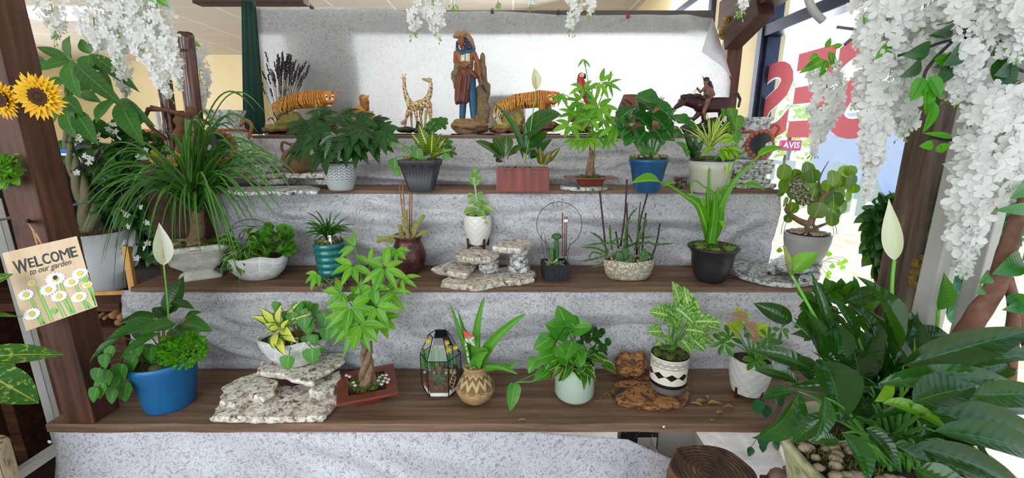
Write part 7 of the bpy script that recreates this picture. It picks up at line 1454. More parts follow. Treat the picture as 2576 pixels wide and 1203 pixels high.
# items on the counter & wall
e = thing('framed_print', V((P(400,310,2.3).x, 2.3, 1.366)), 'small pale framed print leaning behind the bamboo poles', 'picture'); a, b = P(385, 270, 2.3), P(425, 342, 2.3)
m = MB(); box(m, (a.x, 2.3, 1.366), (b.x, 2.315, a.z)); m.build('frame', plain('white_frame', 'e8e4d8', .5), e, smooth=False); m = MB(); box(m, (a.x+.012, 2.298, 1.38), (b.x-.012, 2.2995, a.z-.012)); m.build('print', plain('pale_print', 'c8ccc8', .6, c2='8a9088', scale=40), e, smooth=False)
m = MB(); p = P(366, 325, 2.25); rock(m, V((p.x, p.y, 1.366+.035)), (.06,.04,.034), 2, 14, .2); tag(m.build('orange_ornament', plain('peach_glaze', 'd08a60', .4, c2='a85c3c', scale=20), None), 'peach coloured rounded ornament on the black counter', 'ornament')
# far left: brown panel, dark floor, rack legs, garland
px_ = -2.27; brown = plain('brown_panel_board', '4a2a1a', .8, c2='3a2014', scale=6)
wbox('brown_partition', (px_-.04, 1.0, 0), (px_, 2.6, P(12, 473, 1.7).z+.1), brown, 'dark brown board partition behind the metal rack at the far left', 'panel')
m = MB(); box(m, (-2.25, .2, .001), (-1.45, 2.4, .012)); tag(m.build('floor_boards', woodmat('dark_floor_boards', '1e1410', '30211a', '463226', 1, 1, .6), smooth=False), 'dark brown boards on the floor left of the bench', 'floor boards')
stl = plain('white_enamel_tube', 'b2b1ac', .4, .1, c2='a8a7a2', scale=8)
e = thing('metal_rack', V((-1.45, 1.2, 0)), 'white metal rack legs standing left of the bench', 'rack')
def atx(x, y, Y): return P(x, y, Y)
p = P(112, 1000, 1.22); m = MB(); tube(m, [V((p.x, 1.22, .03)), V((p.x, 1.22, 1.30))], .0125, 4); m.build('leg', stl, e, smooth=False); X1 = p.x
p = P(128, 1000, 1.27); m = MB(); tube(m, [V((p.x, 1.27, .33)), V((p.x, 1.27, 1.22))], .0125, 4); m.build('leg', stl, e, smooth=False)
m = MB(); bar(m, V((X1, 1.22, .42)), V((X1-.02, .55, .42)), .022, .03); m.build('rail', stl, e, smooth=False)
m = MB(); bar(m, V((X1, 1.2, P(40,560,1.2).z)), V((p.x-.05, 1.6, P(40,560,1.2).z)), .006, .006); m.build('wire', stl, e, smooth=False)
m = MB(); c_ = V((X1+.02, 1.2, 0)); lathe(m, c_, [(.001, .03), (.13, .03), (.135, .025), (.135, .0)], 32); m.build('foot_disc', plain('cream_disc', 'cfc6b2', .6), e)
e = thing('leaf_garland', P(25, 425, 1.12), 'small bright green leafy garland on top of the white rack leg', 'garland'); m = MB(); fill(m, None, V((0,0,0)), 12, 425, 34, 34, 1.13, .03, 150, .022, .017, 'ovate', .3, .1, nseg=4); m.build('leaves', leafmat('garland_leaf', '4a8c28', '6fb03a', tr=.25), e); m = MB(); tube(m, [V((X1, 1.2, 1.30)), P(5, 440, 1.13), P(30,430,1.13)], .002, 5); m.build('wire', dstem, e)
# variegated floor plant reaching in from the left edge
e = thing('variegated_dieffenbachia', P(-120, 950, .95), 'large striped yellow-green leaves reaching in from the left edge', 'plant'); m, ms = MB(), MB(); vg = leafmat('variegated_big_leaf', '1f5a24', '2f6f2c', patch='98b058', patchf=.56, vs=10, vein='a8c070', veinw=.04, rough=.25, tr=.2)
for (a, b, w_, y0, y1) in [((-60,900),(162,893),62,.95,1.05),((-50,930),(98,1015),84,.92,.98),((-40,880),(40,925),50,1.0,1.0),((-80,740),(34,690),60,1.0,1.05),((-60,800),(62,800),40,1.0,1.1),((-100,960),(-20,1080),80,.9,.9)]:
    leaf(m, P(*a, y0), P(*b, y1), w_*mpp(P(0,950,.95)), V((.2,-.6,.8)), .08, 'ovate', .12, 12, wave=.05); tube(ms, curve(P(-150, 1250, .95), P(*a, y0), P(-130, 1000, .95), 6), .004, 6)
m.build('leaves', vg, e); ms.build('leaf_stalks', stemm, e)
m = MB(); c_ = P(-150, 1250, .95); lathe(m, V((c_.x, c_.y, 0)), [(.001, 0), (.1, 0), (.13, c_.z-.01), (.12, c_.z)], 24); m.build('pot', plain('brown_pot', '5a3a28', .6), e)
e = thing('birch_log', P(20, 1200, .98), 'upright pale barked log cut by the bottom left corner', 'log'); c_ = P(-40, 1250, .98); tz = P(10, 1136, .98).z; m = MB(); b0 = len(m.v); rr = .068
lathe(m, V((c_.x, .98, 0)), [(rr*1.05, 0), (rr, tz*.5), (rr*1.02, tz-.004), (rr*.95, tz), (rr*.2, tz), (.001, tz)], 36, fn=lambda a, z_, q: q*(1+.05*noise.noise(V((a*2, z_*8, 1)))))
g = G('birch_bark'); nz = g.noise(g.co(scale=(8,8,2)), 7, 6, .7); g.set(col=g.ramp(nz, [(.35, '6a4228'), (.48, 'c8b090'), (.7, 'e0d0b4')]), rough=.8); g.bump(nz, .8, .01); m.build('trunk', g.m, e)
# ---------- right side ----------
e = thing('large_peace_lily', PZ(2250, 1140, .74), 'very large dark-leaved peace lily in a cream-green scalloped pot at the front right', 'potted plant')
C = V((.815, .80, 0)); rt = .205; zt = .735; m = MB()
lathe(m, C+V((0,0,.30)), [(.001, 0), (.11, 0), (.12, .01), (.15, .16), (.19, .36), (.205, .415), (.212, .43), (.205, .435), (.19, .43), (.185, .38)], 56, fn=lambda a, z_, q: q*(1+.012*cos(a*9)*min(1, z_*3)))
g = G('cream_green_glaze'); nz = g.noise(g.co(), 9, 4, .6, 2); g.set(col=g.ramp(nz, [(.35, '8a8a5c'), (.5, 'bcbc90'), (.7, 'd6d4b0')]), rough=.35); g.bump(nz, .5, .01); m.build('pot', g.m, e)
m = MB(); disc(m, (C.x, C.y, .715), .185, dome=.012); m.build('potting_soil', soil, e)
m = MB(); 
for k in range(70): a, q = R.uniform(pi*.8, pi*2.1), R.uniform(.07, .18); s_ = R.uniform(.010, .018); rock(m, (C.x+q*cos(a), C.y+q*sin(a), .728), (s_, s_*.8, s_*.6), k, 8, .25)
tag(m.build('pebbles', pebm, e), kind='stuff'); m = MB(); tufts(m, (C.x-.1, C.y+.03, .725), .09, 500, .018); tag(m.build('moss', mossm, e), kind='stuff')
B = V((C.x, C.y, .73)); PL = leafmat('large_peace_lily_leaf', '103614', '1c541c', vein='2f7428', veinw=.025, stripes=.12, rough=.17, tr=.16, vs=16); PL2 = leafmat('pale_streaked_lily_leaf', '153e1a', '235a22', patch='6f8a58', patchf=.66, vs=16, vein='3a7a30', veinw=.025, stripes=.12, rough=.17, tr=.14)
m, m2, ms = MB(), MB(), MB()
LL = [((1992,808),(1897,752),50,.98,1.02,0),((2238,890),(2158,682),116,.82,.86,0),((2245,930),(2296,772),96,.84,.90,0),((2272,920),(2610,812),84,.74,.72,0),((2330,935),(2640,880),58,.74,.72,1),((2211,965),(2545,942),62,.72,.70,1),((2296,1012),(2458,958),90,.66,.66,0),((2440,995),(2640,975),70,.66,.64,1),((2070,908),(2117,1050),108,.84,.74,0),((2108,905),(2098,795),66,.86,.92,0),((2162,966),(2148,862),84,.82,.88,0),((2042,932),(1888,868),50,.88,.95,1),((2005,962),(1900,920),46,.88,.94,1),((2008,985),(1893,1090),82,.80,.84,1),((2005,985),(1918,992),38,.84,.90,1),((2035,1040),(1948,1066),44,.78,.84,0),((2088,1040),(1996,1102),50,.74,.76,1),((2075,1000),(2052,1098),46,.74,.70,1),((2118,1090),(2186,1200),70,.66,.60,0),((2110,1112),(2042,1096),38,.70,.72,0),((2200,1100),(2485,1200),66,.66,.60,0),((2340,1040),(2640,1090),84,.64,.62,0),((2350,1085),(2640,1150),80,.60,.58,0),((2300,1120),(2580,1215),72,.58,.56,0),((2250,1120),(2400,1220),70,.58,.54,0),((2400,1020),(2620,1030),70,.70,.7,0),((2150,862),(2083,728),46,.9,.95,0),((2082,920),(2025,765),52,.88,.96,0),((2060,900),(1998,788),56,.92,.98,1),((2095,862),(2042,672),26,.94,1.0,0),((2300,1180),(2460,1260),80,.55,.5,0),((2200,860),(2120,740),50,.95,1.0,0),((2120,760),(2230,715),44,1.0,1.0,0),((2300,860),(2390,830),60,.9,.9,0),((2310,920),(2230,870),60,.88,.9,0),((2180,1000),(2230,900),60,.8,.86,0),((2260,1000),(2330,870),56,.8,.86,0),((2120,1000),(2170,900),56,.86,.92,0),((2050,960),(2010,880),50,.9,.96,0),((2120,1060),(2150,960),50,.76,.8,0),((2450,1080),(2640,1180),90,.7,.7,0),((2420,950),(2560,910),60,.8,.82,0),((2080,860),(1990,830),44,.96,1.0,0),((2180,1080),(2260,1160),46,.66,.62,0),((2160,940),(2220,800),60,.9,.96,0)]
LL += [((2240+R.uniform(-60,60), 1000+R.uniform(-50,60)), (2240+cos(a)*R.uniform(150,330), 960-sin(a)*R.uniform(60,210)), R.uniform(34,56), R.uniform(.74,.84), R.uniform(.8,1.0), 0) for a in [i*2*pi/34 for i in range(34)] if not (-.2 < sin(a) < -.0)]
LL += [((2350+R.uniform(-60,60), 1060+R.uniform(-50,50)), (2420+R.uniform(0,200), 1080+R.uniform(-120,140)), R.uniform(40,66), .74, R.uniform(.66,.8), R.randrange(2)) for _ in range(14)]
for (a, b, w_, y0, y1, k) in LL:
    p, q = P(*a, y0), P(*b, y1); leaf(m2 if k else m, p, q+V((0,0,-.012)), w_*mpp(p)*.98, V((R.uniform(-.6,.5), -.6, R.uniform(.4,1.1))), R.uniform(.10,.2), 'lance', .3, 16, wave=.06, twist=R.uniform(-.5,.5)); b_ = B+V((R.uniform(-.05,.05), R.uniform(-.04,.04), 0)); tube(ms, curve(b_, p, b_*.45+p*.55+V((0,0,.05)), 8), [.0045]*5+[.0035,.003,.002,.001], 7)
m.build('dark_leaves', PL, e); m2.build('streaked_leaves', PL2, e)
m = MB(); leaf(m, P(2222,1016,.70), P(2392,1090,.64), 46*mpp(P(2300,1050,.68)), V((.2,-.6,1)), .1, 'ovate', .5, 12); leaf(m, P(2270,1000,.72), P(2300,850,.78), 14*.0008, V((0,-1,0)), .05, 'lance', .5, 8); leaf(m, P(2200, 1010, .72), P(2240, 940, .74), .03, V((0,-1,0)), .05, 'lance', .4, 8); m.build('yellow_green_leaf', leafmat('fresh_lily_leaf', '5a9a1e', '8ac030', tr=.3, rough=.3), e)
ms.build('leaf_stalks', stemm, e)
def sp2(base_, neck, tip, w_, Y, mat, face, prof='spath'):
    m = MB(); a, b, c = B, P(*neck, Y), P(*tip, Y); tube(m, curve(a, b, P(*base_, Y), 12), .0035, 8); m.build('flower_stalk', plain('flower_stalk_green', '6fb53a'), e); m = MB(); leaf(m, b, c, w_*mpp(b), face, .10, prof, .5, 14, wave=.04); m.build('flower_spathe', mat, e)
sp2((2235,740), (2250,655), (2236,500), 42, .92, leafmat('spathe_f3f1ea', 'f3f1ea', 'f3f1ea'), (-.7,-.8,.1))
m = MB(); tube(m, [P(2256,575,.915), P(2263,612,.915)], .004, 8); m.build('spadix', plain('cream_spadix', 'e6dcae'), e)
sp2((2030,760), (1990,690), (2060,636), 44, 1.0, leafmat('green_spathe', '6aa834', '88c048', tr=.3), (-.2,-.7,1)); m = MB(); tube(m, [P(1990,690,.99), P(1983,650,.99), P(1973,618,.99)], [.006,.007,.003], 8); m.build('spadix', plain('green_spadix', '6a8a3a', .8, c2='a8a860', scale=160, bump=1), e)
sp2((2365,860), (2360,780), (2374,685), 40, .92, leafmat('spathe_closed', '3f7a2a', '4f8a34'), (-.3,-1,.2))
m = MB(); box(m, (C.x-.16, C.y-.16, 0), (C.x+.16, C.y+.16, .299)); tag(m.build('plant_stool', dkw, None, smooth=False, bevel=.004), 'dark square block stool under the large peace lily pot', 'stool')
# stump, rocks, boxes
c_ = PZ(1800, 1192, .50); c_.x = P(1798, 1192, c_.y).x; m = MB(); r_ = .118; g = G('stump_bark'); nz = g.noise(g.co(scale=(1,1,.3)), 40, 5, .7, 1); g.set(col=g.ramp(nz, [(.35, '3a2416'), (.5, '7a4e30'), (.7, 'a87048')]), rough=.9); g.bump(nz, 1, .012)
e = thing('tree_stump', V((c_.x, c_.y, 0)), 'round cut tree stump with rough bark in front of the sagging cloth', 'stump')
lathe(m, V((c_.x, c_.y, 0)), [(r_*1.05, 0), (r_, .2), (r_*1.0, .485), (r_*.97, .50), (r_*.93, .502)], 60, fn=lambda a, z_, q: q*(1+.10*noise.noise(V((cos(a)*1.8, sin(a)*1.8, z_*2)))+.03*noise.noise(V((cos(a)*9, sin(a)*9, z_*9))))); m.build('bark', g.m, e)
g = G('stump_end_grain'); x = g.co('Object'); d = g.n('VectorMath', {0: x, 1: (c_.x-.02, c_.y, .5)}, operation='DISTANCE').outputs['Value']; rg = g.math('SINE', g.math('ADD', g.math('MULTIPLY', d, 520), g.math('MULTIPLY', g.noise(x, 22, 4), 9))); g.set(col=g.mix(g.ramp(rg, [(.3, '000000'), (1, 'ffffff')]), g.ramp(g.noise(g.co(scale=(1,.3,1)), 30, 5), [(.35, '2a1c12'), (.6, '6a4c32'), (.75, 'a8865c')]), '3a281a'), rough=.8); g.bump(rg, .5, .006)
m = MB(); n = 60; vs = [(c_.x, c_.y, .503)]
for k in range(n): a = 2*pi*k/n; q = r_*.94*(1+.10*noise.noise(V((cos(a)*1.8, sin(a)*1.8, 1.0)))); vs.append((c_.x+q*cos(a), c_.y+q*sin(a), .503))
m.add(vs, [(0, 1+k, 1+(k+1) % n) for k in range(n)]); m.build('cut_face', g.m, e, smooth=False)
for k, (x, y, r_, lab) in enumerate([(1965,1198,.03,'dark reddish stone left of the big pot at the bottom edge'),(1992,1190,.022,'smaller grey-brown stone touching the big pot at the bottom edge')]):
    p = P(x, y+6, 1.0); m = MB(); rock(m, p, (r_, .03, r_*.7), k, 14, .4); o = tag(m.build('display_stone', plain('reddish_rock', '5a3a34', .8, c2='8a7468', scale=50, bump=.8), None), lab, 'stone')
zs_ = P(1975, 1215, 1.0).z; wbox('stone_block', (P(1975,1200,1.0).x-.05, .97, 0), (P(1975,1200,1.0).x+.048, 1.03, zs_), dkw, 'dark block carrying the two small stones at the bottom edge', 'block')
wbc = plain('white_carton', 'd8d4cc', .7, c2='cfcac0', scale=6); kr = plain('brown_cardboard', '8a6038', .8, c2='7a5430', scale=8)
e = thing('open_carton', V((P(1720,1110,1.35).x, 1.35, 0)), 'open white and brown cardboard box under the bench behind the stump', 'box')
a, b = P(1660,1120,1.30), P(1797,1120,1.30); zt_ = P(1797,1092,1.42).z
m = MB()
for lo, hi in (((a.x,1.29,0),(a.x+.004,1.46,zt_)), ((b.x-.004,1.29,0),(b.x,1.46,zt_)), ((a.x,1.29,0),(b.x,1.294,zt_-.03)), ((a.x,1.456,0),(b.x,1.46,zt_))): box(m, lo, hi)
m.build('carton_walls', wbc, e, smooth=False); m = MB(); m.add([(a.x,1.293,zt_-.03),(b.x-.01,1.293,zt_-.03),(b.x-.02,1.25,zt_-.06),(a.x,1.25,zt_-.09)], [(0,1,2,3)]); m.build('carton_flap', kr, e, smooth=False, solid=.003)
m = MB(); f_ = lambda u, v, o=0: V((a.x+(b.x-a.x)*u, 1.289-o, zt_-.04-(.10)*v)); put(m, 'FRAGILE', .35, .95, .05, .5, 0, 0, f_, .0005); m.build('red_print', plain('red_ink', 'b02a38', .6), e, smooth=False) if False else None
e = thing('black_dotted_box', V((P(1600,1110,1.40).x, 1.40, 0)), 'black box with tiny white dots and a white label under the bench', 'box'); a, b = P(1560,1110,1.40), P(1655,1110,1.40); z1_ = P(1655,1084,1.40).z+.03
g = G('dotted_black_card'); vo = g.n('TexVoronoi', {'Vector': g.co(), 'Scale': 70.0}).outputs[0]; g.set(col=g.ramp(vo, [(.10, 'd0d0d0'), (.14, '121418')]), rough=.5); m = MB(); box(m, (a.x, 1.40, 0), (b.x, 1.44, z1_)); m.build('box_body', g.m, e, smooth=False); m = MB(); a2 = P(1604,1108,1.398); box(m, (a2.x, 1.397, a2.z-.03), (a2.x+.07, 1.399, a2.z+.012)); m.build('white_label', wbc, e, smooth=False)
def fl2(u, v):
    x = .52 + .72*u; return (x, 1.10+.5*v*.9, .012+.30*(1-v)*(1 if v < 1 else 0)*.9 + .01*noise.noise(V((x*6, v*4, 3))))
sheet('plastic_sheet', fl2, 40, 14, plain('white_plastic_sheet', 'ccd2de', .35, c2='bfc6d4', scale=5), 'crumpled white sheet sloping to the floor between the stump and the big pot', 'sheet')
# white rack uprights beside the window
e = thing('metal_rack', V((1.0, .95, 0)), 'pale grey enamelled rack uprights in front of the ivy at right', 'rack')
for (t_, b_, Y, w_) in [((2478,190),(2322,760),.95,.034),((2570,180),(2446,800),.93,.030),((2430,430),(2372,760),1.06,.026)]:
    p, q = P(*t_, Y), P(*b_, Y); x = (p.x+q.x)/2; m = MB(); bar(m, V((x, Y, 0)), V((x, Y, 2.2)), w_, w_*1.2, (1,.35,0)); m.build('upright', stl, e, smooth=False, bevel=.003)
for y_ in (655, 672): m = MB(); tube(m, [P(2360,y_,.97), P(2432,y_+2,1.06)], .003, 6); m.build('wire_rung', stl, e)
# ivy column, ficus
iv2 = leafmat('blue_green_ivy', '1f6a48', '2f8a5c', vein='7ac0a0', veinw=.04, rough=.4, tr=.25)
e = thing('potted_ivy', V((P(2235,600,1.45).x, 1.42, .0)), 'tall mass of dark ivy between the window and the weathered post', 'ivy'); m = MB(); fill(m, None, V((0,0,0)), 2236, 600, 44, 110, 1.38, .03, 210, .05, .045, 'heart', .6, .1, nseg=4, up=0); fill(m, None, V((0,0,0)), 2215, 560, 24, 60, 1.38, .03, 50, .05, .04, 'heart', .6, .1, nseg=4, up=0); m.build('ivy_leaves', ivl, e); m = MB(); x = P(2236,600,1.38).x; tube(m, [V((x, 1.38, .0)), V((x, 1.38, 1.2))], .015, 8); m.build('stem', trunkm, e)
e = thing('potted_ivy', V((1.16, 1.1, 0)), 'bright blue-green ivy showing between the pale rack uprights', 'ivy'); m = MB(); fill(m, None, V((0,0,0)), 2405, 600, 55, 170, 1.12, .04, 190, .05, .045, 'heart', .6, .1, nseg=4, up=0); fill(m, None, V((0,0,0)), 2500, 600, 36, 90, 1.1, .04, 60, .055, .05, 'heart', .6, .1, nseg=4, up=0); m.build('ivy_leaves', iv2, e); x = P(2405,600,1.12).x; m = MB(); tube(m, [V((x, 1.14, .0)), V((x, 1.14, 1.25))], .014, 8); m.build('stem', trunkm, e)
e = thing('ficus_tree', V((P(2520,900,.8).x, .8, 0)), 'ficus tree with curving brown trunks and big green leaves at the right edge', 'tree'); m = MB()
for pts, r0 in [([(2420,860),(2460,790),(2500,730),(2530,640),(2556,560),(2590,480)],.020),([(2530,1000),(2545,860),(2550,760),(2530,690),(2560,600)],.013),([(2600,900),(2560,780),(2540,700)],.012),([(2420,860),(2400,1000),(2420,1150)],.022)]:
    sp_ = spline([P(x, y, .82) for x, y in pts], 6); n = len(sp_)-1; tube(m, sp_, [r0*(1-.5*i/n)*(1+.04*sin(i*1.1)) for i in range(n+1)], 10)
tube(m, [V((P(2420,1150,.82).x, .82, 0)), P(2420,1140,.82)], .024, 10); m.build('trunks', plain('reddish_bark', '6a4438', .85, c2='8a6250', scale=30, bump=.8), e); m = MB()
for (a, b, w_) in [((2600,530),(2500,530),34),((2570,650),(2495,690),60),((2576,700),(2600,640),50),((2540,740),(2600,800),50),((2470,720),(2450,740),30),((2580,770),(2520,780),36),((2490,690),(2460,712),34),((2590,560),(2570,660),46),((2560,880),(2600,820),40),((2480,880),(2620,905),40),((2590,460),(2540,500),40)]: leaf(m, P(*a, .8), P(*b, .76), w_*mpp(P(2550,700,.8)), V((R.uniform(-.4,.4),-.9,.4)), .08, 'ovate', .12, 9)
m.build('leaves', leafmat('ficus_leaf', '1c6a30', '2f9040', vein='1a4a24', veinw=.05, tr=.3, rough=.35), e)
# small-leaved plant behind the lily and hanging arm
e = thing('leafy_shrub', V((P(2120,760,1.12).x, 1.13, 0)), 'bushy round-leaved green shrub just behind the large peace lily', 'plant'); m, ms = MB(), MB(); fill(m, None, V((0,0,0)), 2110, 790, 75, 60, 1.07, .04, 70, .06, .04, 'ovate', .3, .1, nseg=6); m.build('leaves', LG, e); x = P(2110,800,1.07).x; tube(ms, [V((x,1.08,.0)), V((x, 1.08, .86))], .012, 8)
ms.build('stem', trunkm, e)
m = MB(); m2 = MB(); e = thing('weeping_fig_sprigs', PZ(1940, 1100, Z4-.02), 'small dark-leaved sprigs hanging over the front edge beneath the lily', 'sprig')
for (x, y, w_) in [(1905,1020,36),(1925,1035,30),(1915,1110,30),(1940,1095,30),(1890,1140,20),(1945,1120,26),(1960,1000,34),(1990,960,30),(1918,1130,20)]: p = P(x, y-16, 1.06); leaf(m, p, p+V((R.uniform(-.012,.012), -.01, -w_*1.1*mpp(p))), w_*mpp(p), V((R.uniform(-.3,.3),-.9,.5)), .08, 'ovate', .1, 7); tube(m2, [p, P(1975, 1000, 1.07)], .001, 4)
m.build('leaves', leafmat('blueish_leaf', '1a4a34', '2a6a44', tr=.15, rough=.2), e); m2.build('twigs', dstem, e)
m = MB(); sp_ = spline([P(2028,-30,1.25), P(2036,5,1.25), P(2050,32,1.25), P(2070,52,1.25)], 6); tube(m, sp_, .010, 10); tag(m.build('curved_hook_arm', stl, None), 'curved pale tube hanging down in front of the window transom', 'hook')
m = MB(); tube(m, [P(2205,55,1.2), P(2165,78,1.2), P(2125,112,1.2)], .004, 7); tube(m, [P(2165,76,1.2), P(2106,68,1.2)], .0035, 7); tag(m.build('bare_branch', plain('grey_branch', '5c6068', .6), None), 'bare forked grey branch in front of the window', 'branch')
# ---------- hanging white silk wisteria ----------
wst_ = plain('wisteria_stem', '8ab84a', .6, c2='6a9a3a', scale=30); wlf = leafmat('wisteria_leaf', '3f8a2c', '6ab04a', vein='a8d080', veinw=.04, tr=.35); wld = leafmat('dark_silk_leaf', '103a30', '1a5a3c', vein='0c2a20', veinw=.05, tr=.22)
GW = 'white silk wisteria hanging from the frame'
def raceme(label, pts, Y, rpx, n, r=.012, leaves=(), tipbuds=10, mat=None, dy=.03, lm=None):
    sp_ = spline([P(x, y, Y) for x, y in pts], 8); s = mpp(sp_[0]); e = thing('wisteria_raceme', sp_[0], label, 'artificial flowers', GW); m, ms = MB(), MB(); N = len(sp_)-1
    n = int(n*.8)
    for i in range(n):
        t = (i+R.random())/n; k = t*N; j = min(int(k), N-1); c = sp_[j].lerp(sp_[j+1], k-j); w_ = rpx*.92*s*(1 if t < .45 else max(.12, 1-(t-.45)/.6)); a = R.uniform(0, 2*pi); q = sqrt(R.uniform(.15, 1)); o = V((cos(a)*w_*q, sin(a)*min(w_, dy)*q, R.uniform(-.4,.4)*w_*.5)); p = c+o
        bloom(m, p, r*R.uniform(.8, 1.15)*(1 if t < .85 else .6), R.choice((4,5,5)), o.normalized()*.8+V((0,-.6,-.15))+rnd3(.5))
        if i % 3 == 0: tube(ms, [c, p], .0006, 3, False)
    tube(ms, sp_, .0014, 5)
    for i in range(tipbuds): c = sp_[-1-R.randrange(max(1, N//4))]; q = c+V((R.uniform(-.012,.012), R.uniform(-.01,.01), -R.uniform(.005,.022))); tube(ms, [c, q], .0005, 3, False); ell(ms, q, (.0018,.0018,.0035), None, 5)
    m.build('blossoms', mat or wpet, e); ms.build('stem', wst_, e)
    if leaves:
        m = MB()
        for (a, b, w_) in leaves: leaf(m, P(*a, Y-.02), P(*b, Y-.02), w_*s, V((R.uniform(-.4,.4),-.9,.3)), .08, 'ovate', .12, 7)
        m.build('leaves', lm or wlf, e)
TY = 1.25
for lab, pts, rp, n, lv in [
 ('wisteria cluster hanging furthest left beside the fluorescent panel', [(120,-30),(130,20),(140,60),(135,95)], 36, 60, ()),
 ('broad wisteria raceme hanging right of the furthest left cluster', [(225,-30),(235,40),(240,90),(250,130)], 42, 100, ()),
 ('wisteria raceme hanging above the large-leaved money tree', [(285,-30),(290,50),(300,100),(290,160)], 44, 130, ()),
 ('long wisteria raceme drooping towards the shorter bamboo pole', [(335,-30),(350,50),(370,120),(400,190),(425,245)], 40, 190, ()),
 ('wisteria raceme hanging just left of the tall bamboo pole top', [(385,-30),(400,40),(415,100),(440,160),(452,225)], 34, 170, [((395,-8),(425,18),20),((360,-10),(405,8),16)]),
 ('wisteria raceme filling the top between its two neighbours', [(310,-30),(330,20),(340,70),(352,130)], 46, 130, ())]:
    raceme(lab, pts, TY, rp, n, .0135, lv)
raceme('thin distant wisteria raceme behind the large money tree leaves', [(300,120),(305,170),(312,210),(318,245)], 1.7, 20, 70, .016)
raceme('distant wisteria raceme hanging behind the tall bamboo pole', [(495,120),(502,180),(505,230),(510,285)], 1.82, 22, 110, .017, [((482,105),(505,118),14)])
raceme('left of the two wisteria sprays over the backdrop top near the statue', [(1045,-20),(1048,20),(1042,60),(1040,85)], 1.3, 20, 40, .012)
raceme('right and fuller of the two wisteria sprays over the backdrop near the statue', [(1085,-20),(1092,20),(1095,55),(1105,95)], 1.3, 26, 60, .013)
raceme('tiny wisteria tip peeking in at the top above the statue headdress', [(1150,-40),(1145,-10),(1140,10)], 1.3, 10, 9, .012)
raceme('single budding wisteria tip at the top between statue and second tiger', [(1248,-40),(1250,-10),(1254,5)], 1.3, 6, 4, .009)
raceme('small wisteria tip at the top above the second tiger', [(1340,-40),(1342,-12),(1333,12)], 1.3, 12, 10, .011)
raceme('wisteria spray hanging over the top edge above the slender money tree', [(1440,-20),(1446,20),(1440,50),(1438,72)], 1.3, 20, 34, .013)
raceme('wisteria sprig right beside the spray above the slender money tree', [(1488,-20),(1490,10),(1484,35)], 1.3, 14, 18, .012)
raceme('small wisteria cluster hanging on the beam near the window', [(1880,-30),(1872,5),(1862,30)], 1.15, 14, 16, .014)
# right side
raceme('full white wisteria raceme with leafy top in front of the window', [(2078,170),(2080,230),(2072,290),(2060,330),(2045,388)], 1.2, 40, 300, .0125, [((2075,150),(2010,185),26),((2080,150),(2060,195),24),((2085,130),(2095,175),24),((2075,120),(2090,95),18),((2090,150),(2110,175),18),((2060,140),(2035,150),20),((2050,160),(2025,172),22),((2095,120),(2120,112),14)], dy=.05)
shade = wpet
raceme('slim brighter wisteria raceme hanging beside the longest one at the window', [(2180,-30),(2190,60),(2182,140),(2170,220),(2150,270)], 1.12, 36, 200, .0135, [((2185,30),(2172,62),22)], dy=.05)
raceme('longest wisteria raceme, ending beside the coin-leaved shrub', [(2250,-30),(2225,90),(2215,200),(2205,300),(2195,390),(2180,500)], .95, 42, 330, .0165, [((2235,110),(2200,150),24),((2230,120),(2255,140),24)], dy=.05)
raceme('wisteria raceme hanging over the top of the weathered post', [(2330,-30),(2320,60),(2300,130),(2290,210),(2280,300),(2268,340)], .95, 44, 260, .0165, dy=.05)
raceme('wisteria cluster overhanging the top of the pale rack upright', [(2440,-30),(2430,40),(2425,120),(2430,200),(2410,250)], .88, 50, 200, .0175, dy=.05)
raceme('wisteria cluster cut by the top right corner', [(2540,-40),(2530,30),(2560,90),(2550,150)], .85, 50, 150, .018, dy=.05)
raceme('heavy wisteria raceme hanging down the right side over the rack uprights', [(2530,230),(2500,330),(2480,430),(2450,520),(2432,600),(2425,690)], .82, 66, 360, .018, dy=.07)
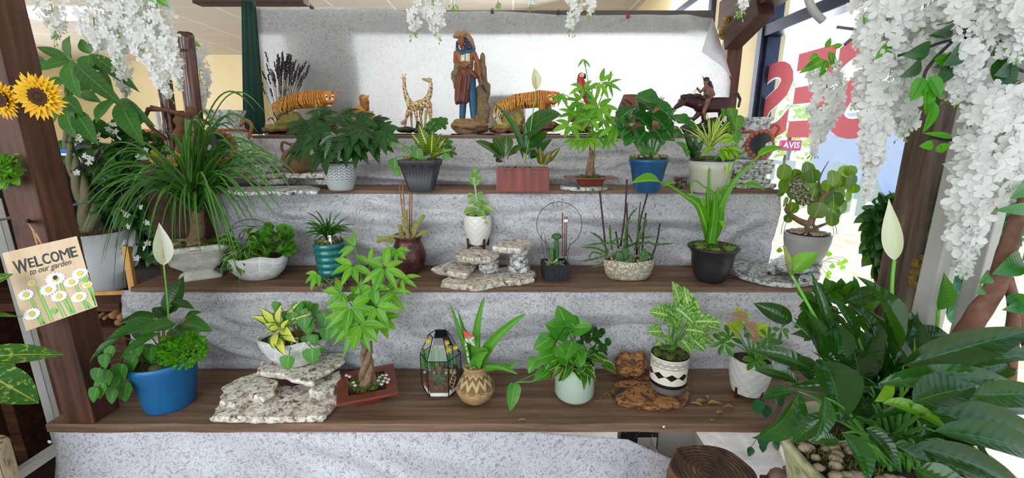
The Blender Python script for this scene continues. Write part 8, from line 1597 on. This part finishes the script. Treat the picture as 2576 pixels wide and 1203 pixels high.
raceme('wisteria raceme at the right edge over the ficus leaves', [(2590,250),(2575,350),(2560,450),(2530,520)], .84, 52, 220, .018, dy=.06)
raceme('wisteria raceme between the weathered post and the rack uprights', [(2370,40),(2362,110),(2360,180),(2385,245)], .98, 44, 130, .0165, dy=.05)
e = thing('silk_leaf_branch', P(2400, 110, .9), 'dark silk branch of broad leaves arching across the wisteria at top right', 'artificial branch'); m, ml, ms = MB(), MB(), MB(); s = mpp(P(2350,150,.88))
for (a, b, w_) in [((2340,120),(2268,140),44),((2318,155),(2262,195),40),((2395,70),(2345,85),30),((2400,75),(2335,90),34),((2420,120),(2370,165),52),((2400,140),(2350,170),48),((2385,165),(2360,215),48),((2480,60),(2420,75),44),((2500,90),(2440,110),50),((2540,100),(2490,140),54),((2555,150),(2500,190),60),((2510,150),(2530,240),60),((2560,215),(2480,260),50),((2576,240),(2450,285),46),((2530,200),(2560,270),50),((2470,90),(2500,60),44),((2360,60),(2400,50),30),((2540,20),(2500,60),50),((2410,95),(2450,80),40)]:
    leaf(m, P(*a, .88), P(*b, .86+R.uniform(-.03,.03)), w_*s, V((R.uniform(-.4,.4),-.9,-.2)), .08, 'ovate', .12, 8)
for (a, b, w_) in [((2322,195),(2290,255),46),((2335,195),(2365,250),50),((2330,215),(2326,290),50),((2350,255),(2320,335),40),((2348,365),(2312,368),26),((2365,362),(2370,385),36),((2395,345),(2322,335),16),((2350,150),(2400,160),30)]: leaf(ml, P(*a, .87), P(*b, .87), w_*s, V((R.uniform(-.3,.3),-.9,.2)), .08, 'ovate', .12, 8)
for pts in [[(2620,110),(2500,100),(2400,100),(2330,120),(2260,140)],[(2400,100),(2350,150),(2325,190),(2325,240)],[(2560,240),(2470,290),(2400,350),(2340,345)],[(2576,180),(2540,160),(2500,100)]]: tube(ms, spline([P(x, y, .88) for x, y in pts], 5), .0028, 6)
m.build('dark_leaves', wld, e); ml.build('bright_leaves', leafmat('bright_silk_leaf', '2f8a20', '4aa82c', vein='1a4a18', veinw=.05, tr=.45), e); ms.build('branch', plain('dark_twig', '2a2a26', .7), e)
